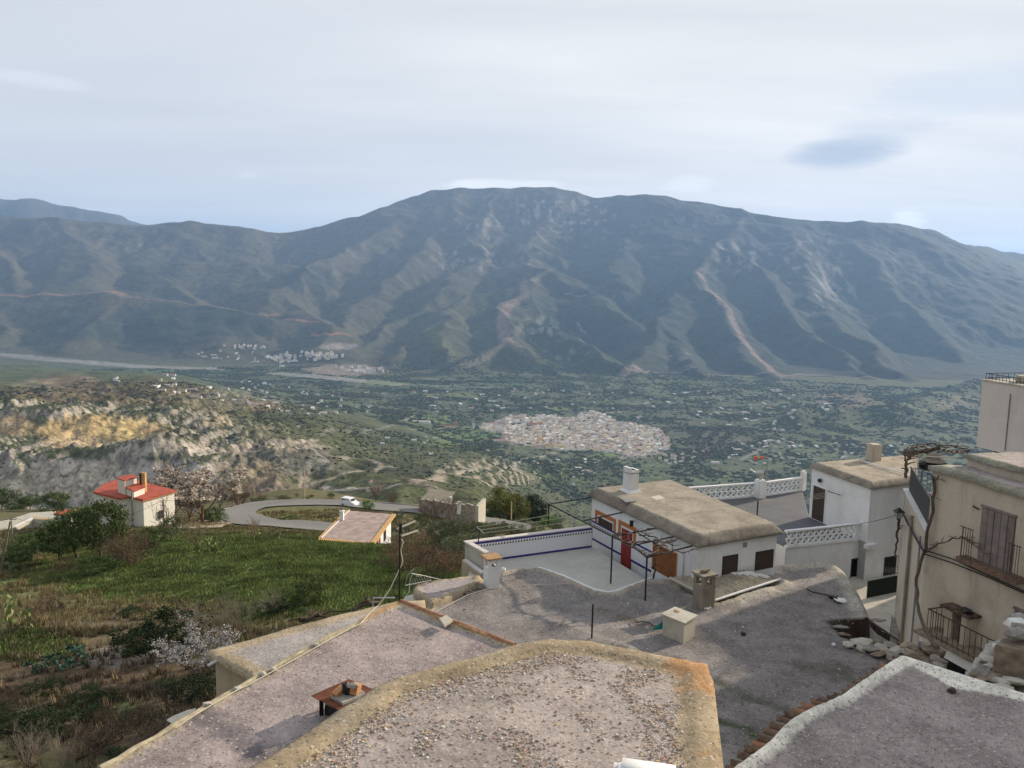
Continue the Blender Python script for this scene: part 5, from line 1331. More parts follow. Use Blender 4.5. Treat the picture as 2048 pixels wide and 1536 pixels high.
o = flat_stone('board', [(1300,994),(1318,990),(1331,996),(1313,1000)], zr + .03, .03, M_CABLE, label='pale board lying flat on the tan roof', cat='board')

# pergola of black iron with a bare vine
ZP = -11.45
pg = empty('iron_pergola', WZ(1220, 1182, ZT), 0, 'black iron pergola over the terrace fixed to the white house wall', 'pergola'); K = []
F0, F1, F15, F2 = WZ(1098, 1008, ZP), WZ(1225, 1073, ZP), WZ(1265, 1091, ZP), WZ(1294, 1115, ZP)
for a, b in ((F0, F1), (F1, F15), (F15, F2)): K.append(MB().beam(a, b, .06, .06).build('rail', M_BLACK, pg))
for p, zb_ in ((F0, ZT + 1.0), (F1, ZT), (F2, ZT)): K.append(MB().tube([p, Vector((p.x, p.y, zb_))], .038, 6).build('post', M_BLACK, pg))
Fm = F0.lerp(F1, .55)
for p, (x, y) in ((F0, (1183, 1001)), (Fm, (1246, 1030)), (F1, (1313, 1059)), (F15, (1348, 1077)), (F2, (1386, 1096))):
    d_ = WL.at(x, y, .0); d_.z = ZP + .02; K.append(MB().beam(p, d_, .05, .05).build('crossbar', M_BLACK, pg))
a_ = F1.lerp(Vector((*WL.at(1313, 1059).xy, ZP)), .55); b_ = F2.lerp(Vector((*WL.at(1386, 1096).xy, ZP)), .45)
K.append(MB().beam(a_, b_, .04, .04).build('rail', M_BLACK, pg)); adopt(pg, K)
def vine_twigs(mb, a, b, n, r, wob, seed, side=.5):
    q = random.Random(seed); a = Vector(a); b = Vector(b); P = [a]
    for k in range(1, n):
        t = k / n; P.append(a.lerp(b, t) + Vector((q.uniform(-wob, wob), q.uniform(-wob, wob), q.uniform(-wob, wob) * .6)))
    P.append(b); mb.tube(P, [r * (1 - .5 * k / n) for k in range(n + 1)], 5)
    for k in range(1, n):
        if q.random() < side:
            p = P[k]; d = Vector((q.uniform(-1, 1), q.uniform(-1, 1), q.uniform(-.3, .5))).normalized() * q.uniform(.15, .45)
            mb.tube([p, p + d * .6 + Vector((0, 0, .03)), p + d], [r * .45, r * .35, r * .25], 4)
    return mb
m = MB(); up1 = Vector((0, 0, .06))
for k, (s_, e_) in enumerate(((F1, F15), (F15, F2), (F1 + Vector((1.2, .5, 0)), F2 + Vector((1.5, 1, 0))), (F2, F2 + Vector((2.3, 1.0, 0))), (F1, F1 + Vector((2.2, 1.1, 0))), (F15, F15 + Vector((2.1, .9, 0))), (F15 + Vector((1, .4, 0)), F2 + Vector((1, .8, 0))), (F2, F15 + Vector((2.0, .8, 0))))):
    vine_twigs(m, Vector(s_) + up1, Vector(e_) + up1, 9, .035, .16, 30 + k, .8)
vb = WZ(1307, 1156, ZT); vine_twigs(m, vb, F2 + Vector((.35, .1, 0)), 6, .05, .08, 5, .3)
vo = m.build('bare_vine', M_BARK); tag(vo, 'leafless vine trained over the black pergola', 'vine')
# clothes lines and their post
cpost = empty('line_post', WZ(952, 1117, ZT), 0, 'thin black post with a short pale arm at the end of the clothes lines', 'post')
pb_ = WZ(953, 1117, ZT + .2); pt_ = UPTO(pb_, 1058) + Vector((.12, 0, 0)); k1 = MB().tube([pb_, pt_], .03, 5).build('shaft', M_BLACK, cpost)
La, Lb = WZ(953, 1054, pt_.z + .05), WZ(968, 1066, pt_.z - .05); k2 = MB().tube([La, Lb], .02, 5).build('arm', M_GALV, cpost); adopt(cpost, [k1, k2])
for k, (x, y) in enumerate(((1131, 1026), (1146, 1033), (1163, 1041))):
    cable('clothes_line', [La.lerp(Lb, k / 2), F0.lerp(F1, .27 + .13 * k)], .011, M_CABLEW, sag=.03, label='thin pale clothes line strung from the post to the pergola', cat='line', group='clothes lines over the terrace')

# corrugated lean-to roof
ca, cb_, cc_, cd_ = WD(1340, 1156, 35.1), WD(1494, 1141, 36.1), WD(1560, 1160, 36.3), WD(1430, 1202, 33.4)
nw, ns = 120, 8; m = MB(); V_ = []
for i in range(nw + 1):
    t = i / nw; a = ca.lerp(cb_, t); b = cd_.lerp(cc_, t); w_ = math.cos(t * 20 * 2 * math.pi) * .055
    for j in range(ns + 1): V_.append(tuple(a.lerp(b, j / ns) + Vector((0, 0, w_))))
m.add(V_, [(i * (ns + 1) + j, (i + 1) * (ns + 1) + j, (i + 1) * (ns + 1) + j + 1, i * (ns + 1) + j + 1) for i in range(nw) for j in range(ns)], 0, True)
M_CORR = simple('aged_fibre_cement', (.32, .285, .22), .9, .3, 4, bump=.3)
cr = empty('corrugated_lean_to', cd_, 0, 'lean-to of corrugated fibre cement against the front of the white house', 'lean-to')
k1 = m.build('corrugated_sheet', M_CORR, cr); md = k1.modifiers.new('thick', 'SOLIDIFY'); md.thickness = .012
k2 = MB().tube([cd_ + Vector((0, 0, .03)), cd_.lerp(cc_, .5) + Vector((.02, 0, .05)), cc_ + Vector((0, 0, .04))], .055, 7).build('mortar_edge', M_WHITE, cr)
k3 = MB().tube([ca + Vector((0, 0, .0)), ca.lerp(cd_, .55), cd_], .07, 7).build('mortar_edge', M_CONCP, cr)
# splashed whitewash at the far corner
m = MB(); q = random.Random(5); cs = ca.lerp(cb_, .84).lerp(cd_.lerp(cc_, .86), .38)
pc = []
for k in range(22):
    an_ = k / 22 * 2 * math.pi; rr_ = q.uniform(.65, 1.1); pc.append(cs + (cb_ - ca).normalized() * math.cos(an_) * rr_ * .7 + (cc_ - cb_).normalized() * math.sin(an_) * rr_ * .7)
nrm = (cb_ - ca).cross(cd_ - ca).normalized(); nrm = nrm if nrm.z > 0 else -nrm
m.add([cs + nrm * .07] + [p + nrm * .045 for p in pc], [(0, k + 1, (k + 1) % 22 + 1) for k in range(22)]); k4 = m.build('whitewash_patch', M_WHITE, cr)
adopt(cr, [k1, k2, k3, k4])

# ================================================================== white two-storey house with the roof terrace and lattice balustrades
ZL = -13.0; ZR = -10.15
L1, L2 = WZ(1617, 932, ZR), WZ(1742, 977, ZR); L3 = WZ(1835, 964, ZR); L4 = WZ(1835, 914, ZR)
RL = [Vector((p.x, p.y, 0)) for p in (L1, L2, L3, L4)]
h2 = empty('white_roof_terrace_house', (18, 45, -17), 0, 'white two-storey house with a grey roof terrace, lattice balustrades and brown door', 'house'); K = []
me, (VL, zL) = roof_mesh('roof_slab', RL, ZR + .25, .13, (.0, .3), .01, .05, cf=cfH, base=(.33, .285, .22), rimc=(.22, .195, .155), mat=M_ROOFH, bumps=.015)
co = np.zeros(len(me.vertices) * 3); me.vertices.foreach_get('co', co); co = co.reshape(-1, 3); dd = rim_dist(co[:, 0], co[:, 1], np.array([XY(p) for p in RL])); co[:, 2] -= .25 * np.clip(1 - dd / .25, 0, 1); me.vertices.foreach_set('co', co.ravel()); me.update()
K.append(link('roof', me, h2)); WP2 = shrink(RL, .15); K.append(walls_mb(WP2, -21, ZR).build('wall', M_WHITE, h2))
FB0, FB1 = WZ(1571, 1096, ZL), WZ(1734, 1078, ZL); BB0, BB1, BB2 = WZ(1378, 1004, ZL), WZ(1530, 992, ZL), WZ(1604, 981, ZL)
deck = [XY(FB0), XY(FB1), XY(WP2[1]), XY(WP2[0]), XY(BB2), XY(BB1), XY(BB0)]
K.append(MB().prism(deck, -21, ZL).build('terrace_block', M_WHITE, h2)); K.append(MB().prism([XY(Vector((*p, 0)).lerp(Vector((15.5, 45.5, 0)), .01)) for p in deck], ZL, ZL + .012).build('terrace_floor', M_GREYF, h2))
WD_ = Wall(XY(WP2[0]), XY(WP2[1])); o, _ = framed(WD_, h2, 'door', 1628, 970, 1647, 1046, M_BROWN, kids=K, frame=M_WHITE, fw=.05)
for k in range(2):
    pass
WG = Wall(XY(FB0), XY(FB1))
o, _ = framed(WG, h2, 'door', 1704, 1119, 1722, 1175, M_DARK, kids=K, frame=M_BROWN, fw=.04)
WR = Wall(XY(WP2[1]), XY(WP2[2])); o, _ = framed(WR, h2, 'window', 1769, 1115, 1790, 1153, M_GLASS, kids=K)
u0, u1, z0, z1 = _
m = MB()
for k in range(6): uu = u0 + (u1 - u0) * k / 5; m.tube([WR.P(uu, z0, .12), WR.P(uu, z1, .12)], .012, 4)
for zz in (z0, z1, (z0 + z1) / 2): m.tube([WR.P(u0, zz, .12), WR.P(u1, zz, .12)], .012, 4)
m.build('window_grille', M_BLACK, o)
K.append(WR.pxslab(MB(), 1728, 1088, 1746, 1093, 0, .25).build('ledge', M_WHITE, h2))
adopt(h2, K)
# lattice balustrades, block by block
bh_ = .78
def lattice_block(w, h, t=.10):
    """pierced block: frame, mid rail and two rows of standing triangles"""
    m = MB(); b = .045
    m.box((w / 2, 0, b / 2), (w, t, b)); m.box((w / 2, 0, h - b / 2), (w, t, b)); m.box((w / 2, 0, h / 2), (w, t, b * .9))
    for r_ in (0, 1):
        z0_ = r_ * h / 2 + b * .5; z1_ = (r_ + 1) * h / 2 - b * .5
        m.beam((0.0, 0, z1_), (w / 2, 0, z0_), t * .95, b * .95); m.beam((w / 2, 0, z0_), (w, 0, z1_), t * .95, b * .95)
    return m
def balustrade(a, b, n, label, h=bh_, base=.10, skip=0):
    a = Vector((a.x, a.y, 0)); b = Vector((b.x, b.y, 0)); L_ = (b - a).length; rz = math.atan2(b.y - a.y, b.x - a.x)
    root = empty('balustrade', (a.x, a.y, ZL), rz, label, 'balustrade', None); bw = L_ / n
    me_ = lattice_block(bw, h - .08).mesh('lattice_block', M_WHITE)
    for k in range(n):
        o = link('lattice_block', me_, root); o.location = (k * bw, 0, base)
    MB().box((L_ / 2, 0, base + h - .04 + .003), (L_ + .1, .20, .08)).build('handrail', M_WHITE, root); MB().box((L_ / 2, 0, base / 2), (L_ + .05, .18, base)).build('plinth', M_WHITE, root)
    for k in range(n + 1): pass
    return root
balustrade(FB0, FB1, 14, 'white lattice balustrade at the near edge of the grey roof terrace')
balustrade(BB0, BB1, 14, 'white lattice balustrade running behind the tan roof to the pillar')
balustrade(BB1, BB2, 8, 'white lattice balustrade between the pillar and the terrace corner post')
def rbox(name, c, size, mat, rz=0, parent=None, bev=.06):
    b = bmesh.new(); bmesh.ops.create_cube(b, size=1); bmesh.ops.scale(b, vec=size, verts=b.verts); bmesh.ops.bevel(b, geom=b.edges[:], offset=bev, segments=2, affect='EDGES'); me = bpy.data.meshes.new(name); b.to_mesh(me); b.free(); me.materials.append(mat); o = link(name, me, parent); o.location = c; o.rotation_euler = (0, 0, rz); return o
pc_ = WZ(1519, 996, ZL); o = rbox('white_pillar', (pc_.x, pc_.y, ZL + .55), (.55, .55, 1.15), M_WHITE, .3); tag(o, 'stout white pillar in the back balustrade carrying the metal flue', 'pillar')
fl = empty('metal_flue', (pc_.x, pc_.y, ZL + 1.1), 0, 'galvanised flue pipe with a round cowl on the white pillar', 'flue'); MB().tube([(0, 0, 0), (0, 0, .3)], .11, 10).build('pipe', M_GALV, fl)
MB().tube([(-.28, .1, .36), (0, 0, .42), (.18, -.12, .46)], [.16, .17, .15], 12).build('cowl', M_GALV, fl); MB().tube([(.14, -.10, .452), (.20, -.14, .466)], [.13, .13], 12).build('mouth', M_BLACK, fl)
p2_ = WZ(1605, 981, ZL); o = rbox('corner_post', (p2_.x, p2_.y, ZL + .62), (.32, .32, 1.25), M_WHITE, .1); tag(o, 'rounded white post where the back balustrade meets the house', 'post')
# line post and lines on the grey terrace
pp_ = WZ(1514, 1034, ZL); o = MB().tube([pp_, UPTO(pp_, 1001)], .04, 6).build('iron_post', M_BLACK); tag(o, 'black iron post on the grey roof terrace beneath the pillar', 'post')
top_ = UPTO(pp_, 1001)
for k in range(4):
    e_ = WD_.at(1650 + 3 * k, 985 + k * 3, .3); cable('washing_line', [top_ + Vector((.2 * k, .1 * k, 0)), e_], .007, M_CABLE, sag=.12, label='thin washing line sagging across the grey roof terrace', cat='line', group='washing lines on the grey terrace')
o = MB(); a = WD_.at(1655, 982, .35); b = WD_.at(1680, 990, .35); o.tube([a, b], .02, 5); o.tube([WD_.at(1655, 982, 0), a], .02, 5); o.tube([WD_.at(1679, 990, 0), b], .02, 5); o = o.build('line_bracket', M_BLACK); tag(o, 'black iron washing line bracket on the white wall beside the brown door', 'bracket')
o = MB().tube([WD_.at(1639, 961, 0), WD_.at(1639, 961, .18)], .11, 10).build('round_lamp', M_BLACK); tag(o, 'round black lamp over the brown roof terrace door', 'lamp')
# television mast behind the pillar
tm = WZ(1531, 990, ZL); tt = UPTO(tm, 908); am = empty('television_aerial', tm, 0, 'thin aerial mast with an orange tipped yagi behind the white pillar', 'aerial'); wq_ = Wall(XY(tm), (tm.x + 1, tm.y)); kk = [MB().tube([tm, tt], .02, 5).build('mast', M_GREYM, am)]
kk.append(MB().tube([wq_.at(1500, 916), wq_.at(1529, 915)], .015, 4).build('boom', M_GALV, am)); m = MB()
for k in range(5): m.tube([wq_.at(1500 + k * 4, 912, .2), wq_.at(1500 + k * 4, 919, -.2)], .012, 4)
kk.append(m.build('elements', M_GALV, am)); M_OR = simple('orange_plastic', (.7, .12, .04), .5, .05); kk.append(MB().box(wq_.at(1511, 916), (.18, .1, .18)).build('tip', M_OR, am)); kk.append(MB().box(wq_.at(1524, 915), (.18, .1, .14)).build('tip', M_OR, am))
m = MB()
for k in range(8): m.tube([wq_.at(1528, 925 + k * 5), wq_.at(1537, 924 + k * 5)], .009, 4)
m.tube([wq_.at(1500, 938), wq_.at(1526, 955)], .02, 4)
for k in range(9): m.tube([wq_.at(1502 + k * 3, 936 + k * 1.6), wq_.at(1506 + k * 3, 948 + k * 1.2)], .008, 4)
kk.append(m.build('side_array', M_GALV, am)); adopt(am, kk)
# aerial left of the tall chimney
tm = WZ(1190, 986, EV + .3); am = empty('television_aerial', tm, 0, 'pale ladder shaped aerial rising behind the far end of the tan roof', 'aerial'); wq_ = Wall(XY(tm), (tm.x + 1, tm.y)); kk = [MB().tube([tm, wq_.at(1197, 920)], .018, 5).build('mast', M_GALV, am)]; m = MB()
for k in range(8): m.tube([wq_.at(1188, 922 + k * 3), wq_.at(1207, 924 + k * 3)], .007, 4)
kk.append(m.build('elements', M_GALV, am)); adopt(am, kk)
# stubby chimney on the second roof
o = empty('stub_chimney', WZ(1752, 923, ZR + .2), .3, 'short cream chimney with a rounded top on the second tan roof', 'chimney'); w_ = .62
rbox('shaft', (0, .2, .45), (w_, w_, 1.0), M_CREAM, 0, o, .07)
cable('roof_pipe', [WZ(1724, 922, ZR + .33), WZ(1808, 947, ZR + .33)], .035, M_WHITE, label='thin white pipe running across the second tan roof', cat='pipe', seg=2)
cable('service_cable', [WG.at(1571, 1069, .2), WR.at(1740, 1044, .3), WD(1793, 1030, 32)], .012, M_CABLEB, sag=.02, label='dark service cable from the balustrade to the street lantern')
# dark mesh fence and street below
fa, fb_ = WZ(1733, 1200, -15.0), WZ(1795, 1187, -15.0); wf = Wall(XY(fa), XY(fb_)); m = MB(); uF = (fb_.xy - fa.xy).length; wf.slab(m, 0, uF + 1, -15.4, ZUP(fa, 1162), -.02, .02); o = m.build('mesh_fence', simple('dark_green_mesh', (.022, .028, .02), .9, .2)); tag(o, 'dark green mesh fence across the lane below the white house', 'fence')
lane = MB().prism([XY(WZ(px, py, -14.9)) for px, py in ((1700,1150),(1830,1130),(1850,1330),(1700,1330))], -16, -14.9).build('lane', M_CONCP); tag(lane, kind='structure')
rw = MB(); rw.prism([XY(p) for p in (WZ(1783, 1228, -13.2), WZ(1797, 1255, -13.2), WZ(1802, 1330, -13.2), WZ(1780, 1290, -13.2))], -20, -13.2); o = rw.build('retaining_wall', M_STONE); tag(o, 'dark stone retaining wall at the foot of the cream house', 'wall')
# ================================================================== roof with the white parapet and tiled eave
ZE = -7.5
outE_px = [(1470,1536),(1510,1508),(1542,1483),(1562,1461),(1580,1444),(1605,1428),(1634,1414),(1662,1403),(1685,1392),(1715,1371),(1745,1350),(1775,1329),(1799,1317),(1811,1318),(1870,1337),(1938,1359),(1990,1375),(2048,1392),(2200,1440),(2250,1800),(1250,1850),(1380,1620)]
outE = [WZ(px, py, ZE) for px, py in outE_px]; outE = [Vector((p.x, p.y, 0)) for p in outE]
drain = WZ(1903, 1378, ZE)
def cfE(x, y, d, c):
    n = fbm(x / .9, y / .9, 4); n2 = fbm(x / .3, y / .3, 3); c = c * (1 + .12 * n[:, None])
    w = .235 + .015 * n2 + .26 * np.exp(-(((x - drain.x) ** 2 + (y - drain.y) ** 2) / .5))
    k = sstep(w + .02, w - .02, d)[:, None]; c = np.array((.285, .245, .228)) * (1 + .13 * n[:, None])
    cc = np.array((.72, .68, .58)) * (1 + .08 * n2[:, None]); return c * (1 - k) + cc * k
def zfE(x, y):
    dd = np.hypot(x - drain.x, y - drain.y); return -.10 * np.exp(-(dd / .22) ** 2)
me, (VE, zE) = roof_mesh('roof_slab', outE, ZE, .065, (.10, .24), .08, .22, edge_step=.10, zf=zfE, cf=cfE, bumps=.022)
houseE = empty('white_rimmed_house', (10, 14, ZE - 3), 0, 'house with a flat clay roof edged by a broad whitewashed parapet', 'house'); K = []
K.append(link('roof', me, houseE)); K.append(walls_mb(shrink(outE, .12), -17, ZE - .2).build('wall', M_WHITE2, houseE)); 
K.append(MB().tube([drain + Vector((-.02, 0, -.06)), drain + Vector((.06, .05, -.05))], .065, 10).build('drain_recess_shade', M_WOOD, houseE))  # dark plug stands for the shade inside the drain recess
tips = [(1448,1536),(1457,1524),(1471,1508),(1485,1495),(1498,1486),(1511,1473),(1523,1460),(1536,1447),(1549,1435),(1565,1427),(1583,1419),(1599,1410),(1618,1403),(1633,1398),(1650,1394),(1666,1390),(1680,1382),(1693,1374),(1704,1366),(1716,1356),(1729,1348),(1742,1339),(1754,1330),(1768,1322),(1782,1316)]
mb = MB(); seg = 8; L_ = .75
vs = [(L_ * s_, .085 * (1 - .12 * s_) * math.cos(math.pi * j / seg), .075 * math.sin(math.pi * j / seg)) for s_ in (0, 1) for j in range(seg + 1)]
vs += [(L_ * s_, .070 * (1 - .12 * s_) * math.cos(math.pi * j / seg), .060 * math.sin(math.pi * j / seg)) for s_ in (0, 1) for j in range(seg + 1)]
n_ = seg + 1
mb.add(vs, [(j, j + 1, n_ + 1 + j, n_ + j) for j in range(seg)] + [(2 * n_ + j, 3 * n_ + j, 3 * n_ + j + 1, 2 * n_ + j + 1) for j in range(seg)] + [(j, 2 * n_ + j, 2 * n_ + j + 1, j + 1) for j in range(seg)] + [(0, n_, 3 * n_, 2 * n_), (seg, 2 * n_ + seg, 3 * n_ + seg, n_ + seg)], 0, True)
eme = mb.mesh('eave_tile', M_TERRAD); eme2 = eme.copy(); eme2.materials.clear(); eme2.materials.append(M_TERRAC)
for k, (px, py) in enumerate(tips):
    p = WZ(px + 3, py + 3, ZE - .26); o = link('eave_tile', eme2 if k in (10, 11, 12, 4, 22) else eme, houseE); o.location = p - houseE.location; o.rotation_euler = (random.uniform(-.1, .1), .12, -.28 + random.uniform(-.10, .10))
    if k % 2 == 0 and k < len(tips) - 1:
        q_ = WZ(px + 14, py - 1, ZE - .33); o = link('eave_tile', eme, houseE); o.location = q_ - houseE.location; o.rotation_euler = (math.pi, .02, -.28); 
adopt(houseE, K)
gravel('gravel', outE, .36, ZE, 30000, .010, .036, lambda x, y: np.clip(.30 + .7 * sstep(-.1, .5, fbm(x / .8 + 13, y / .8, 3)), 0, 1), 8, V=VE, Z=zE)

# ================================================================== cream house on the east side
ZG = -6.0
g0, g1 = WZ(1866, 940, ZG), WZ(2048, 993, ZG); dG = (g1.xy - g0.xy).normalized(); nG = Vector((-dG.y, dG.x)); nG = nG if nG.x > 0 else -nG
gE = g0.xy + dG * 9.0
h3 = empty('cream_house', (16, 24, -13), 0, 'tall cream rendered house with stained walls, grey shutters and a walled side terrace', 'house'); K = []
K.append(MB().prism([tuple(p) for p in (g0.xy + dG * 4.4 + nG * .4, gE - dG * .1 + nG * .4, gE - dG * .1 + nG * 8, g0.xy + dG * 4.4 + nG * 8)], ZG + .1, ZG + 4.6).build('unseen_shade_block', M_CREAM, h3))  # unseen block added on top to throw shade over the broad roof
bodyG = [g0.xy, gE, gE + nG * 9, g0.xy + nG * 9 + dG * 3]
K.append(MB().prism([tuple(p) for p in bodyG], -20, ZG).build('wall', M_CREAM, h3))
def P2(px, py, z): p = WZ(px, py, z); return Vector((p.x, p.y, 0))
rG = [g0.xy - dG * .1 - nG * .12, gE - nG * .12, gE + nG * 9, g0.xy + nG * 3.2 + dG * 2.6, g0.xy + nG * .9 + dG * .3]
rG = [Vector((p[0], p[1], 0)) for p in rG]
me, (VG, zG) = roof_mesh('roof_slab', rG, ZG + .16, .18, (.05, .38), .08, .14, base=(.34, .295, .28), rimc=(.27, .26, .20), bumps=.04)
K.append(link('roof', me, h3))
rG2 = [P2(1925, 907, ZG + .55), P2(2006, 929, ZG + .55), P2(2300, 1000, ZG + .55), P2(2300, 902, ZG + .55)]
me, (VG2, zG2) = roof_mesh('roof_slab', rG2, ZG + .55, .2, (.05, .3), .05, .12, base=(.33, .29, .27), rimc=(.27, .26, .20), bumps=.04)
K.append(link('roof', me, h3)); K.append(MB().prism([XY(p) for p in shrink(rG2, .1)], ZG - 1, ZG + .5).build('wall', M_CREAM, h3))
WGm = Wall(g0.xy, gE); WGm.n = -Vector((nG.x, nG.y, 0)) if Vector((nG.x, nG.y, 0)).dot(WGm.n) > 0 else WGm.n
# facade below the side terrace
zc0 = ZUP(g0, 1066); f1 = WZ(1810, 980, zc0); WFc = Wall(g0.xy, f1.xy); fl_ = (f1.xy - g0.xy).length; bk = Vector((f1.xy - g0.xy)).normalized(); nb_ = Vector((-bk.y, bk.x)); nb_ = nb_ if nb_.x > 0 else -nb_
K.append(MB().prism([tuple(g0.xy), tuple(f1.xy), tuple(f1.xy + nb_ * 7), tuple(g0.xy + nb_ * 7)], -20, zc0 - .9).build('terrace_block', M_CREAM, h3))
K.append(MB().prism([tuple(g0.xy), tuple(f1.xy), tuple(f1.xy + nb_ * .22), tuple(g0.xy + nb_ * .22)], zc0 - .9, zc0).build('parapet', M_CREAM, h3))
m = MB(); WFc.slab(m, -.05, fl_ + .1, zc0, zc0 + .05, -.26, .06); K.append(m.build('coping', M_WHITE2, h3))
K.append(MB().prism([tuple(f1.xy), tuple(f1.xy + nb_ * 5), tuple(f1.xy + nb_ * 5 - bk * .2), tuple(f1.xy - bk * .2)], zc0 - .9, zc0 + .0).build('parapet', M_WHITE2, h3))
zs = ZUP(WFc.P(.15, 0), 1010) 
m = MB(); WFc.slab(m, .1, fl_ - .2, zc0 + .06, zc0 + .92, -.14, -.11); o = m.build('screen_cloth', M_BLACK, h3); K.append(o)
m = MB(); WFc.slab(m, .05, fl_ - .1, zc0 + .92, zc0 + .96, -.15, -.10); K.append(m.build('handrail', M_BLACK, h3))
for k in range(9):
    p = f1.xy - bk * .1 + nb_ * (.3 + k * .22); K.append(MB().tube([(p.x, p.y, zc0), (p.x, p.y, zc0 + .9)], .014, 4).build('railing_bar', M_GREYM, h3))
p = f1.xy - bk * .1; K.append(MB().beam((*(p + nb_ * .2), zc0 + .9), (*(p + nb_ * 2.3), zc0 + .9), .03, .03).build('railing_rail', M_GREYM, h3))
# pipes on the facade
for (xa, ya, xb, yb, r) in ((1824, 1031, 1806, 1270, .06), (1841, 1072, 1829, 1260, .035)):
    a = WFc.at(xa, ya, .08); K.append(MB().tube([a, Vector((a.x, a.y, -14.5))], r, 7).build('downpipe', M_CONC if r > .05 else M_GREYM, h3))
# shutters
def shutter(x0, y0, x1, y1, name='shutter', n=5):
    u0, za = WGm.uz(x0, y0); u1, zb = WGm.uz(x1, y1); u0, u1 = min(u0, u1), max(u0, u1); z0, z1 = min(za, zb), max(za, zb)
    fr = WGm.slab(MB(), u0, u1, z0, z1, -.05, .02).build(name, M_WOOD, h3); K.append(fr)
    for k in range(n):
        a = u0 + (u1 - u0) * k / n; b = u0 + (u1 - u0) * (k + 1) / n; WGm.slab(MB(), a + .012, b - .012, z0 + .02, z1 - .02, .02, .045 + .006 * (k % 2)).build('plank', M_WOODG, fr)
    WGm.slab(MB(), u0 - .03, u1 + .03, z1, z1 + .06, -.02, .07).build('rail', M_WOODG, fr)
    return u0, u1, z0, z1
u0, u1, z0, z1 = shutter(1966, 1013, 2022, 1146)
shutter(2031, 1217, 2075, 1255, n=3)
# balcony with thin bars before the tall shutter
zb_ = z0 + .02; ub0, ub1 = u0 - .42, u1 + .55
K.append(WGm.slab(MB(), ub0, ub1, zb_ - .14, zb_, 0, .42).build('balcony_slab', M_TERRAD, h3))
for k in range(6):
    uu = ub0 + .05 + k * .085; K.append(MB().tube([WGm.P(uu, zb_, .36 if k else .30), WGm.P(uu, zb_ + .95, .36 if k else .30)], .010, 4).build('railing_bar', M_IRON, h3))
for k in range(5):
    uu = ub1 - .05 - k * .085; K.append(MB().tube([WGm.P(uu, zb_, .36), WGm.P(uu, zb_ + .95, .36)], .010, 4).build('railing_bar', M_IRON, h3))
for (a, b) in ((ub0, ub0 + .5), (ub1 - .45, ub1)): K.append(MB().beam(WGm.P(a, zb_ + .95, .36), WGm.P(b, zb_ + .95, .36), .02, .02).build('railing_rail', M_IRON, h3))
a = WGm.at(1946, 1012, .02); K.append(MB().beam(a, a + Vector((dG.x, dG.y, 0)) * .28 + Vector((-.05, 0, -.03)), .03, .04).build('iron_hook', M_IRON, h3))
adopt(h3, K)
# lower balcony: a little outbuilding with a railed top and a dark doorway
hb0, hb1 = WGm.uz(1887, 1290)[0], WGm.uz(1990, 1345)[0]
zbk = WGm.at(1890, 1290, .75).z
lb = empty('railed_porch', WGm.P((hb0 + hb1) / 2, zbk - 2, .4), 0, 'low rendered porch with a rusty railed balcony on top and a dark doorway', 'porch'); K = []
a0 = WGm.at(1876, 1288, 0); ua = WGm.uz(1880, 1280)[0]
m = MB(); WGm.slab(m, ua, ua + 3.2, -20, zbk, 0, .85); K.append(m.build('body', M_WHITE2, lb))
m = MB(); WGm.slab(m, ua - .12, ua + 3.3, zbk, zbk + .09, -.0, .98); K.append(m.build('slab', M_STONEB, lb))
m = MB(); WGm.slab(m, ua + .75, ua + 1.9, zbk - 2.2, zbk - .35, .84, .862); K.append(m.build('doorway', M_DARK, lb))
nbars = 14
for k in range(nbars): uu = ua + .3 + k * .20; K.append(MB().tube([WGm.P(uu, zbk + .09, .88), WGm.P(uu, zbk + .92, .88)], .012, 4).build('railing_bar', M_IRON, lb))
K.append(MB().beam(WGm.P(ua + .28, zbk + .92, .88), WGm.P(ua + 2.95, zbk + .92, .88), .03, .03).build('railing_rail', M_IRON, lb)); K.append(MB().beam(WGm.P(ua + .28, zbk + .16, .88), WGm.P(ua + 2.95, zbk + .16, .88), .02, .02).build('railing_rail', M_IRON, lb))
K.append(MB().beam(WGm.P(ua + .3, zbk + .92, .3), WGm.P(ua + .3, zbk + .92, .88), .03, .03).build('railing_rail', M_IRON, lb))
for k in range(3): K.append(MB().tube([WGm.P(ua + .3, zbk + .09, .35 + k * .2), WGm.P(ua + .3, zbk + .92, .35 + k * .2)], .012, 4).build('railing_bar', M_IRON, lb))
adopt(lb, K)
fp = empty('wall_hearth', WGm.P(ua + .9, zbk + .1, .25), 0, 'small sooty wall hearth with a stone ledge on the railed porch', 'hearth'); K = []
m = MB(); WGm.slab(m, ua + .5, ua + .75, zbk + .09, zbk + 1.0, 0, .4); WGm.slab(m, ua + 1.1, ua + 1.3, zbk + .09, zbk + 1.0, 0, .4); K.append(m.build('side', M_CREAM, fp)); m = MB(); WGm.slab(m, ua + .35, ua + 1.45, zbk + 1.0, zbk + 1.07, 0, .5); K.append(m.build('ledge', M_TERRAD, fp)); m = MB(); WGm.slab(m, ua + .76, ua + 1.09, zbk + .1, zbk + .98, 0, .04); K.append(m.build('soot', M_WOOD, fp)); K.append(MB().rock(WGm.P(ua + 1.15, zbk + 1.14, .25), (.5, .3, .14), 8).build('charred_log', M_BLACK, fp)); adopt(fp, K)
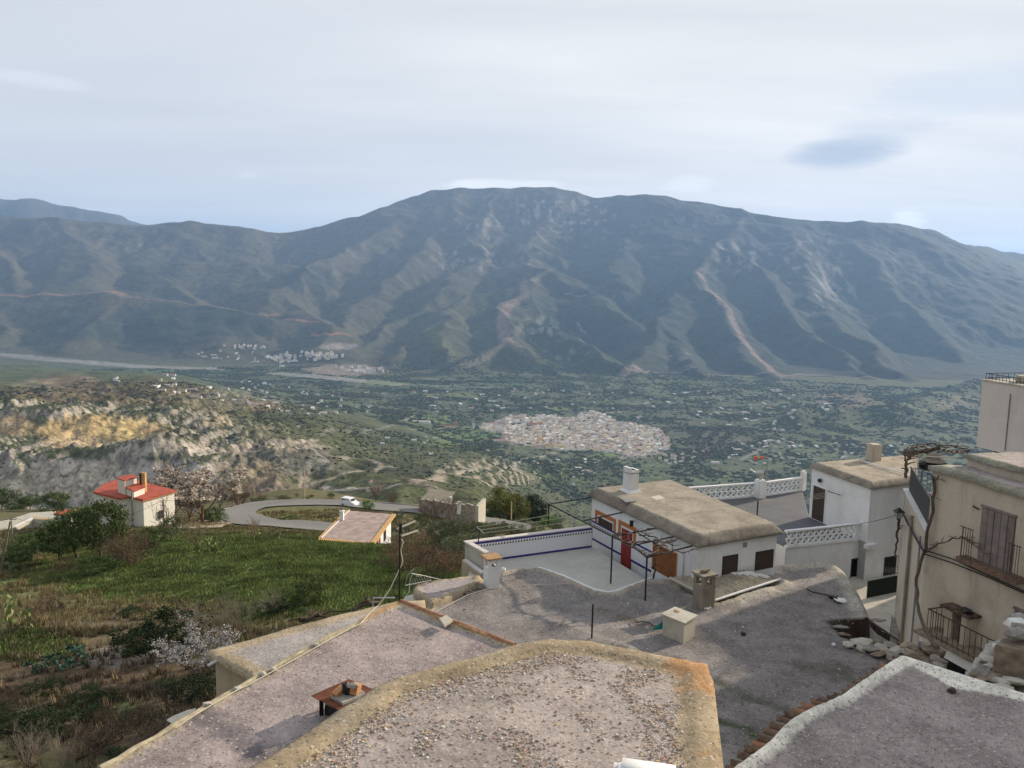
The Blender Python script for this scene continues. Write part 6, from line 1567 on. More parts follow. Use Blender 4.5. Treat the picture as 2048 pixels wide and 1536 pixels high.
# street lantern on its bracket
ln = empty('street_lantern', WFc.at(1797, 1035, .35), 0, 'black street lantern with frosted panes on the corner of the cream house', 'lantern'); c = ln.location.copy()
M_FROST = simple('frosted_glass', (.34, .38, .36), .4, .05, bump=0); K = []
s_ = c.y / FPX; w_ = 7.5 * s_; hgt = 22 * s_
def frus(z0_, z1_, a, b, mat, name, par):
    m = MB(); m.add([(c.x + i * a, c.y + j * a, c.z + z0_) for i, j in ((-1, -1), (1, -1), (1, 1), (-1, 1))] + [(c.x + i * b, c.y + j * b, c.z + z1_) for i, j in ((-1, -1), (1, -1), (1, 1), (-1, 1))], [(0, 1, 5, 4), (1, 2, 6, 5), (2, 3, 7, 6), (3, 0, 4, 7), (4, 5, 6, 7), (3, 2, 1, 0)]); o = m.build(name, mat, par); K.append(o); return o
frus(-.02, hgt * .55, w_ * .55, w_ * .9, M_FROST, 'pane', ln); frus(hgt * .55, hgt * .60, w_ * 1.25, w_ * 1.2, M_BLACK, 'rim', ln); frus(hgt * .60, hgt * .95, w_ * 1.1, w_ * .15, M_BLACK, 'hood', ln); frus(-.10, -.02, w_ * .3, w_ * .5, M_BLACK, 'base', ln)
for i, j in ((-1, -1), (1, -1), (1, 1), (-1, 1)): K.append(MB().tube([(c.x + i * w_ * .55, c.y + j * w_ * .55, c.z), (c.x + i * w_ * .92, c.y + j * w_ * .92, c.z + hgt * .56)], .012, 4).build('corner_bar', M_BLACK, ln))
K.append(MB().tube([c + Vector((0, 0, -.1)), c + Vector((.02, 0, -.3)), WFc.at(1806, 1052, .02)], .02, 5).build('bracket', M_BLACK, ln)); adopt(ln, K)
# vines and cables
m = MB()
P_ = [WGm.at(1866, 955, .1), WGm.at(1869, 985, .1), WGm.at(1866, 1010, .14), WGm.at(1861, 1040, .16), WGm.at(1852, 1085, .18), WGm.at(1846, 1110, .2), WFc.at(1838, 1140, .2), WFc.at(1832, 1170, .25), WFc.at(1833, 1200, .3), WFc.at(1838, 1225, .3), WFc.at(1848, 1255, .4), WFc.at(1862, 1280, .5), WFc.at(1876, 1295, .6)]
Q_ = []
for a, b in zip(P_[:-1], P_[1:]): Q_ += [a, a.lerp(b, .5) + Vector((random.uniform(-.05, .05), 0, random.uniform(-.03, .03)))]
m.tube(Q_ + [P_[-1]], [.055] * (len(Q_) + 1), 6)
for s_, e_, n_, r_ in (((1851, 1100), (1897, 1082), 7, .035), ((1897, 1082), (1922, 1073), 4, .03), ((1922, 1073), (1960, 1090), 6, .02), ((1922, 1073), (1985, 1118), 8, .018), ((1870, 957), (1856, 948), 3, .03), ((1870, 960), (1878, 950), 3, .03), ((1863, 1010), (1858, 985), 3, .025)):
    vine_twigs(m, WGm.at(*s_, .16), WGm.at(*e_, .25), n_, r_, .05, int(s_[0] + e_[0]), .9)
vo = m.build('climbing_vine', M_BARK); tag(vo, 'gnarled leafless vine climbing the corner of the cream house', 'vine')
m = MB(); vine_twigs(m, WFc.at(1799, 1040, .12), WFc.at(1791, 1115, .12), 9, .06, .04, 3, .3); vo = m.build('old_vine_stem', M_BARK); tag(vo, 'thick dark vine stem hanging down the far corner under the lantern', 'vine')
for k, off in enumerate((0, 4)):
    cable('wall_cable', [WFc.at(1803, 1020 + off, .1), WFc.at(1828, 1068 + off, .1), WFc.at(1850, 1105 + off, .12), WGm.at(1858, 1103 + off * 2, .12), WGm.at(1905, 1118 + off * 2, .12), WGm.at(1975, 1150 + off, .12), WGm.at(2060, 1188 + off, .12)], .02, M_CABLEB, label='black cable pinned along the cream house walls', group='black cables on the cream house')
# tangled vine over the terrace, dark lamp and its stone hat
m = MB(); q = random.Random(9)
zt_ = zc0 + 2.0
anc = [WFc.at(1812, 905, -.2), WFc.at(1850, 893, -1.2), WFc.at(1898, 890, -2.5), WFc.at(1938, 899, -3.5), WFc.at(1822, 915, -.3), WFc.at(1880, 902, -1.5)]
for k in range(16):
    a, b = q.sample(anc, 2); vine_twigs(m, a + Vector((0, 0, q.uniform(-.1, .15))), b + Vector((0, 0, q.uniform(-.1, .15))), 9, .035, .14, 70 + k, .8)
vine_twigs(m, WFc.at(1812, 955, -.1), WFc.at(1820, 905, -.2), 6, .07, .08, 3, .8); vine_twigs(m, WFc.at(1812, 955, -.1), WFc.at(1812, 903, -.2), 6, .05, .08, 4, .8)
vo = m.build('terrace_vine', M_BARK); tag(vo, 'tangled reddish vine spread over the side terrace of the cream house', 'vine')
hc = WFc.at(1866, 930, -.9); dm = empty('domed_cowl', hc, 0, 'stone domed hood over a dark box among the vines on the cream house', 'cowl'); s_ = hc.y / FPX
MB().box((0, 0, -.02), (44 * s_, .5, 16 * s_)).build('box', M_BLACK, dm)
b = bmesh.new(); bmesh.ops.create_uvsphere(b, u_segments=14, v_segments=8, radius=1); me = bpy.data.meshes.new('dome'); 
for v in b.verts: v.co = Vector((v.co.x * 13 * s_, v.co.y * 13 * s_, max(v.co.z, -.2) * 13 * s_ + 14 * s_))
b.to_mesh(me); b.free(); me.materials.append(M_CONC); link('dome', me, dm); MB().tube([(0, 0, 8 * s_), (0, 0, 13 * s_)], [23 * s_, 19 * s_], 14).build('brim', M_CONC, dm)
MB().rock((-20 * s_, -.1, .02), (18 * s_, .4, 18 * s_), 5).build('lamp', M_BLACK, dm)
cable('pale_branch', [WFc.at(1803, 915, -.2), WFc.at(1825, 918, -.3), WFc.at(1845, 912, -.5), WFc.at(1885, 915, -1), WFc.at(1925, 913, -2)], .02, M_CABLE, label='pale bent cane running through the terrace vine')
o = MB().tube([WFc.at(1845, 940, -.5), WFc.at(1840, 990, -.5)], .04, 6).build('terrace_post', M_GREYM); tag(o, 'grey post standing on the side terrace of the cream house', 'post')

# ================================================================== tall pale building at the frame's east edge
k0 = WD(1965, 761, 45); ZK = k0.z; k1_ = WZ(2048, 774, ZK); dK = (k1_.xy - k0.xy).normalized(); nK = Vector((-dK.y, dK.x)); nK = nK if nK.x > 0 or nK.y > 0 else -nK
if nK.dot(Vector((0.5, 1))) < 0: nK = -nK
h4 = empty('tall_pale_building', (*(k0.xy + dK * 6 + nK * 5), -12), 0, 'tall plain pale building with a railed roof at the edge of the village', 'building'); K = []
zb4 = ZUP(k0, 893)
K.append(MB().prism([tuple(k0.xy), tuple(k0.xy + dK * 16), tuple(k0.xy + dK * 16 + nK * 12), tuple(k0.xy + nK * 12)], zb4, ZK).build('wall', M_PINKW, h4))
K.append(MB().prism([tuple(k0.xy + dK * .6 + nK * .8), tuple(k0.xy + dK * 15), tuple(k0.xy + dK * 15 + nK * 11), tuple(k0.xy + nK * 11 + dK * .6)], -20, zb4).build('lower_wall', M_WOODG, h4))
K.append(MB().prism([tuple(k0.xy + dK * 3.9 + nK * .2), tuple(k0.xy + dK * 15.5 + nK * .2), tuple(k0.xy + dK * 15.5 + nK * 11), tuple(k0.xy + dK * 3.9 + nK * 11)], ZK + .08, ZK + 5.0).build('unseen_shade_block', M_PINKW, h4))  # added out of view to keep sun off the broad clay roof
WK = Wall(k0.xy, k0.xy + dK * 16)
K.append(MB().prism([tuple(k0.xy - nK * .05 - dK * .05), tuple(k0.xy + dK * 16), tuple(k0.xy + dK * 16 + nK * 12), tuple(k0.xy + nK * 12)], ZK + .001, ZK + .07).build('coping', M_CONCP, h4))
a = WK.at(2021, 788, .03); b = WK.at(2006, 900, .03); K.append(MB().beam(a, Vector((a.x, a.y, b.z)), .05, .03).build('wall_cable', M_GREYM, h4))
m = MB(); WK.slab(m, .5, 1.4, zb4 - .5, zb4, -.75, -.70); K.append(m.build('window', M_GLASS, h4)); adopt(h4, K)
rl = empty('roof_railing', (k0.x, k0.y, ZK), 0, 'thin dark iron railing along the roof edge of the tall pale building', 'railing'); hr = ZUP(k0, 746) - ZK - .07
def rail_run(a, d, L_, n):
    ang = math.atan2(d.y, d.x)
    for k in range(n + 1):
        p = a + d * (L_ * k / n); o = link('railing_bar', bar_me, rl); o.location = (p.x - k0.x, p.y - k0.y, .07)
    for zz in (.1, hr): MB().beam((a.x - k0.x, a.y - k0.y, zz + .06), ((a + d * L_).x - k0.x, (a + d * L_).y - k0.y, zz + .06), .035, .03).build('rail', M_IRONB, rl)
M_IRONB = simple('dark_blue_iron', (.02, .028, .045), .6, .1); bar_me = MB().tube([(0, 0, 0), (0, 0, hr)], .014, 4).mesh('railing_bar', M_IRONB)
rail_run(k0.xy + nK * .1 + dK * .1, dK, 9, 42); rail_run(k0.xy + nK * .1 + dK * .1, nK, 11.5, 30); rail_run(k0.xy + nK * 11.6 + dK * .1, dK, 8, 36)
for k in range(6):
    p = k0.xy + dK * (1.5 + k * 1.15) + nK * (1.2 + .1 * k); o = rbox('sack', (p.x, p.y, ZK + .25), (1.0, .6, .38), M_CREAM if k % 2 else M_CONCP, .3 * k, None, .12); tag(o, 'beige bundle laid out on the railed roof of the tall pale building', 'bundle', 'bundles on the railed roof')
p = k0.xy + dK * 5.2 + nK * 3; o = rbox('crate', (p.x, p.y, ZK + .5), (1.8, .9, .25), M_REDDOOR, 0, None, .04); tag(o, 'dark red board resting on bundles on the railed roof', 'board')
# ================================================================== rubble and ruined slate roof before the porch
ZF = -8.6
rub = [P2(px, py, ZF) for px, py in ((1925,1365),(1942,1338),(1950,1325),(1970,1306),(1978,1296),(1995,1290),(2048,1300),(2250,1340),(2300,1500),(2100,1450),(1990,1410))]
me, (VF, zF) = roof_mesh('roof_slab', rub, ZF, .12, (.04, .2), .05, .5, base=(.25, .21, .18), rimc=(.36, .34, .30), bumps=.14, zf=lambda x, y: .25 * fbm(x / .9, y / .9, 3) + .18 * np.abs(fbm(x / .3, y / .3, 2)))
h5 = empty('ruined_roof_house', (rub[0].x + 2, rub[0].y, -12), 0, 'ruined house whose roof is heaped with loose slates and earth', 'ruin'); r_ = link('roof', me, h5); w_ = walls_mb(shrink(rub, .2), -18, ZF - .4).build('wall', M_STONEB, h5); adopt(h5, [r_, w_])
q = random.Random(12)
slabs = [(1962,1345,60,18),(1990,1352,60,22),(2015,1335,55,20),(2005,1318,30,14),(1995,1345,36,10),(2030,1362,60,24),(1985,1372,50,20),(2040,1310,50,24),(1975,1318,40,16),(2020,1300,40,10),(1960,1360,34,12),(2010,1376,50,18),(1990,1330,26,12),(2044,1340,40,20),(1976,1334,26,10),(2032,1388,40,16),(1950,1352,24,12),(2000,1362,40,14)]
for k, (px, py, w, h) in enumerate(slabs):
    p = WZ(px, py, ZF + .25); s_ = p.y / FPX
    o = MB().rock((0, 0, 0), (w * s_, h * s_ * 2.0, .10 + .07 * q.random()), 90 + k).build('slate', (M_STONE, M_STONEB, M_CONCP)[k % 3]); o.location = (p.x, p.y, ZF + .22 + .06 * q.random()); o.rotation_euler = (q.uniform(-.25, .25), q.uniform(-.25, .25), q.uniform(-.5, .5))
    tag(o, ('grey', 'brown', 'pale')[k % 3] + (' big' if w > 48 else (' middling' if w > 32 else ' little')) + ' broken slab ' + ('high up on' if py < 1340 else 'low down on') + ' the ruined slate roof', 'slab', 'slabs on the ruined roof')
cable('ruin_kerb', [WZ(1985, 1292, ZF + .5), WZ(2010, 1296, ZF + .5), WZ(2035, 1303, ZF + .5), WZ(2070, 1316, ZF + .5)], .07, M_WHITE2, label='whitewashed kerb along the back of the ruined slate roof', cat='kerb', seg=3)
for k, (px, py) in enumerate(((2034, 1256), (2042, 1249), (2046, 1270), (2030, 1276))):
    o = MB().rock((0, 0, .1), (.5, .4, .28), 130 + k).build('stone', M_WHITE2 if k == 0 else M_STONE); o.location = WZ(px, py, ZF + 1.0); tag(o, ('white', 'small grey', 'dark grey', 'flat grey')[k] + ' stone on the broken wall top under the little shutter', 'stone')
bw_ = MB().prism([XY(P2(px, py, ZF + .9)) for px, py in ((1990,1290),(2010,1275),(2060,1280),(2200,1310),(2200,1340),(2050,1302))], -16, ZF + .9).build('broken_wall', M_STONEB); tag(bw_, 'broken earth and stone wall below the little grey shutter', 'wall')
sw = MB().prism([XY(P2(px, py, -9.6)) for px, py in ((1812,1296),(1830,1290),(1860,1296),(1888,1310),(1888,1345),(1830,1330))], -16, -9.6).build('stone_wall', M_STONEB); tag(sw, 'mossy stone wall stub between the stone heap and the porch', 'wall')
for k in range(14):
    px, py = q.uniform(1815, 1885), q.uniform(1292, 1335); p = WZ(px, py, -9.5); o = MB().rock((0, 0, 0), (q.uniform(.2, .5), q.uniform(.2, .4), q.uniform(.1, .25)), 150 + k).build('stone', (M_STONE, M_STONEB)[k % 2]); o.location = p; tag(o, ('grey', 'brown')[k % 2] + ' rough stone ' + ('near the heap end' if px < 1838 else ('in the middle' if px < 1862 else 'near the porch end')) + ' of the mossy wall stub', 'stone', 'stones of the mossy wall stub')
# ================================================================== things on the slope below the village
def G0(px, py, d0=20): return cast(px, py, d0, 400)
def gz(x, y): return float(Hf(np.array([x]), np.array([y]))[0])
# small house with tiled verge
ZM = -33.0
pm = [WZ(637, 1077, ZM), WZ(745, 1087, ZM), WZ(788, 1029, ZM), WZ(694, 1021, ZM)]
mh = empty('small_clay_roofed_house', (pm[0].x + 4, pm[0].y + 5, ZM - 4), 0, 'small white house with a mauve flat roof edged by yellow tiles below the field', 'house'); K = []
me, (VM, zM) = roof_mesh('roof_slab', [Vector((p.x, p.y, 0)) for p in pm], ZM, .35, (.02, .3), .02, .15, base=(.36, .28, .25), rimc=(.36, .28, .24), mat=M_LAUNA_FAR, bumps=.03)
M_VERGE = simple('ochre_verge', (.50, .31, .13), .9, .2, 3)
K.append(link('roof', me, mh)); K.append(MB().prism([XY(p) for p in shrink([Vector((p.x, p.y, 0)) for p in pm], .35)], -45, ZM - .12).build('wall', M_WHITE, mh))
m = MB(); m.beam(pm[1], pm[2], .55, .22); K.append(m.build('verge', M_VERGE, mh)); m = MB(); m.beam(pm[0] + Vector((.1, 0, .03)), pm[3], .22, .2); K.append(m.build('verge', M_VERGE, mh))
m = MB(); m.beam(pm[0] + Vector((.35, .1, .08)), pm[3] + Vector((.35, 0, .08)), .12, .1); K.append(m.build('verge_line', M_WHITE2, mh))
tme = MB().tube([(0, -.35, 0), (0, .25, .03)], [.10, .09], 6).mesh('verge_tile', M_VERGE)
for k in range(26):
    p = pm[0].lerp(pm[1], (k + .5) / 26); o = link('verge_tile', tme, mh); o.location = Vector((p.x, p.y, ZM - .05)) - mh.location; o.rotation_euler = (0, 0, math.atan2(pm[1].y - pm[0].y, pm[1].x - pm[0].x))
WM = Wall(XY(shrink([Vector((p.x, p.y, 0)) for p in pm], .35)[1]), XY(shrink([Vector((p.x, p.y, 0)) for p in pm], .35)[2]))
for (x0, y0, x1, y1, mt) in ((752, 1081, 756, 1093, M_DARK), (757, 1079, 761, 1095, M_REDDOOR), (767, 1062, 772, 1078, M_DARK)): framed(WM, mh, 'window' if mt is M_DARK else 'door', x0, y0, x1, y1, mt, kids=K)
adopt(mh, K)
c = WZ(684, 1040, ZM); o = empty('white_chimney', c, -.1, 'small white chimney on the verge of the mauve roofed house below the field', 'chimney'); MB().box((0, 0, .55), (.45, .45, 1.3)).build('shaft', M_WHITE, o); MB().box((0, 0, 1.23), (.6, .6, .1)).build('cap', M_WHITE, o); MB().tube([(-.1, 0, 1.25), (-.1, 0, 1.6)], .08, 6).build('pot', M_BLACK, o)

# red roofed house
ZX = -36.0
def RP(px, py, z=ZX): p = WZ(px, py, z); return Vector((p.x, p.y, 0))
pr = [RP(187, 986), RP(239, 999), RP(262, 994.5), RP(268, 997.5), RP(286, 1002), RP(353, 983), RP(272, 963), RP(238, 961), RP(212, 968)]
xh = empty('red_roofed_house', (pr[0].x + 6, pr[0].y + 3, ZX - 5), 0, 'cream house with a bright red stepped roof standing below the badlands', 'house'); K = []
K.append(MB().prism([XY(p) for p in pr], ZX - .02, ZX + .22).build('roof', M_REDROOF, xh)); K.append(MB().prism([XY(p) for p in shrink(pr, .25)], ZX - 9, ZX - .02).build('wall', M_HWHITE, xh))
K.append(MB().prism([XY(p) for p in shrink(pr, -.06)], ZX - .12, ZX - .03).build('fascia', M_BRICK, xh))
ub = [RP(238, 986, ZX), RP(268, 998, ZX), RP(290, 990, ZX), RP(262, 978, ZX)]
zu = ZUP(Vector((*ub[0].xy, 0)), 967); zu2 = ZUP(Vector((*ub[1].xy, 0)), 984)
poly = [XY(p) for p in ub]; K.append(MB().prism(poly, ZX + .2, [zu, zu2, zu2 + .1, zu + .1]).build('upper_block', M_HWHITE, xh))
K.append(MB().prism([XY(p) for p in shrink(ub, -.12)], [zu + .0, zu2 + .0, zu2 + .1, zu + .1], [zu + .15, zu2 + .15, zu2 + .25, zu + .25]).build('upper_roof', M_REDROOF, xh))
tb = [RP(236, 975, ZX + 1), RP(250, 980, ZX + 1), RP(274, 973, ZX + 1), RP(260, 968, ZX + 1)]
K.append(MB().prism([XY(p) for p in tb], ZX, zu + .9).build('stair_head', M_HWHITE, xh)); K.append(MB().prism([XY(p) for p in shrink(tb, -.12)], zu + .9, zu + 1.05).build('stair_head_roof', M_REDROOF, xh))
Wr = Wall(XY(pr[0]), XY(pr[1])); framed(Wr, xh, 'window', 222, 1004, 226, 1012, M_GLASS, kids=K)
Wr2 = Wall(XY(pr[2]), XY(pr[4])); framed(Wr2, xh, 'window', 256, 1028, 262, 1038, M_GLASS, kids=K)
Wr3 = Wall(XY(pr[4]), XY(pr[5])); framed(Wr3, xh, 'window', 318, 1022, 326, 1036, M_GLASS, kids=K)
c = RP(289, 986); m = MB().box((c.x, c.y, ZX + 1.6), (.55, .55, 3.4)); K.append(m.build('chimney', M_VERGE, xh)); K.append(MB().tube([(c.x - .5, c.y, ZX + 1), (c.x - .5, c.y, ZX + 3.1)], .2, 8).build('flue', M_BLACK, xh))
c = RP(264, 1000); K.append(MB().tube([(c.x, c.y, ZX - 4), (c.x, c.y, ZX + 1.2)], .13, 6).build('pipe', M_GREYM, xh)); adopt(xh, K)

# walled pool yard
zp = -41.5
yd = [WZ(px, py, zp) for px, py in ((28, 1055), (66, 1037), (134, 1045), (130, 1062), (60, 1066))]
py_ = empty('pool_yard', (yd[1].x, yd[1].y, zp - 3), 0, 'sunken yard with lavender blue painted walls and an ochre coping', 'yard'); K = []
M_LAV = simple('lavender_paint', (.30, .28, .50), .8, .1); M_LAVLIT = simple('sunlit_lavender_paint', (.55, .52, .62), .8, .1)  # paler copy has the sunlight on the side wall put into its colour
m = MB(); m.prism([XY(yd[1]), XY(yd[2]), (yd[2].x + .2, yd[2].y + .5), (yd[1].x, yd[1].y + .5)], zp - 2.4, zp); K.append(m.build('far_wall', M_LAV, py_))
m = MB(); m.prism([XY(yd[0]), XY(yd[1]), (yd[1].x - .3, yd[1].y + .4), (yd[0].x - .4, yd[0].y + .2)], zp - 2.4, zp); K.append(m.build('side_wall', M_LAVLIT, py_))
m = MB(); m.beam(yd[1] + Vector((0, .2, .05)), yd[2] + Vector((0, .2, .05)), .6, .14); K.append(m.build('coping', M_VERGE, py_)); m = MB(); m.beam(yd[0] + Vector((0, .1, .05)), yd[1] + Vector((0, .1, .05)), .5, .14); K.append(m.build('coping', M_WHITE2, py_)); 
m = MB(); m.prism([XY(p) for p in yd], zp - 2.6, zp - 2.3); K.append(m.build('floor', M_BRICK, py_)); adopt(py_, K)
sh_ = empty('little_shed', WZ(124, 1040, zp + .2), .1, 'little white shed with a red roof beside the lavender yard', 'shed'); MB().box((0, 1, -.2), (2.0, 2.2, 2.2)).build('wall', M_WHITE, sh_); MB().box((0, 1, .98), (2.4, 2.5, .18)).build('roof', M_REDROOF, sh_)
pv_ = [WZ(px, py, zp + .4) for px, py in ((-20,1043),(20,1035),(60,1022),(120,1018),(150,1026),(135,1040),(66,1034),(28,1052),(-20,1062))]
o = MB().prism([XY(p) for p in pv_], zp - 3, zp + .1).build('paved_yard', M_CONCP); o['kind'] = 'structure'
# road
def ribbon(name, pts, w, mat, lift=.22, step=2.5, kind='structure', ww=None):
    P, ok = castmany(pts, 60, 400, 600); P = P[ok]; Q = []
    for a, b in zip(P[:-1], P[1:]):
        n = max(1, int(np.hypot(*(b - a)[:2]) / step))
        for k in range(n): Q.append(a + (b - a) * k / n)
    Q.append(P[-1]); Q = np.array(Q)
    for _ in range(3): Q[1:-1] = (Q[:-2] + 2 * Q[1:-1] + Q[2:]) / 4
    T = np.gradient(Q[:, :2], axis=0); T /= np.linalg.norm(T, axis=1)[:, None] + 1e-9; Nn = np.stack([-T[:, 1], T[:, 0]], 1)
    rows = []; zc = Hf(Q[:, 0], Q[:, 1])
    for _ in range(4): zc[1:-1] = (zc[:-2] + 2 * zc[1:-1] + zc[2:]) / 4
    for u in (-1, -.5, 0, .5, 1):
        X = Q[:, 0] + Nn[:, 0] * w / 2 * u; Y = Q[:, 1] + Nn[:, 1] * w / 2 * u; rows.append(np.stack([X, Y, np.maximum(zc, Hf(X, Y)) + lift], 1))
    V = np.stack(rows, 1).reshape(-1, 3); n = len(Q); f = [(i * 5 + j, i * 5 + j + 1, (i + 1) * 5 + j + 1, (i + 1) * 5 + j) for i in range(n - 1) for j in range(4)]
    me = np_mesh(name, V, np.array(f), [mat], True); o = link(name, me); o['kind'] = kind; return o, Q, Nn
RP_ = [(1060,1062),(1010,1053),(930,1041),(860,1029),(780,1019),(700,1012),(620,1009),(560,1010),(512,1015),(480,1023),(470,1031),(490,1041),(540,1050),(600,1056),(660,1062),(720,1068)]
rd_, RQ, RN = ribbon('road', RP_, 7.5, M_ASPH, .25)
M_VERG2 = simple('gravel_verge', (.34, .29, .21), .95, .2, 1.5)
ribbon('road_verge', [(395,1058),(430,1044),(460,1034),(475,1028)], 7, M_VERG2, .12)
gr = empty('guardrail', tuple(RQ[5]), 0, 'long metal guardrail along the outer edge of the curving road', 'guardrail'); K = []
side_ = []
for i in range(0, len(RQ)):
    for sgn in (1,):
        p = RQ[i, :2] + RN[i] * 4.3 * sgn; q_ = RQ[i, :2] - RN[i] * 4.3
        pp_ = p if p[1] > q_[1] else q_
    side_.append((pp_[0], pp_[1], gz(*pp_)))
lim = int(len(side_) * .58); side_ = side_[:lim]
K.append(MB().tube([(x, y, z + .75) for x, y, z in side_], .14, 5).build('rail', M_GREYM, gr)); pme = MB().box((0, 0, .35), (.12, .12, .9)).mesh('post', M_GREYM)
adopt(gr, K)
for i in range(0, lim, 2): o = link('post', pme, gr); o.location = Vector(side_[i]) - gr.location
# vehicles
def vehicle(name, p, rz, L_, w, h, paint, label, van=True):
    root = empty(name, p, rz, label, 'van' if van else 'car'); M_P = simple(name + '_paint', paint, .35, .03, spec=.5, bump=0)
    prof = [(-.5, .18), (-.5, .55), (-.47, .93), (-.44, 1.0), (.12, 1.0), (.30, .62), (.47, .52), (.5, .42), (.5, .18)] if van else [(-.5, .2), (-.5, .62), (-.40, .66), (-.28, .98), (.10, 1.0), (.27, .68), (.46, .6), (.5, .45), (.5, .2)]
    vs = []; n = len(prof)
    for sy in (-1, 1):
        for x, z in prof: vs.append((x * L_, sy * w / 2 * (1 - .10 * max(0, z - .6) / .4), z * h))
    m = MB().add(vs, [tuple(range(n))[::1], tuple(range(2 * n - 1, n - 1, -1))] + [(i, n + i, n + (i + 1) % n, (i + 1) % n) for i in range(n)]); body = m.build('body', M_P, root)
    md = body.modifiers.new('b', 'BEVEL'); md.width = .05; md.segments = 2
    MB().box((-.475 * L_ if van else -.35 * L_, 0, .76 * h), (.10, w * .78, .26 * h), M=Matrix.Rotation(-.10 if van else -.6, 3, 'Y')).build('rear_window', M_GLASS, root); MB().box((.21 * L_, 0, .80 * h), (.08, w * .78, .34 * h), M=Matrix.Rotation(-.75, 3, 'Y')).build('windscreen', M_GLASS, root)
    for sy in (-1, 1): MB().box((-.15 * L_, sy * w * .462, .76 * h), (.5 * L_, .05, .22 * h)).build('side_window', M_GLASS, root)
    for sx in (-.31, .31):
        for sy in (-1, 1):
            t = MB().tube([(sx * L_, sy * (w / 2 - .2), .32), (sx * L_, sy * (w / 2 + .02), .32)], .32, 14).build('tyre', M_BLACK, root); MB().tube([(sx * L_, sy * (w / 2 + .0), .32), (sx * L_, sy * (w / 2 + .04), .32)], .18, 10).build('rim', M_GALV, t)
    for sy in (-1, 1): MB().box((-.5 * L_, sy * w * .43, .5 * h), (.06, .14, .24 * h)).build('tail_light', M_REDDOOR, root); MB().box((.5 * L_, sy * w * .36, .42 * h), (.06, .26, .10 * h)).build('headlight', M_GALV, root)
    MB().box((-.5 * L_, 0, .25 * h), (.12, w * .95, .14 * h)).build('bumper', M_GREYM, root); return root
def onroad(px):
    i = int(np.argmin([abs(proj(*(RQ[j][0], RQ[j][1], gz(RQ[j][0], RQ[j][1])))[0] - px) + (1000 if j > len(RQ) * .58 else 0) for j in range(len(RQ))])); return i
i = onroad(705); a = RQ[i]; T_ = RQ[i + 1] - RQ[i - 1]; ang = math.atan2(T_[1], T_[0])
vehicle('white_van', (a[0] + RN[i][0] * 1.2, a[1] + RN[i][1] * 1.2, gz(a[0], a[1]) + .25), ang + math.pi + .25, 3.9, 1.8, 1.9, (.75, .75, .74), 'white van driving along the curving road behind the small flat house')
pb = cast(1010, 1037, 60, 400); vehicle('parked_car', (pb.x, pb.y, pb.z), .15, 4.3, 1.8, 1.45, (.03, .045, .10), 'dark blue car parked beneath the yellow green trees', False)
# ruined stone building
nb0 = cast(838, 1026, 60, 400); dn = nb0.y; ZN = ZUP(nb0, 1001)
na, nb2 = WD(838, 1001, dn), WD(951, 1011, dn * .985); nh = empty('stone_ruin', (na.x, na.y, na.z - 4), 0, 'long roofless stone ruin with a broken wall top by the road', 'ruin'); K = []; q = random.Random(3)
pts = []; n = 26
for k in range(n + 1):
    t = k / n; p = na.lerp(nb2, t); zt_ = p.z + (0.3 if t < .35 else (-.1 if t < .8 else .1)) + q.uniform(-.22, .22); pts.append((p.x, p.y, zt_))
m = MB(); dv = Vector((nb2.y - na.y, -(nb2.x - na.x), 0)).normalized() * -.6
vs = []
for (x, y, z) in pts: vs += [(x, y, z - 7), (x, y, z), (x + dv.x, y + dv.y, z), (x + dv.x, y + dv.y, z - 7)]
m.add(vs, [t for k in range(n) for t in ((4 * k, 4 * k + 4, 4 * k + 5, 4 * k + 1), (4 * k + 1, 4 * k + 5, 4 * k + 6, 4 * k + 2), (4 * k + 2, 4 * k + 6, 4 * k + 7, 4 * k + 3))]); K.append(m.build('front_wall', simple('ruin_stone', (.30, .26, .21), .95, .4, 1.2, bump=.6, bdist=.1), nh))
e = dv.normalized() * 6; m = MB().prism([(nb2.x, nb2.y), (nb2.x + .6, nb2.y), (nb2.x + .6 + e.x, nb2.y + e.y), (nb2.x + e.x, nb2.y + e.y)], nb2.z - 7, nb2.z - .1); K.append(m.build('end_wall', M_CONCP, nh)); m = MB().prism([(na.x, na.y), (na.x + .6, na.y), (na.x + .6 + e.x, na.y + e.y), (na.x + e.x, na.y + e.y)], na.z - 7, na.z + .1); K.append(m.build('end_wall', M_STONEB, nh))
m = MB(); m.add([(na.x, na.y, na.z - .3), (nb2.x * .5 + na.x * .5, nb2.y * .5 + na.y * .5, na.z - .2), (nb2.x * .5 + na.x * .5 + e.x, na.y + e.y, na.z + .5), (na.x + e.x, na.y + e.y, na.z + .5)], [(0, 1, 2, 3)]); K.append(m.build('fallen_roof', M_CONC, nh))
c = WD(901, 1008, dn + 2); K.append(MB().box((c.x, c.y, c.z), (.6, .6, 3.0)).build('chimney', M_HWHITE, nh)); adopt(nh, K)
o = MB().beam(WD(917, 1028, dn - 6), WD(919, 1003, dn - 6), .7, .3).build('white_slab', M_WHITE); tag(o, 'tall white slab leaning in front of the stone ruin', 'slab')
# roadside board with orange post
bp = cast(391, 1030, 80, 300); o = empty('roadside_board', bp, 0, 'pale blue notice board on a leg beside the almond trees', 'board'); h_ = ZUP(bp, 1003) - bp.z; MB().box((0, 0, h_ * .62), (.75, .08, h_ * .75)).build('panel', simple('pale_blue_panel', (.50, .60, .66), .5, .05), o); MB().tube([(0, 0, -.3), (0, 0, h_ * .3)], .06, 5).build('leg', M_GALV, o)
bp = cast(401, 1031, 80, 300); o = MB().beam(bp + Vector((0, 0, -.3)), UPTO(bp, 1008), .55, .3).build('orange_post', M_VERGE); tag(o, 'orange painted post next to the pale blue notice board', 'post')
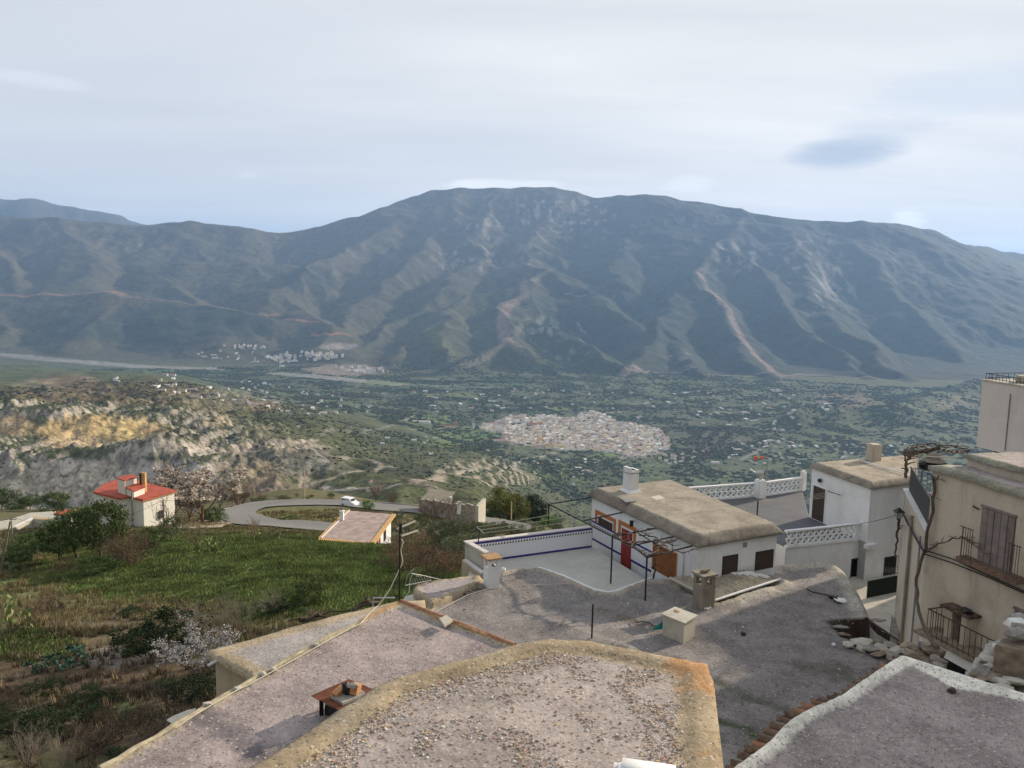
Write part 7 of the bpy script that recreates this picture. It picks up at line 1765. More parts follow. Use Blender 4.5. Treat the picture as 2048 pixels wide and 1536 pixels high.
# poles
def pole(px, pyb, pyt, r, mat, label, lean=0, d=None, cross=False):
    b = cast(px, pyb, 30, 500) if d is None else WD(px, pyb, d)
    if b is None: b = WD(px, pyb, 170)
    t = UPTO(b, pyt); t.x += lean * b.y / FPX
    root = empty('utility_pole', b, 0, label, 'pole'); MB().tube([(0, 0, -.5), (t.x - b.x, 0, t.z - b.z)], [r, r * .7], 6).build('shaft', mat, root)
    if cross: MB().beam((t.x - b.x - .7, 0, t.z - b.z - .3), (t.x - b.x + .7, 0, t.z - b.z - .3), .1, .1).build('crossarm', mat, root)
    return t
M_POLE = simple('ochre_pole', (.46, .36, .20), .8, .1); M_WPOLE = simple('weathered_pole', (.20, .17, .13), .85, .2)
t1 = pole(609, 1005, 937, .17, M_POLE, 'tall ochre pole at the outer edge of the road bend')
t2 = pole(1022, 1048, 1003, .16, M_POLE, 'ochre pole beside the yellow green trees and the blue car')
t3 = pole(329, 1082, 1000, .13, M_WPOLE, 'dark wooden pole before the lit wall of the red roofed house')
t4 = pole(25, 1088, 1034, .12, M_WPOLE, 'weathered pole with a crossarm near the lavender yard', 0, None, True)
t5 = pole(0, 1142, 1042, .13, M_WPOLE, 'leaning pole in the orchard at the west edge', 27)
t6 = pole(1123, 1062, 1032, .12, M_WPOLE, 'short grey pole behind the terrace clothes lines'); t7 = pole(1129, 1058, 985, .05, M_GREYM, 'very thin mast rising beyond the tiled terrace wall')
cable('valley_wire', [t4, t3], .02, M_CABLEB, sag=2.2, label='thin wire slung between the two dark poles by the red roofed house'); cable('valley_wire', [t3, t1], .02, M_CABLEB, sag=3.0, label='thin wire slung from the dark pole to the road bend pole')

# ---------------------------------------------------------------- plants
def leaf_mat(name, a, b, v=.22):
    m = new_mat(name, .8, .12); g = NG(m); t = g.attr('tint'); r = g.objrand()
    sp_ = g.n.new('ShaderNodeSeparateColor'); g.l.new(t, sp_.inputs[0]); c = g.mix(sp_.outputs[0], a, b)
    c = g.hsv(c, v=g.math('ADD', g.rng(r, 0, 1, 1 - v, 1 + v, False), g.rng(sp_.outputs[1], 0, 1, -.28, .28, False)), h=g.rng(r, 0, 1, .49, .51, False)); c = g.hsv(c, v=g.rng(g.noise(.22, 6, .7), .36, .64, .58, 1.28), h=g.rng(g.noise(.35, 4, .6), .3, .7, .485, .505)) if ('grass' in name or 'weeds' in name) else c; g.color(c)
    g.b.inputs['Subsurface Weight'].default_value = 0.0
    return m
LM = {'green': leaf_mat('green_leaves', (.050, .078, .022), (.105, .145, .045)), 'olive': leaf_mat('olive_leaves', (.085, .10, .052), (.155, .17, .09)), 'yellow': leaf_mat('yellow_green_leaves', (.10, .105, .020), (.20, .19, .04)),
      'dark': leaf_mat('dark_leaves', (.014, .028, .012), (.035, .055, .020)), 'brown': leaf_mat('brown_twigs', (.105, .070, .048), (.17, .115, .075)), 'red': leaf_mat('reddish_twigs', (.13, .075, .055), (.20, .125, .085)), 'pale': leaf_mat('pale_dry_twigs', (.18, .155, .12), (.28, .24, .18)),
      'blossom': leaf_mat('pink_white_blossom', (.30, .25, .20), (.55, .48, .42)), 'grey': leaf_mat('grey_blossom', (.22, .21, .20), (.42, .40, .38)), 'bright': leaf_mat('bright_green_leaves', (.06, .13, .02), (.12, .22, .035)), 'cactus': leaf_mat('cactus_pads', (.12, .17, .06), (.27, .30, .12)),
      'murk': leaf_mat('shade_toned_twigs', (.045, .034, .026), (.085, .065, .046)), 'agave': leaf_mat('blue_green_leaves', (.035, .075, .05), (.08, .14, .09)), 'grass': leaf_mat('meadow_grass', (.088, .128, .036), (.155, .195, .064), .3), 'dry': leaf_mat('dry_grass', (.15, .125, .06), (.25, .21, .11), .3), 'earthy': leaf_mat('brown_weeds', (.105, .08, .052), (.175, .135, .085), .3)}  # bramble twigs: shade of the low slope put into their colour
def crown_mesh(name, mat, seed, ncl=80, per=64, cl=.15, leaf=.024, shape='round', up=0.0):
    r = np.random.default_rng(seed); u = r.normal(size=(ncl, 3)); u /= np.linalg.norm(u, axis=1)[:, None]
    rad = r.uniform(.45, 1.0, ncl) ** .6; C_ = u * rad[:, None] * np.array([.5, .5, .36]); C_[:, 2] += .62
    lob = 1 + .28 * np.sin(np.arctan2(u[:, 1], u[:, 0]) * 3 + seed) + r.uniform(-.18, .18, ncl); C_[:, :2] *= lob[:, None]
    if shape == 'tall': C_[:, :2] *= .62; C_[:, 2] = .12 + (C_[:, 2] - .26) * 1.18
    if shape == 'cypress': C_[:, 2] = r.uniform(.08, 1, ncl); w = .20 * np.sqrt(1 - C_[:, 2]) + .03; a = r.uniform(0, 6.28, ncl); C_[:, 0] = np.cos(a) * w * r.uniform(.5, 1, ncl); C_[:, 1] = np.sin(a) * w * r.uniform(.5, 1, ncl)
    if shape == 'bush': C_[:, 2] = (C_[:, 2] - .26) * .95 + .06; C_[:, :2] *= 1.15
    if shape == 'wide': C_[:, :2] *= 1.5; C_[:, 2] = (C_[:, 2] - .2) * .8
    n = ncl * per; ci = np.repeat(np.arange(ncl), per); cr_ = cl * r.uniform(.6, 1.25, ncl)
    d = r.normal(size=(n, 3)); d /= np.linalg.norm(d, axis=1)[:, None]; P = C_[ci] + d * (r.uniform(.15, 1, n) ** .6 * cr_[ci])[:, None] * np.array([1, 1, .8])
    t = r.normal(size=(n, 3)) + d * .5; t[:, 2] += up; t /= np.linalg.norm(t, axis=1)[:, None]; b = np.cross(t, r.normal(size=(n, 3))); b /= np.linalg.norm(b, axis=1)[:, None] + 1e-9
    s = leaf * r.uniform(.6, 1.4, n); V = np.stack([P - t * s[:, None], P + b * (s * .5)[:, None], P + t * s[:, None], P - b * (s * .5)[:, None]], 1).reshape(-1, 3)
    V[:, 2] = np.maximum(V[:, 2], .0)
    F_ = np.arange(4 * n).reshape(n, 4); c = np.zeros((4 * n, 3)); c[:, 0] = np.repeat(np.clip(r.uniform(0, 1, ncl)[ci] * .6 + r.uniform(0, .4, n), 0, 1), 4); c[:, 1] = np.repeat(r.uniform(0, 1, n) * .5 + r.uniform(0, .5, ncl)[ci], 4)
    return np_mesh(name, V, F_, [mat], False, c)
def trunk_mesh(name, seed, mat, h=.5, r0=.035, n=5, lean=.1):
    q = random.Random(seed); m = MB(); a = Vector((0, 0, -.08)); b = Vector((q.uniform(-lean, lean) * .4, q.uniform(-lean, lean) * .4, h * .5)); m.tube([a, a.lerp(b, .5) + Vector((.01, 0, 0)), b], [r0, r0 * .8, r0 * .7], 6)
    for k in range(n):
        an = k / n * 6.28 + q.random(); c = b + Vector((math.cos(an) * .22, math.sin(an) * .22, h * .45 + q.random() * .12)); m.tube([b, b.lerp(c, .5) + Vector((0, 0, -.02)), c], [r0 * .55, r0 * .4, r0 * .2], 4)
    return m.mesh(name, mat)
def twig_mesh(name, seed, mat, n0=9, h=.9, spread=.5, r0=.012, petals=None, depth=3, from_trunk=False):
    """many thin rising branches; returns (wood mesh, petals array or None)"""
    q = random.Random(seed); Vs = []; Fs = []; tips_ = []
    def stick(a, b, r1, r2):
        t = (b - a).normalized(); u = t.cross(Vector((.3, .5, .2))).normalized(); v = t.cross(u); i = len(Vs)
        for p, r_ in ((a, r1), (b, r2)):
            for k in range(3): w = k * 2.094; Vs.append(p + (u * math.cos(w) + v * math.sin(w)) * r_)
        for k in range(3): Fs.append((i + k, i + (k + 1) % 3, i + 3 + (k + 1) % 3, i + 3 + k))
    def grow(p, d, L_, r_, lev):
        e = p + d * L_ * .5 + Vector((q.uniform(-1, 1), q.uniform(-1, 1), q.uniform(-.3, 1))) * L_ * .08; f = p + d * L_ + Vector((q.uniform(-1, 1), q.uniform(-1, 1), q.uniform(-.5, .7))) * L_ * .12
        stick(p, e, r_, r_ * .75); stick(e, f, r_ * .75, r_ * .5); tips_.append((e, f))
        if lev > 0:
            for k in range(q.choice((3, 4))):
                t = q.uniform(.35, 1); s = p.lerp(f, t); nd = (d + Vector((q.uniform(-1, 1), q.uniform(-1, 1), q.uniform(-.25, .6))) * .75).normalized(); grow(s, nd, L_ * q.uniform(.45, .65), r_ * .5, lev - 1)
    base = Vector((0, 0, -.03))
    if from_trunk: stick(Vector((0, 0, -.08)), Vector((0, 0, .22)), r0 * 3, r0 * 2); base = Vector((0, 0, .2))
    for k in range(n0):
        an = k / n0 * 6.28 + q.random(); sp = spread * q.uniform(.25, 1.1); d = Vector((math.cos(an) * sp, math.sin(an) * sp, 1)).normalized(); grow(base + Vector((math.cos(an), math.sin(an), 0)) * (.02 if from_trunk else .06 * q.random()), d, h * q.uniform(.42, .62), r0, depth)
    Va = np.array([tuple(v) for v in Vs]); c = np.zeros((len(Va), 3)); c[:, 0] = np.random.default_rng(seed).uniform(0, 1, len(Va)); c[:, 1] = .5
    wood = np_mesh(name, Va, np.array(Fs), [mat], False, c); pm_ = None
    if petals:
        r = np.random.default_rng(seed); pmat, per, ps = petals; T = np.array([[*(a), *(b)] for a, b in tips_]); n = len(T) * per; ti = np.repeat(np.arange(len(T)), per); u = r.uniform(0, 1, n)[:, None]
        P = T[ti, :3] * (1 - u) + T[ti, 3:] * u + r.normal(size=(n, 3)) * .012; t = r.normal(size=(n, 3)); t /= np.linalg.norm(t, axis=1)[:, None]; b = np.cross(t, r.normal(size=(n, 3))); b /= np.linalg.norm(b, axis=1)[:, None]
        s = ps * r.uniform(.6, 1.4, n)[:, None]; V = np.stack([P - t * s, P + b * s * .8, P + t * s, P - b * s * .8], 1).reshape(-1, 3); c = np.zeros((4 * n, 3)); c[:, 0] = np.repeat(r.uniform(0, 1, n), 4); c[:, 1] = np.repeat(r.uniform(0, 1, n), 4)
        pm_ = np_mesh('blossom', V, np.arange(4 * n).reshape(n, 4), [pmat], False, c)
    return wood, pm_
PROTO = {}
def proto(kind):
    if kind in PROTO: return PROTO[kind]
    k, s = kind.rsplit('_', 1); s = int(s); L_ = lambda a: LM[a]
    if k == 'green': r = [('crown', crown_mesh('crown', L_('green'), s)), ('trunk', trunk_mesh('trunk', s, M_BARK))]
    elif k == 'greenbush': r = [('foliage', crown_mesh('foliage', L_('green'), s, shape='bush')), ('stem', trunk_mesh('stem', s, M_BARK, .35))]
    elif k == 'olive': r = [('crown', crown_mesh('crown', L_('olive'), s, 70, 60, .14, .021)), ('trunk', trunk_mesh('trunk', s, M_BARK))]
    elif k == 'yellow': r = [('crown', crown_mesh('crown', L_('yellow'), s, 100, 52, .12, .021, 'tall')), ('trunk', trunk_mesh('trunk', s, M_BARK, .4))]
    elif k == 'dark': r = [('crown', crown_mesh('crown', L_('dark'), s, 90, 52, .14, .024, 'tall')), ('trunk', trunk_mesh('trunk', s, M_BARK, .4))]
    elif k == 'darkbush': r = [('foliage', crown_mesh('foliage', L_('dark'), s, 90, 60, .13, .020, 'bush')), ('stem', trunk_mesh('stem', s, M_BARK, .35))]
    elif k == 'bright': r = [('foliage', crown_mesh('foliage', L_('bright'), s, 70, 50, .14, .024, 'bush')), ('stem', trunk_mesh('stem', s, M_BARK, .35))]
    elif k == 'brown': w, _ = twig_mesh('branches', s, L_('brown'), 13, .95, .55, .010, None, 3); r = [('branches', w), ('foliage', crown_mesh('foliage', L_('brown'), s, 70, 22, .14, .014, 'bush'))]
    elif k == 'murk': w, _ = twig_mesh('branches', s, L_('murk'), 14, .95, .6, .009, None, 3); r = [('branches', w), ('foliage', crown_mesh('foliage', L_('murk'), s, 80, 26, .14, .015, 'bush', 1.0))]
    elif k == 'red': w, _ = twig_mesh('branches', s, L_('red'), 14, .95, .6, .009, None, 3); r = [('branches', w), ('foliage', crown_mesh('foliage', L_('red'), s, 80, 20, .14, .013, 'bush', 1.2))]
    elif k == 'pale': w, _ = twig_mesh('branches', s, L_('pale'), 16, .98, .5, .006, None, 3); r = [('branches', w)]
    elif k == 'bare': w, _ = twig_mesh('branches', s, L_('brown'), 6, .95, .6, .012, None, 3, True); r = [('branches', w)]
    elif k == 'almond': w, p = twig_mesh('branches', s, L_('brown'), 8, .98, .75, .010, (L_('blossom'), 34, .014), 3, True); r = [('branches', w), ('blossom', p)]
    elif k == 'greybl': w, p = twig_mesh('branches', s, L_('brown'), 14, .95, .75, .006, (L_('grey'), 9, .009), 3); r = [('branches', w), ('blossom', p)]
    elif k == 'agave': r = [('leaves', crown_mesh('leaves', L_('agave'), s, 30, 22, .15, .075, 'wide'))]
    PROTO[kind] = r; return r
def plant(kind, px, pyb, pyt, label, cat='tree', name=None, group=None, wf=1.0, p=None, h=None, d=None):
    b = p if p is not None else (cast(px, pyb, 25, 500) if d is None else None)
    if b is None: b = WD(px, pyb, d)
    if h is None: h = ZUP(b, pyt) - b.z
    nm = name or {'tree': 'tree', 'bush': 'bush', 'shrub': 'shrub'}.get(cat, 'plant')
    root = empty(nm, b + Vector((0, 0, -.05)), random.uniform(0, 6.28), label, cat, group); root.scale = (h * wf, h * wf, h)
    for pn, me in proto(kind): link(pn, me, root)
    return root
pl_list = [
 ('green_1',155,1118,1012,'tall leafy green tree in front of the badlands, beside the lavender yard','tree','leafy_tree',1.0), ('green_2',205,1122,1000,'big dense green tree hiding the west wall of the red roofed house','tree','leafy_tree',.9),
 ('green_3',120,1125,1050,'rounded green tree between the orchard and the tallest leafy tree','tree','leafy_tree',1.1), ('brown_1',268,1128,1045,'brown twiggy bush under the red roofed house','bush','twiggy_bush',1.1),
 ('brown_2',232,1130,1062,'lower brown twiggy bush beside the big green tree','bush','twiggy_bush',1.2), ('greenbush_4',298,1100,1042,'bright leafy shrub against the lit house wall','bush','leafy_bush',1.0),
 ('bright_1',307,1094,1062,'small vivid green shrub under the dark wooden pole','shrub','leafy_bush',1.0), ('olive_2',345,1082,1030,'pale green tree at the corner of the lit house wall','tree','leafy_tree',1.0),
 ('bare_1',335,1080,1000,'bare twiggy tree standing against the lit house wall','tree','bare_tree',1.0), ('almond_1',350,1045,950,'big blossoming almond tree right behind the red roofed house','tree','almond_tree',1.45), ('almond_2',405,1048,948,'widest blossoming almond tree above the notice board','tree','almond_tree',1.6), ('almond_3',380,1048,972,'lower blossoming almond tree between the two big ones','tree','almond_tree',1.5), ('almond_4',440,1022,975,'blossoming almond tree closest to the road bend','tree','almond_tree',1.1),
 ('brown_3',478,1012,958,'brown leafless thicket behind the start of the road bend','bush','twiggy_bush',1.4), ('greenbush_5',425,1045,1005,'green shrub behind the orange post','bush','leafy_bush',1.1),
 ('bare_2',508,1078,1030,'bare tree at the top edge of the green field','tree','bare_tree',1.0), ('greenbush_6',585,1040,1028,'low green shrub inside the road bend','bush','leafy_bush',2.0), ('brown_4',660,1032,1020,'ochre grassy shrub inside the road bend','bush','twiggy_bush',2.0),
 ('bright_2',735,1020,993,'bright green tree behind the roof of the small house','tree','leafy_tree',.9), ('almond_5',752,1004,970,'small blossoming tree beyond the guardrail','tree','almond_tree',1.0), ('almond_6',808,1006,972,'round pale leafless tree beyond the guardrail','tree','bare_tree',1.1), ('brown_5',785,1006,975,'brown bare tree between the pale trees beyond the road','tree','bare_tree',1.0),
 ('bare_3',862,1062,992,'tall bare tree standing in front of the stone ruin','tree','bare_tree',1.2), ('bare_4',900,1050,1000,'slender bare tree by the white slab of the ruin','tree','bare_tree',1.0),
 ('yellow_1',1000,1040,972,'tallest yellow green tree over the blue car','tree','poplar_tree',1.1), ('yellow_2',1030,1045,985,'second yellow green tree beside the ochre pole','tree','poplar_tree',1.2), ('greenbush_7',970,1036,1000,'dark green shrub at the foot of the yellow green trees','bush','leafy_bush',1.2),
 ('dark_1',1068,1048,988,'darkest dense tree between the poplars and the pergola','tree','evergreen_tree',1.2), ('dark_2',1100,1050,995,'dark tree behind the far pergola post','tree','evergreen_tree',1.3), ('dark_3',1135,1048,1000,'dark tree nearest the white house corner','tree','evergreen_tree',1.3), ('bright_3',1088,1052,1018,'bright green shrub in front of the dark trees','bush','leafy_bush',1.2),
 ('olive_3',880,1092,1040,'olive tree below the stone ruin beside the reddish thicket','tree','olive_tree',1.2), ('olive_4',915,1085,1036,'olive tree straight below the white slab','tree','olive_tree',1.2), ('olive_5',955,1082,1042,'olive tree above the tiled terrace wall corner','tree','olive_tree',1.2), ('olive_6',990,1075,1044,'olive tree behind the clothes lines, west one','tree','olive_tree',1.4), ('olive_7',1030,1074,1046,'olive tree behind the middle of the clothes lines','tree','olive_tree',1.4), ('olive_8',1068,1072,1044,'olive tree just before the far pergola post','tree','olive_tree',1.3), ('olive_9',1150,1060,1030,'olive tree touching the white house corner','tree','olive_tree',1.2),
 ('red_1',820,1140,1060,'reddish leafless thicket beside the aerial mast','bush','red_thicket',1.3), ('red_2',862,1148,1075,'widest reddish thicket at the field edge','bush','red_thicket',1.4), ('red_3',905,1150,1085,'reddish thicket nearest the tiled terrace','bush','red_thicket',1.3), ('red_4',790,1108,1062,'small reddish thicket at the house verge','bush','red_thicket',1.2), ('olive_10',925,1132,1062,'grey green bush squeezed between thicket and terrace wall','bush','leafy_bush',1.0),
 ('greenbush_8',612,1208,1150,'small green tree alone at the lower edge of the field','tree','leafy_tree',1.0), ('darkbush_1',335,1310,1195,'large dark bush behind the grey blossoming bush','bush','leafy_bush',1.25), ('darkbush_2',290,1300,1238,'dark low bush west of the large dark bush','bush','leafy_bush',1.4), ('pale_1',420,1290,1172,'pale leafless shrub rising behind the grey blossoming bush','shrub','twiggy_shrub',1.2), ('pale_2',480,1262,1188,'pale dry shrub over the tan roof','shrub','twiggy_shrub',1.4), ('greybl_1',400,1345,1238,'grey white blossoming bush at the corner of the tan walled house','bush','blossoming_bush',1.35),
 ('darkbush_3',395,1400,1330,'dark bush under the grey blossoming bush','bush','leafy_bush',1.3), ('murk_3',340,1410,1360,'brown bramble beneath the tan wall','bush','twiggy_bush',1.5), ('agave_1',130,1330,1288,'blue green artichoke like plant on the brown earth','plant','artichoke_plant',1.6), ('pale_3',60,1536,1440,'pale reeds in the dark corner of the slope','shrub','twiggy_shrub',1.3), ('pale_4',130,1536,1450,'thin reeds beside the corner bramble','shrub','twiggy_shrub',1.3), ('darkbush_4',95,1480,1400,'dusky green bush on the shaded slope','bush','leafy_bush',1.5), ('murk_7',200,1500,1440,'shade toned bramble low on the slope','bush','twiggy_bush',1.6), ('murk_6',290,1470,1405,'brown bramble beside the metal sheet','bush','twiggy_bush',1.6), ('darkbush_5',560,1225,1190,'dark weedy bush above the tan roof edge','bush','leafy_bush',1.6), ('pale_5',540,1230,1175,'dry pale stalks over the tan roof edge','shrub','twiggy_shrub',1.6),
 ('olive_11',20,1110,1068,'first orchard tree at the west edge','tree','orchard_tree',1.1), ('green_4',52,1122,1070,'orchard tree below the lavender yard','tree','orchard_tree',1.1), ('olive_12',85,1108,1062,'grey green orchard tree beside the weathered pole','tree','orchard_tree',1.0), ('green_5',40,1138,1090,'lowest orchard tree by the leaning pole','tree','orchard_tree',1.2), ('brown_9',130,1145,1105,'brown shrub at the field top below the leafy trees','bush','twiggy_bush',1.4), ('greenbush_9',190,1148,1100,'green shrub at the field top below the leafy trees','bush','leafy_bush',1.4), ('bare_5',395,1108,1062,'thin bare tree beside the prickly pears','tree','bare_tree',1.0), ('brown_10',90,1225,1180,'brown weedy mound above the prickly pears','bush','twiggy_bush',1.7), ('brown_11',640,1245,1212,'tangle of dark dead branches at the tan roof edge','bush','twiggy_bush',1.8),
 ('green_6',5,1020,975,'dark tree at the foot of the white cliff by the west edge','tree','leafy_tree',1.1), ('green_7',60,1018,990,'green tree below the white cliff over the paved yard','tree','leafy_tree',1.6), ('green_8',110,1020,985,'green tree beneath the white cliff before the red roofed house','tree','leafy_tree',1.5), ('brown_12',560,1000,988,'brown scrub just beyond the guardrail','bush','twiggy_bush',2.2), ('greenbush_10',520,1004,993,'green scrub at the top of the road bend','bush','leafy_bush',2.2)]
for a in pl_list:
    try: plant(a[0], a[1], a[2], a[3], a[4], a[5], a[6], None, a[7])
    except Exception as ex: print('PLANT', a, ex)
# prickly pears: joined oval pads
def cactus_mesh(seed, n=14):
    r = random.Random(seed); V = []; F_ = []; c = []
    def pad(p, d, s):
        t = Vector((r.uniform(-1, 1), r.uniform(-1, 1), 0)).normalized(); u = t.cross(d).normalized() if t.cross(d).length > .1 else Vector((1, 0, 0)); w = d.cross(u); i = len(V); cc = (r.random(), r.random(), 0)
        for sgn in (-1, 1):
            V.append(p + d * s + w * sgn * s * .13); c.append(cc)
            for k in range(8): a = k / 8 * 6.283; V.append(p + d * s * (1 + math.cos(a)) + u * math.sin(a) * s * .62 + w * sgn * .01); c.append(cc)
            b = i + (0 if sgn < 0 else 9)
            for k in range(8): f = (b, b + 1 + k, b + 1 + (k + 1) % 8); F_.append(f if sgn > 0 else f[::-1])
        return p + d * s * 1.9
    ends = [(Vector((r.uniform(-.3, .3), r.uniform(-.3, .3), 0)), Vector((0, 0, 1))) for _ in range(4)]
    for k in range(n):
        p, d = ends[k % len(ends)]; d2 = (d + Vector((r.uniform(-.6, .6), r.uniform(-.6, .6), r.uniform(0, .5)))).normalized(); e = pad(p, d2, r.uniform(.12, .17)); ends.append((e, d2))
    return np_mesh('pads', np.array([tuple(v) for v in V]), np.array(F_), [LM['cactus']], True, np.array(c))
cms = [cactus_mesh(k, 22) for k in (1, 2, 3)]
for k, (px, py, pt, lab) in enumerate([(402,1108,1090,'first pale prickly pear of the row at the field top'), (418,1104,1086,'prickly pear in the middle of the row at the field top'), (430,1102,1084,'bright prickly pear of the row at the field top'), (447,1098,1080,'last and highest prickly pear of the row at the field top'), (524,1080,1066,'prickly pear at the foot of the bare tree'), (545,1080,1066,'prickly pear between the bare tree and the small house'), (562,1080,1066,'prickly pear closest to the small house'), (8,1252,1212,'big light green prickly pear at the west edge'), (40,1255,1222,'prickly pear beside the biggest one'), (62,1258,1228,'smaller prickly pear over the brown earth'), (702,1028,1017,'flowering prickly pear beside the white van')]):
    b = cast(px, py, 25, 400); h = ZUP(b, pt) - b.z; o = link('prickly_pear', cms[k % 3]); o.location = b; o.scale = (h * 1.2, h * 1.2, h); o.rotation_euler = (0, 0, k); tag(o, lab, 'cactus')
# scattered shrubs of the slope, individually
q = np.random.default_rng(11); cnt = 0
fill = [('greenbush_4','olive_3','brown_3','darkbush_1'), ]
zones = [((0,470),(1085,1150),18,(6,18),'bush on the slope between the orchard and the field','slope bushes above the field',('greenbush_5','brown_3','olive_3')), ((250,620),(1215,1330),26,(14,34),'weedy bush in the thicket below the field','bushes of the thicket below the field',('darkbush_1','brown_2','darkbush_3','greenbush_7','pale_2')),
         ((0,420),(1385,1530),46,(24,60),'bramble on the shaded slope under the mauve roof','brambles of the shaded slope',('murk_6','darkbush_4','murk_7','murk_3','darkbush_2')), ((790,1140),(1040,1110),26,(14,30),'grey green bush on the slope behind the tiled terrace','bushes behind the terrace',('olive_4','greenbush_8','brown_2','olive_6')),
         ((430,960),(992,1004),34,(6,16),'roadside scrub bush beyond the guardrail','scrub beyond the guardrail',('greenbush_5','brown_4','darkbush_5','olive_5')), ((940,1185),(1040,1068),22,(8,20),'small tree of the grove behind the clothes lines','grove behind the clothes lines',('olive_7','greenbush_6','dark_2','olive_9')), ((440,760),(1022,1048),22,(4,10),'grassy tuft shrub inside the road bend','shrubs inside the road bend',('brown_4','greenbush_6','olive_2')), ((0,200),(1010,1034),16,(8,22),'bush along the rim below the white cliff','rim bushes below the white cliff',('green_7','darkbush_2','greenbush_9'))]
def blocked(x, y, z):
    a, b = proj(np.array(x), np.array(y), np.array(z)); return False
for (xr, yr, n, hr_, lab, grp, kinds) in zones:
    for _ in range(n):
        px = q.uniform(*xr); py = q.uniform(*yr)
        b = cast(px, py, 25, 500)
        if b is None or np.min(np.hypot(RQ[:, 0] - b.x, RQ[:, 1] - b.y)) < 5: continue
        if 620 < px < 800 and 1022 < py < 1110 and 95 < b.y < 118: continue
        kd = kinds[int(q.integers(len(kinds)))]; hpx = q.uniform(*hr_); h = hpx * b.y / FPX; 
        ks_ = {'green': 'leafy green', 'greenbush': 'dense green', 'olive': 'grey green', 'brown': 'brown twiggy', 'darkbush': 'dark leafy', 'pale': 'pale dry', 'red': 'reddish twiggy', 'murk': 'dark brown twiggy', 'dark': 'dark dense'}[kd.rsplit('_', 1)[0]]; hm_ = (hpx - hr_[0]) / (hr_[1] - hr_[0])  # murk: the dark tone is slope shade put into the twig colour
        lab2 = ('low ', 'middle sized ', 'tall ')[min(2, int(hm_ * 3))] + ks_ + ' ' + lab
        plant(kd, px, py, 0, lab2, 'bush', 'slope_bush', grp, float(q.uniform(1.0, 1.7)), p=b, h=h)
# dead wood and wire at the tan roof edge
cable('fence_wire', [WD(600, 1236, 26), WD(660, 1222, 26), WD(730, 1208, 26)], .02, M_IRON, sag=.1, label='rusty wire strung above the far edge of the tan roof'); m = MB(); vine_twigs(m, WD(705, 1238, 24), WD(735, 1196, 25), 6, .10, .12, 3, .9); vine_twigs(m, WD(735, 1196, 25), WD(765, 1222, 25), 6, .09, .12, 4, .9); vine_twigs(m, WD(600, 1240, 24), WD(640, 1228, 24), 6, .09, .1, 8, .9)
o = m.build('dead_vine', M_WOOD); tag(o, 'dark dead vine stump behind the tan roof edge', 'vine'); o = MB().tube([WD(745, 1215, 24), WD(747, 1196, 24), WD(790, 1196, 24)], .03, 5).build('bent_pipe', M_GALV); tag(o, 'thin bent metal pipe behind the tan roof edge', 'pipe')

# ---------------------------------------------------------------- grass and weeds
def tuft_mesh(name, mat, seed, n=16, h=.5, w=.03, spread=.28):
    r = np.random.default_rng(seed); a = r.uniform(0, 6.28, n); rr = r.uniform(0, spread, n); bx, by = np.cos(a) * rr, np.sin(a) * rr; hh = h * r.uniform(.5, 1.2, n); th = r.uniform(0, 6.28, n); lx, ly = r.normal(0, .22, n) * h, r.normal(0, .22, n) * h
    ux, uy = np.cos(th) * w, np.sin(th) * w; V = np.zeros((n, 3, 3)); V[:, 0] = np.stack([bx - ux, by - uy, 0 * bx - .05], 1); V[:, 1] = np.stack([bx + ux, by + uy, 0 * bx - .05], 1); V[:, 2] = np.stack([bx + lx, by + ly, hh], 1)
    c = np.zeros((n * 3, 3)); c[:, 0] = np.repeat(r.uniform(0, 1, n), 3); c[:, 1] = np.repeat(r.uniform(.2, .9, n), 3); return np_mesh(name, V.reshape(-1, 3), np.arange(3 * n).reshape(n, 3), [mat], False, c)
def src(me): return bpy.data.objects.new(me.name, me)
gsrc = [src(tuft_mesh('grass_tuft', LM['grass'], k, 24, .20, .045, .36)) for k in range(3)]; dsrc = [src(tuft_mesh('dry_tuft', LM['dry'], k + 5, 18, .45, .022, .25)) for k in range(3)]; esrc = [src(tuft_mesh('weed_tuft', LM['earthy'], k + 9, 20, .4, .03, .28)) for k in range(3)]
r = np.random.default_rng(21); n = 190000; y = r.uniform(26, 170, n); x = y * r.uniform(-.85, .32, n); keep = r.random(n) < np.clip((y / 150) * 1.0 + .12, 0, 1)
x, y = x[keep], y[keep]; z = Hf(x, y); ppx, ppy = proj(x, y, z); nn = fbm(x / 5, y / 5, 4); nn2 = fbm(x / 2 + 40, y / 2, 3)
road_d = np.min(np.hypot(x[:, None] - RQ[None, ::2, 0], y[:, None] - RQ[None, ::2, 1]), axis=1); okm = road_d > 5
gm = np.maximum(1 - sstep(.6, 1.3, ((ppx - 520) / 470) ** 2 + ((ppy - 1140) / 72) ** 2 + .4 * nn), np.maximum(1 - sstep(.6, 1.3, ((ppx - 700) / 330) ** 2 + ((ppy - 1180) / 70) ** 2 + .4 * nn), 1 - sstep(.6, 1.3, ((ppx - 60) / 90) ** 2 + ((ppy - 1290) / 35) ** 2 + .4 * nn)))
dm_ = np.clip(1 - gm, 0, 1) * sstep(-.35, .2, nn2) * (ppy < 1290) ; em = (ppy > 1260) * .8 * sstep(-.2, .3, nn2)
u = r.random(len(x))
def sc_tufts(nm, m_, srcs, s0, s1, lab): 
    k = okm & (u < m_); scatter(nm, np.column_stack([x[k], y[k], z[k]]), r.uniform(s0, s1, k.sum()), r.uniform(0, 6.28, k.sum()), srcs)['label'] = lab
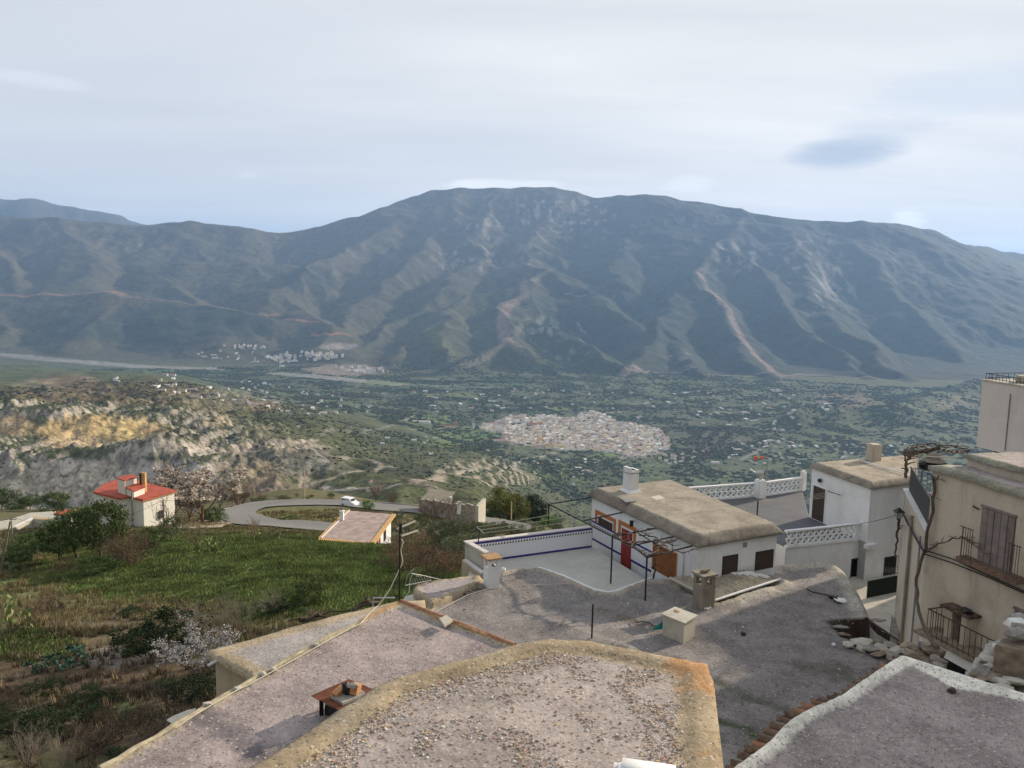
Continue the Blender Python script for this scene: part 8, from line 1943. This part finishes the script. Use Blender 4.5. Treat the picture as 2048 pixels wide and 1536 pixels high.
sc_tufts('meadow_grass', gm * .8, gsrc, .7, 1.5, 'lush green meadow grass on the slope'); u = r.random(len(x)); sc_tufts('dry_grass', dm_ * .55, dsrc, .6, 1.3, 'dry yellowish grass on the slope'); u = r.random(len(x)); sc_tufts('weeds', em * .5, esrc, .6, 1.4, 'brown weeds on the earthy slope')
# ================================================================== scrub on the hills, groves and houses of the valley
def clump_mesh(name, mat, seed, k=5, r0=.5, leafy=34):
    """a few rounded crowns standing together, built of leaf-sized faces"""
    r = np.random.default_rng(seed); V = []; c = []
    for i in range(k):
        cx_, cy_2 = r.uniform(-.8, .8, 2) if k > 1 else (0, 0); R_ = r0 * r.uniform(.7, 1.2); h = R_ * r.uniform(.8, 1.1); n = leafy; tn = r.uniform(0, 1)
        d = r.normal(size=(n, 3)); d[:, 2] = np.abs(d[:, 2]) * .9 - .15; d /= np.linalg.norm(d, axis=1)[:, None]
        P = d * np.array([R_, R_, h]) * r.uniform(.75, 1.05, n)[:, None] + np.array([cx_, cy_2, h * .55]); t = np.cross(d, r.normal(size=(n, 3))); t /= np.linalg.norm(t, axis=1)[:, None]; b = np.cross(d, t); s = R_ * .42
        V.append(np.stack([P - t * s, P + b * s, P + t * s, P - b * s], 1).reshape(-1, 3)); cc = np.zeros((4 * n, 3)); cc[:, 0] = np.repeat(np.clip(tn + r.uniform(-.3, .3, n), 0, 1), 4); cc[:, 1] = np.repeat(r.uniform(.2, .8, n), 4); c.append(cc)
    V = np.concatenate(V); c = np.concatenate(c); return np_mesh(name, V, np.arange(len(V)).reshape(-1, 4), [mat], False, c)
LM['grove'] = leaf_mat('grove_leaves', (.045, .066, .034), (.10, .125, .062), .4); LM['scrub'] = leaf_mat('scrub_leaves', (.050, .060, .028), (.095, .102, .05), .3)
LM['wood'] = leaf_mat('winter_wood', (.085, .070, .052), (.14, .115, .085), .3)
csrc = [src(clump_mesh('scrub_clump', LM['scrub'], k, 4, .45, 26)) for k in range(3)] ; vsrc = [src(clump_mesh('grove_clump', LM['grove'], k + 7, 6, .42, 20)) for k in range(4)] + [src(clump_mesh('wood_clump', LM['wood'], 17, 6, .42, 20))]
def sample_grid(n, d0, d1, seed, a0=-34, a1=34):
    r = np.random.default_rng(seed); d = np.sqrt(r.uniform(d0 ** 2, d1 ** 2, n)); a = np.radians(r.uniform(a0, a1, n)); x = d * np.sin(a); y = d * np.cos(a)
    ri = np.clip(np.searchsorted(RR, d), 0, len(RR) - 1); ci = np.clip(np.searchsorted(A, a), 0, len(A) - 1); return x, y, col[ri, ci], r
x, y, cc, r = sample_grid(22000, 262, 2300, 3, -34, 20)
lum = cc.sum(1); k = (r.random(len(x)) < np.clip(.9 * sstep(-.3, .4, fbm(x / 70, y / 70, 4)) + .15, 0, 1)) & (lum < .42) & (r.random(len(x)) < np.clip(y / 900, .25, 1)); x, y = x[k], y[k]
scatter('hill_scrub', np.column_stack([x, y, Hf(x, y) - .3]), r.uniform(1.0, 3.2, len(x)) * np.clip(y / 1000, .7, 1.5), r.uniform(0, 6.28, len(x)), csrc)['label'] = 'dark scrub dotted over the foothills'
x, y, cc, r = sample_grid(110000, 1900, 5300, 5)
z = Hf(x, y); lum = cc.sum(1); ppx, ppy = proj(x, y, z); nt_ = fbm(x / 170 + 3, y / 170, 4); rowm = np.abs(np.sin(x / 13 + fbm(x / 400, y / 400, 2) * 4)) 
k = (z < -480 + 60 * nt_) & (lum < .36) & ~inpoly(ppx, ppy, TOWN) & (r.random(len(x)) < np.clip(.06 + .85 * sstep(-.25, .40, nt_), 0, 1)) & (x / y > -.62)
x, y, z = x[k], y[k], z[k]
gv = scatter('valley_groves', np.column_stack([x, y, z - .5]), r.uniform(3.5, 8.5, len(x)), r.uniform(0, 6.28, len(x)), vsrc); gv['label'] = 'dark olive and orange groves filling the valley'
# a line of poplars and woods near the river
sp_, ok = castmany([(438 + k * 1.6, 737 + .045 * k) for k in range(60)] + [(800 + k * 2.4, 763 + .02 * k) for k in range(90)] + [(1380 + (k * 37 % 90), 858 + (k * 53 % 60)) for k in range(160)], 2000, 7000, 500)
sp_ = sp_[ok]; scatter('river_woods', sp_, rng.uniform(9, 17, len(sp_)), rng.uniform(0, 6.28, len(sp_)), vsrc[3:])['label'] = 'dark belt of riverside woods'
# ---- houses: walls with windows, tiled or flat roofs
def wallramp(name, cols):
    return pebble_mat(name, cols)
M_TW = wallramp('town_walls', [(.80,.77,.69),(.70,.65,.55),(.80,.79,.74),(.74,.62,.40),(.76,.72,.66),(.60,.55,.48),(.80,.80,.78),(.72,.66,.58)])
M_TR = wallramp('town_roofs', [(.26,.13,.08),(.52,.46,.40),(.24,.14,.10),(.40,.33,.27),(.70,.67,.62),(.17,.13,.10),(.34,.25,.18),(.25,.12,.08)])
M_FW = wallramp('farm_walls', [(.74,.73,.69),(.66,.62,.55),(.74,.74,.72),(.60,.56,.48),(.70,.70,.68)]); M_FR = wallramp('farm_roofs', [(.55,.53,.50),(.30,.16,.10),(.62,.61,.58),(.26,.20,.16),(.48,.46,.43),(.34,.14,.08)])
def house_mesh(name, L_, w, h, roof, mw, mr, seed=0):
    m = MB(); q = random.Random(seed)
    if roof == 'gable':
        m.add([(-L_/2,-w/2,-3),(L_/2,-w/2,-3),(L_/2,w/2,-3),(-L_/2,w/2,-3),(-L_/2,-w/2,h),(L_/2,-w/2,h),(L_/2,w/2,h),(-L_/2,w/2,h),(-L_/2,0,h+w*.22),(L_/2,0,h+w*.22)], [(0,1,5,4),(2,3,7,6),(1,2,6,9,5),(3,0,4,8,7)], 0)
        o = .35; m.add([(-L_/2-o,-w/2-o,h-.1),(L_/2+o,-w/2-o,h-.1),(L_/2+o,0,h+w*.22+.15),(-L_/2-o,0,h+w*.22+.15),(L_/2+o,w/2+o,h-.1),(-L_/2-o,w/2+o,h-.1)], [(0,1,2,3),(3,2,4,5)], 1)
    else:
        m.box((0, 0, h/2 - 1.5), (L_, w, h + 3), mi=0); m.box((0, 0, h + .06), (L_ * .9, w * .9, .12), mi=1)
        if roof == 'stair': m.box((L_ * .25, 0, h + 1.1), (L_ * .3, w * .5, 2.2), mi=0); m.box((L_ * .25, 0, h + 2.25), (L_ * .34, w * .56, .15), mi=1)
    nw_ = max(2, int(L_ / 3))
    for fl_ in range(max(1, int(h / 3))):
        for k in range(nw_):
            for sy in (-1, 1):
                if q.random() < .8: m.box((-L_/2 + (k + .5) * L_ / nw_, sy * (w / 2 + .02), 1.6 + fl_ * 3), (.9, .08, 1.2), mi=2)
        for sx in (-1, 1): m.box((sx * (L_ / 2 + .02), q.uniform(-w * .3, w * .3), 1.6 + fl_ * 3), (.08, .9, 1.2), mi=2)
    return m.mesh(name, [mw, mr, M_GLASS])
tproto = [house_mesh('town_house', a, b, c, d, M_TW, M_TR, k) for k, (a, b, c, d) in enumerate([(9,8,6,'gable'),(12,9,7,'gable'),(8,8,8,'flat'),(14,9,6,'gable'),(10,10,9,'stair'),(16,10,10,'flat'),(22,11,12,'gable'),(7,7,5,'gable')])]
fproto = [house_mesh('farmhouse', a, b, c, d, M_FW, M_FR, k + 20) for k, (a, b, c, d) in enumerate([(9,7,4,'gable'),(12,8,5,'flat'),(7,6,3.5,'flat'),(18,9,4,'gable'),(26,10,3.5,'flat'),(10,8,6,'stair')])]
tw_p = [cast(px, py, 2000, 6000) for px, py in TOWN]; tw_xy = [(p.x, p.y) for p in tw_p if p is not None]
xs = [p[0] for p in tw_xy]; ys = [p[1] for p in tw_xy]; pts = []; r = np.random.default_rng(8); gs = 15.0
for i in np.arange(min(xs), max(xs), gs):
    for j in np.arange(min(ys), max(ys), gs):
        x = i + r.uniform(-5, 5); y = j + r.uniform(-5, 5); b_ = fbm(np.array([x / 240]), np.array([y / 240]), 2)[0]
        if inpoly(np.array([x]), np.array([y]), tw_xy)[0] and r.random() < .84 and abs(math.sin((x + .35 * y) / 42 + 2.2 * fbm(np.array([x / 160]), np.array([y / 160 + 5]), 2)[0])) > .16 and abs(math.sin((y - .3 * x) / 52 + 2.0 * fbm(np.array([x / 180 + 9]), np.array([y / 150]), 2)[0])) > .13 and not (fbm(np.array([x / 90 + 3]), np.array([y / 90]), 2)[0] > .40): pts.append((x, y, .35 + .5 * b_))
pts.sort(key=lambda p: p[1]); P = np.array(pts); PZ = Hf(P[:, 0], P[:, 1])
def zone(px, py):
    a = 'west' if px < 1085 else ('central' if px < 1215 else 'east'); b = 'near' if py > 885 else ('middle' if py > 858 else 'far'); return b + ' ' + a
rest = []
for k, (x, y, ang) in enumerate(pts):
    h_ = int(r.integers(len(tproto))); h_ = h_ if h_ not in (6,) or r.random() < .3 else 0
    if k < 300:
        ppx, ppy = proj(x, y, PZ[k]); zl = zone(float(ppx), float(ppy)); nm = ('gabled', 'long gabled', 'flat roofed', 'wide gabled', 'stepped', 'large flat roofed', 'tall block', 'small gabled')[h_]
        o = link('town_house', tproto[h_]); o.location = (x, y, PZ[k]); o.rotation_euler = (0, 0, ang + (0 if r.random() < .6 else 1.57)); tag(o, f'{nm} pale house in the {zl} quarter of the valley town', 'house', f'houses of the {zl} quarter of the town')
    else: rest.append((x, y, PZ[k], ang + (0 if r.random() < .6 else 1.57), h_))
R_ = np.array([t[:4] for t in rest])
tsrc = [src(m) for m in tproto[:6]]
o = scatter('town_houses', R_[:, :3], np.ones(len(R_)), R_[:, 3], tsrc); o['label'] = 'dense white and terracotta houses of the valley town'
tq = np.array([(a + rng.uniform(-6, 6), b + rng.uniform(-6, 6)) for a in np.arange(min(xs), max(xs), 26) for b in np.arange(min(ys), max(ys), 26)]); tk = inpoly(tq[:, 0], tq[:, 1], tw_xy) & (rng.random(len(tq)) < .45); tq = tq[tk]
scatter('town_trees', np.column_stack([tq, Hf(tq[:, 0], tq[:, 1])]), rng.uniform(4, 8, len(tq)), rng.uniform(0, 6.28, len(tq)), vsrc[:4])['label'] = 'dark trees between the town houses'
# church with two towers and the yellow blocks
def single(px, py, dims, mat, name, label, cat, rot=.4, roof=None):
    b = cast(px, py, 1500, 7000); root = empty(name, b, rot, label, cat); MB().box((0, 0, dims[2] / 2 - 2), (dims[0], dims[1], dims[2] + 4)).build('walls', mat, root)
    m = MB(); L_, w, h = dims
    if roof == 'gable': m.add([(-L_/2-.5,-w/2-.5,h-.2),(L_/2+.5,-w/2-.5,h-.2),(L_/2+.5,0,h+w*.25),(-L_/2-.5,0,h+w*.25),(L_/2+.5,w/2+.5,h-.2),(-L_/2-.5,w/2+.5,h-.2)], [(0,1,2,3),(3,2,4,5),(0,3,5),(1,4,2)]); m.build('roof', M_TR, root)
    else: m.box((0, 0, h + .15), (L_ * .94, w * .94, .3)).build('roof', M_TR, root)
    return root
M_YEL = plaster('yellow_render', (.62, .46, .16), amt=.15); M_PALEY = plaster('pale_yellow_render', (.66, .56, .30), amt=.15)
single(1079, 886, (14, 12, 20), M_YEL, 'yellow_block', 'tall ochre yellow block near the west edge of the valley town', 'building')
single(1098, 897, (30, 14, 15), M_PALEY, 'yellow_block', 'long pale yellow block at the near edge of the valley town', 'building', .2); single(1120, 898, (26, 16, 14), M_PALEY, 'yellow_block', 'pale yellow block east of the longest yellow one', 'building', .3)
single(1184, 829, (26, 16, 16), M_WHITE2, 'white_block', 'lone white block on the far side of the valley town', 'building', .1); single(947, 857, (7, 7, 18), M_WHITE2, 'white_tower', 'slim white tower standing west of the valley town', 'tower'); single(912, 851, (10, 8, 16), M_BRICK, 'brick_tower', 'orange tower at the end of the long farm hall', 'tower')
single(895, 854, (55, 14, 6), M_PALEY, 'farm_hall', 'long pale farm hall west of the valley town', 'hall', .05, 'gable'); single(840, 845, (70, 16, 5), M_WHITE2, 'farm_hall', 'long white farm hall on the slope west of the town', 'hall', .05); single(1000, 884, (46, 34, 7), M_CONCP, 'warehouse', 'wide brown roofed warehouse at the west end of the town', 'warehouse', .35)
single(1070, 852, (60, 20, 8), M_GREYM, 'warehouse', 'long grey shed amid the far west quarter of the town', 'warehouse', .3, 'gable'); single(1103, 911, (30, 10, 5), M_CONCP, 'warehouse', 'pale flat shed below the yellow blocks', 'warehouse', .1)
single(1430, 927, (26, 14, 6), M_WHITE2, 'warehouse', 'white building group head east of the town on the slope', 'building', .2)
# villages and scattered farmhouses
def cluster(pxpoly, n, label, group, proto_, seed, cat='house', name='village_house', sc_=1.0):
    r = np.random.default_rng(seed); xs = [p[0] for p in pxpoly]; ys = [p[1] for p in pxpoly]; Q = []
    while len(Q) < n:
        px, py = r.uniform(min(xs), max(xs)), r.uniform(min(ys), max(ys))
        if inpoly(np.array([px]), np.array([py]), pxpoly)[0]: Q.append((px, py))
    W_, ok = castmany(Q, 500, 9000, 500)
    for p in W_[ok]:
        hi = int(r.integers(len(proto_))); ap, bp_ = proj(p[0], p[1], p[2]); x0_, x1_ = min(xs), max(xs); sec = ('western', 'middle', 'eastern')[min(2, int(3 * (ap - x0_) / (x1_ - x0_ + 1)))]
        sn_ = (('gabled', 'flat roofed', 'small flat', 'long gabled', 'long flat', 'stepped') if proto_ is fproto else ('gabled', 'long gabled', 'tall flat', 'wide gabled', 'stepped', 'big flat'))[hi % 6]
        o = link(name, proto_[hi]); o.location = p; o.rotation_euler = (0, 0, r.choice([.2, 1.77]) + r.uniform(-.15, .15)); o.scale = (sc_ * min(1.0, .25 + p[1] / 4200),) * 3; tag(o, sn_ + ' ' + label + ', ' + sec + ' part', cat, group)
cluster([(530,716),(575,706),(640,704),(682,706),(690,714),(650,720),(600,722),(560,728)], 75, 'tiny white house of the village by the river', 'houses of the riverside village', tproto[:6], 1, sc_=1.5)
cluster([(650,738),(690,732),(740,734),(780,742),(770,750),(700,745)], 26, 'tiny pale house of the lower riverside hamlet', 'houses of the lower riverside hamlet', tproto[:6], 2, sc_=1.6)
cluster([(440,692),(500,690),(540,694),(530,700),(470,698)], 22, 'tiny white house of the hamlet up the slope', 'houses of the slope hamlet', tproto[:5], 3, sc_=1.3)
cluster([(380,700),(520,704),(640,725),(560,735),(470,722),(390,712)], 30, 'tiny farmhouse between the river bed and the mountain foot', 'farmhouses along the river', fproto, 4, name='farmhouse', sc_=1.4)
cluster([(190,745),(420,752),(620,775),(800,790),(780,830),(600,830),(420,800),(250,770)], 88, 'small farmhouse in the groves of the west valley', 'farmhouses of the west valley', fproto, 5, name='farmhouse', sc_=1.15)
cluster([(820,780),(1180,775),(1580,780),(1700,800),(1560,870),(1380,850),(1100,820),(860,830)], 105, 'white farmhouse in the groves beyond the town', 'farmhouses beyond the town', fproto, 6, name='farmhouse', sc_=1.25)
cluster([(1370,880),(1560,880),(1800,885),(1900,900),(1560,935),(1400,915)], 60, 'small farmhouse in the groves east of the town', 'farmhouses east of the town', fproto, 7, name='farmhouse', sc_=1.0)
cluster([(1330,905),(1400,905),(1385,935),(1310,930)], 22, 'white house of the small suburb at the town corner', 'suburb at the town corner', tproto[:5], 8)
cluster([(700,860),(900,880),(1000,905),(1180,925),(1150,985),(1000,920),(720,910)], 34, 'small farmhouse among the groves before the town', 'farmhouses before the town', fproto, 9, name='farmhouse', sc_=.9)
cluster([(1140,915),(1200,915),(1200,950),(1155,950)], 12, 'white house of the hamlet before the town', 'hamlet before the town', fproto, 10, name='farmhouse', sc_=.9); cluster([(1520,880),(1610,885),(1600,897),(1520,893)], 14, 'orange roofed house of the east hamlet', 'houses of the east hamlet', tproto[:4], 12)
cluster([(660,715),(680,719),(550,880),(760,965),(740,970)], 4, 'lone white house on the hill track', 'houses on the hill tracks', fproto, 13, name='farmhouse')
# electricity pylons on the hills
pyl = MB()
for a in ((-1, -1), (1, -1), (1, 1), (-1, 1)): pyl.tube([(a[0] * 2.6, a[1] * 2.6, 0), (a[0] * .5, a[1] * .5, 22), (0, 0, 30)], .22, 3)
for z_, w_ in ((20, 6), (24, 5), (27, 3.5)): pyl.beam((-w_, 0, z_), (w_, 0, z_), .3, .3)
for k in range(6): pyl.beam((-2.3 + k * .3, -2.2 + k * .3, k * 3.5), (2.2 - k * .3, -2.2 + k * .3, k * 3.5 + 3.5), .16, .16)
pylme = pyl.mesh('pylon', M_GREYM)
for px, py, lab in ((580, 835, 'pylon on the hill above the dark gully'), (835, 920, 'pylon on the hill before the town'), (1060, 760, 'pylon at the foot of the mountain'), (870, 842, 'pylon beside the long farm halls'), (420, 815, 'pylon among the terraced groves'), (1195, 800, 'pylon in the groves beyond the town')):
    b = cast(px, py, 400, 8000); o = link('pylon', pylme); o.location = b; tag(o, lab, 'pylon')
for o in list(bpy.data.objects):
    if '_done' in o: del o['_done']
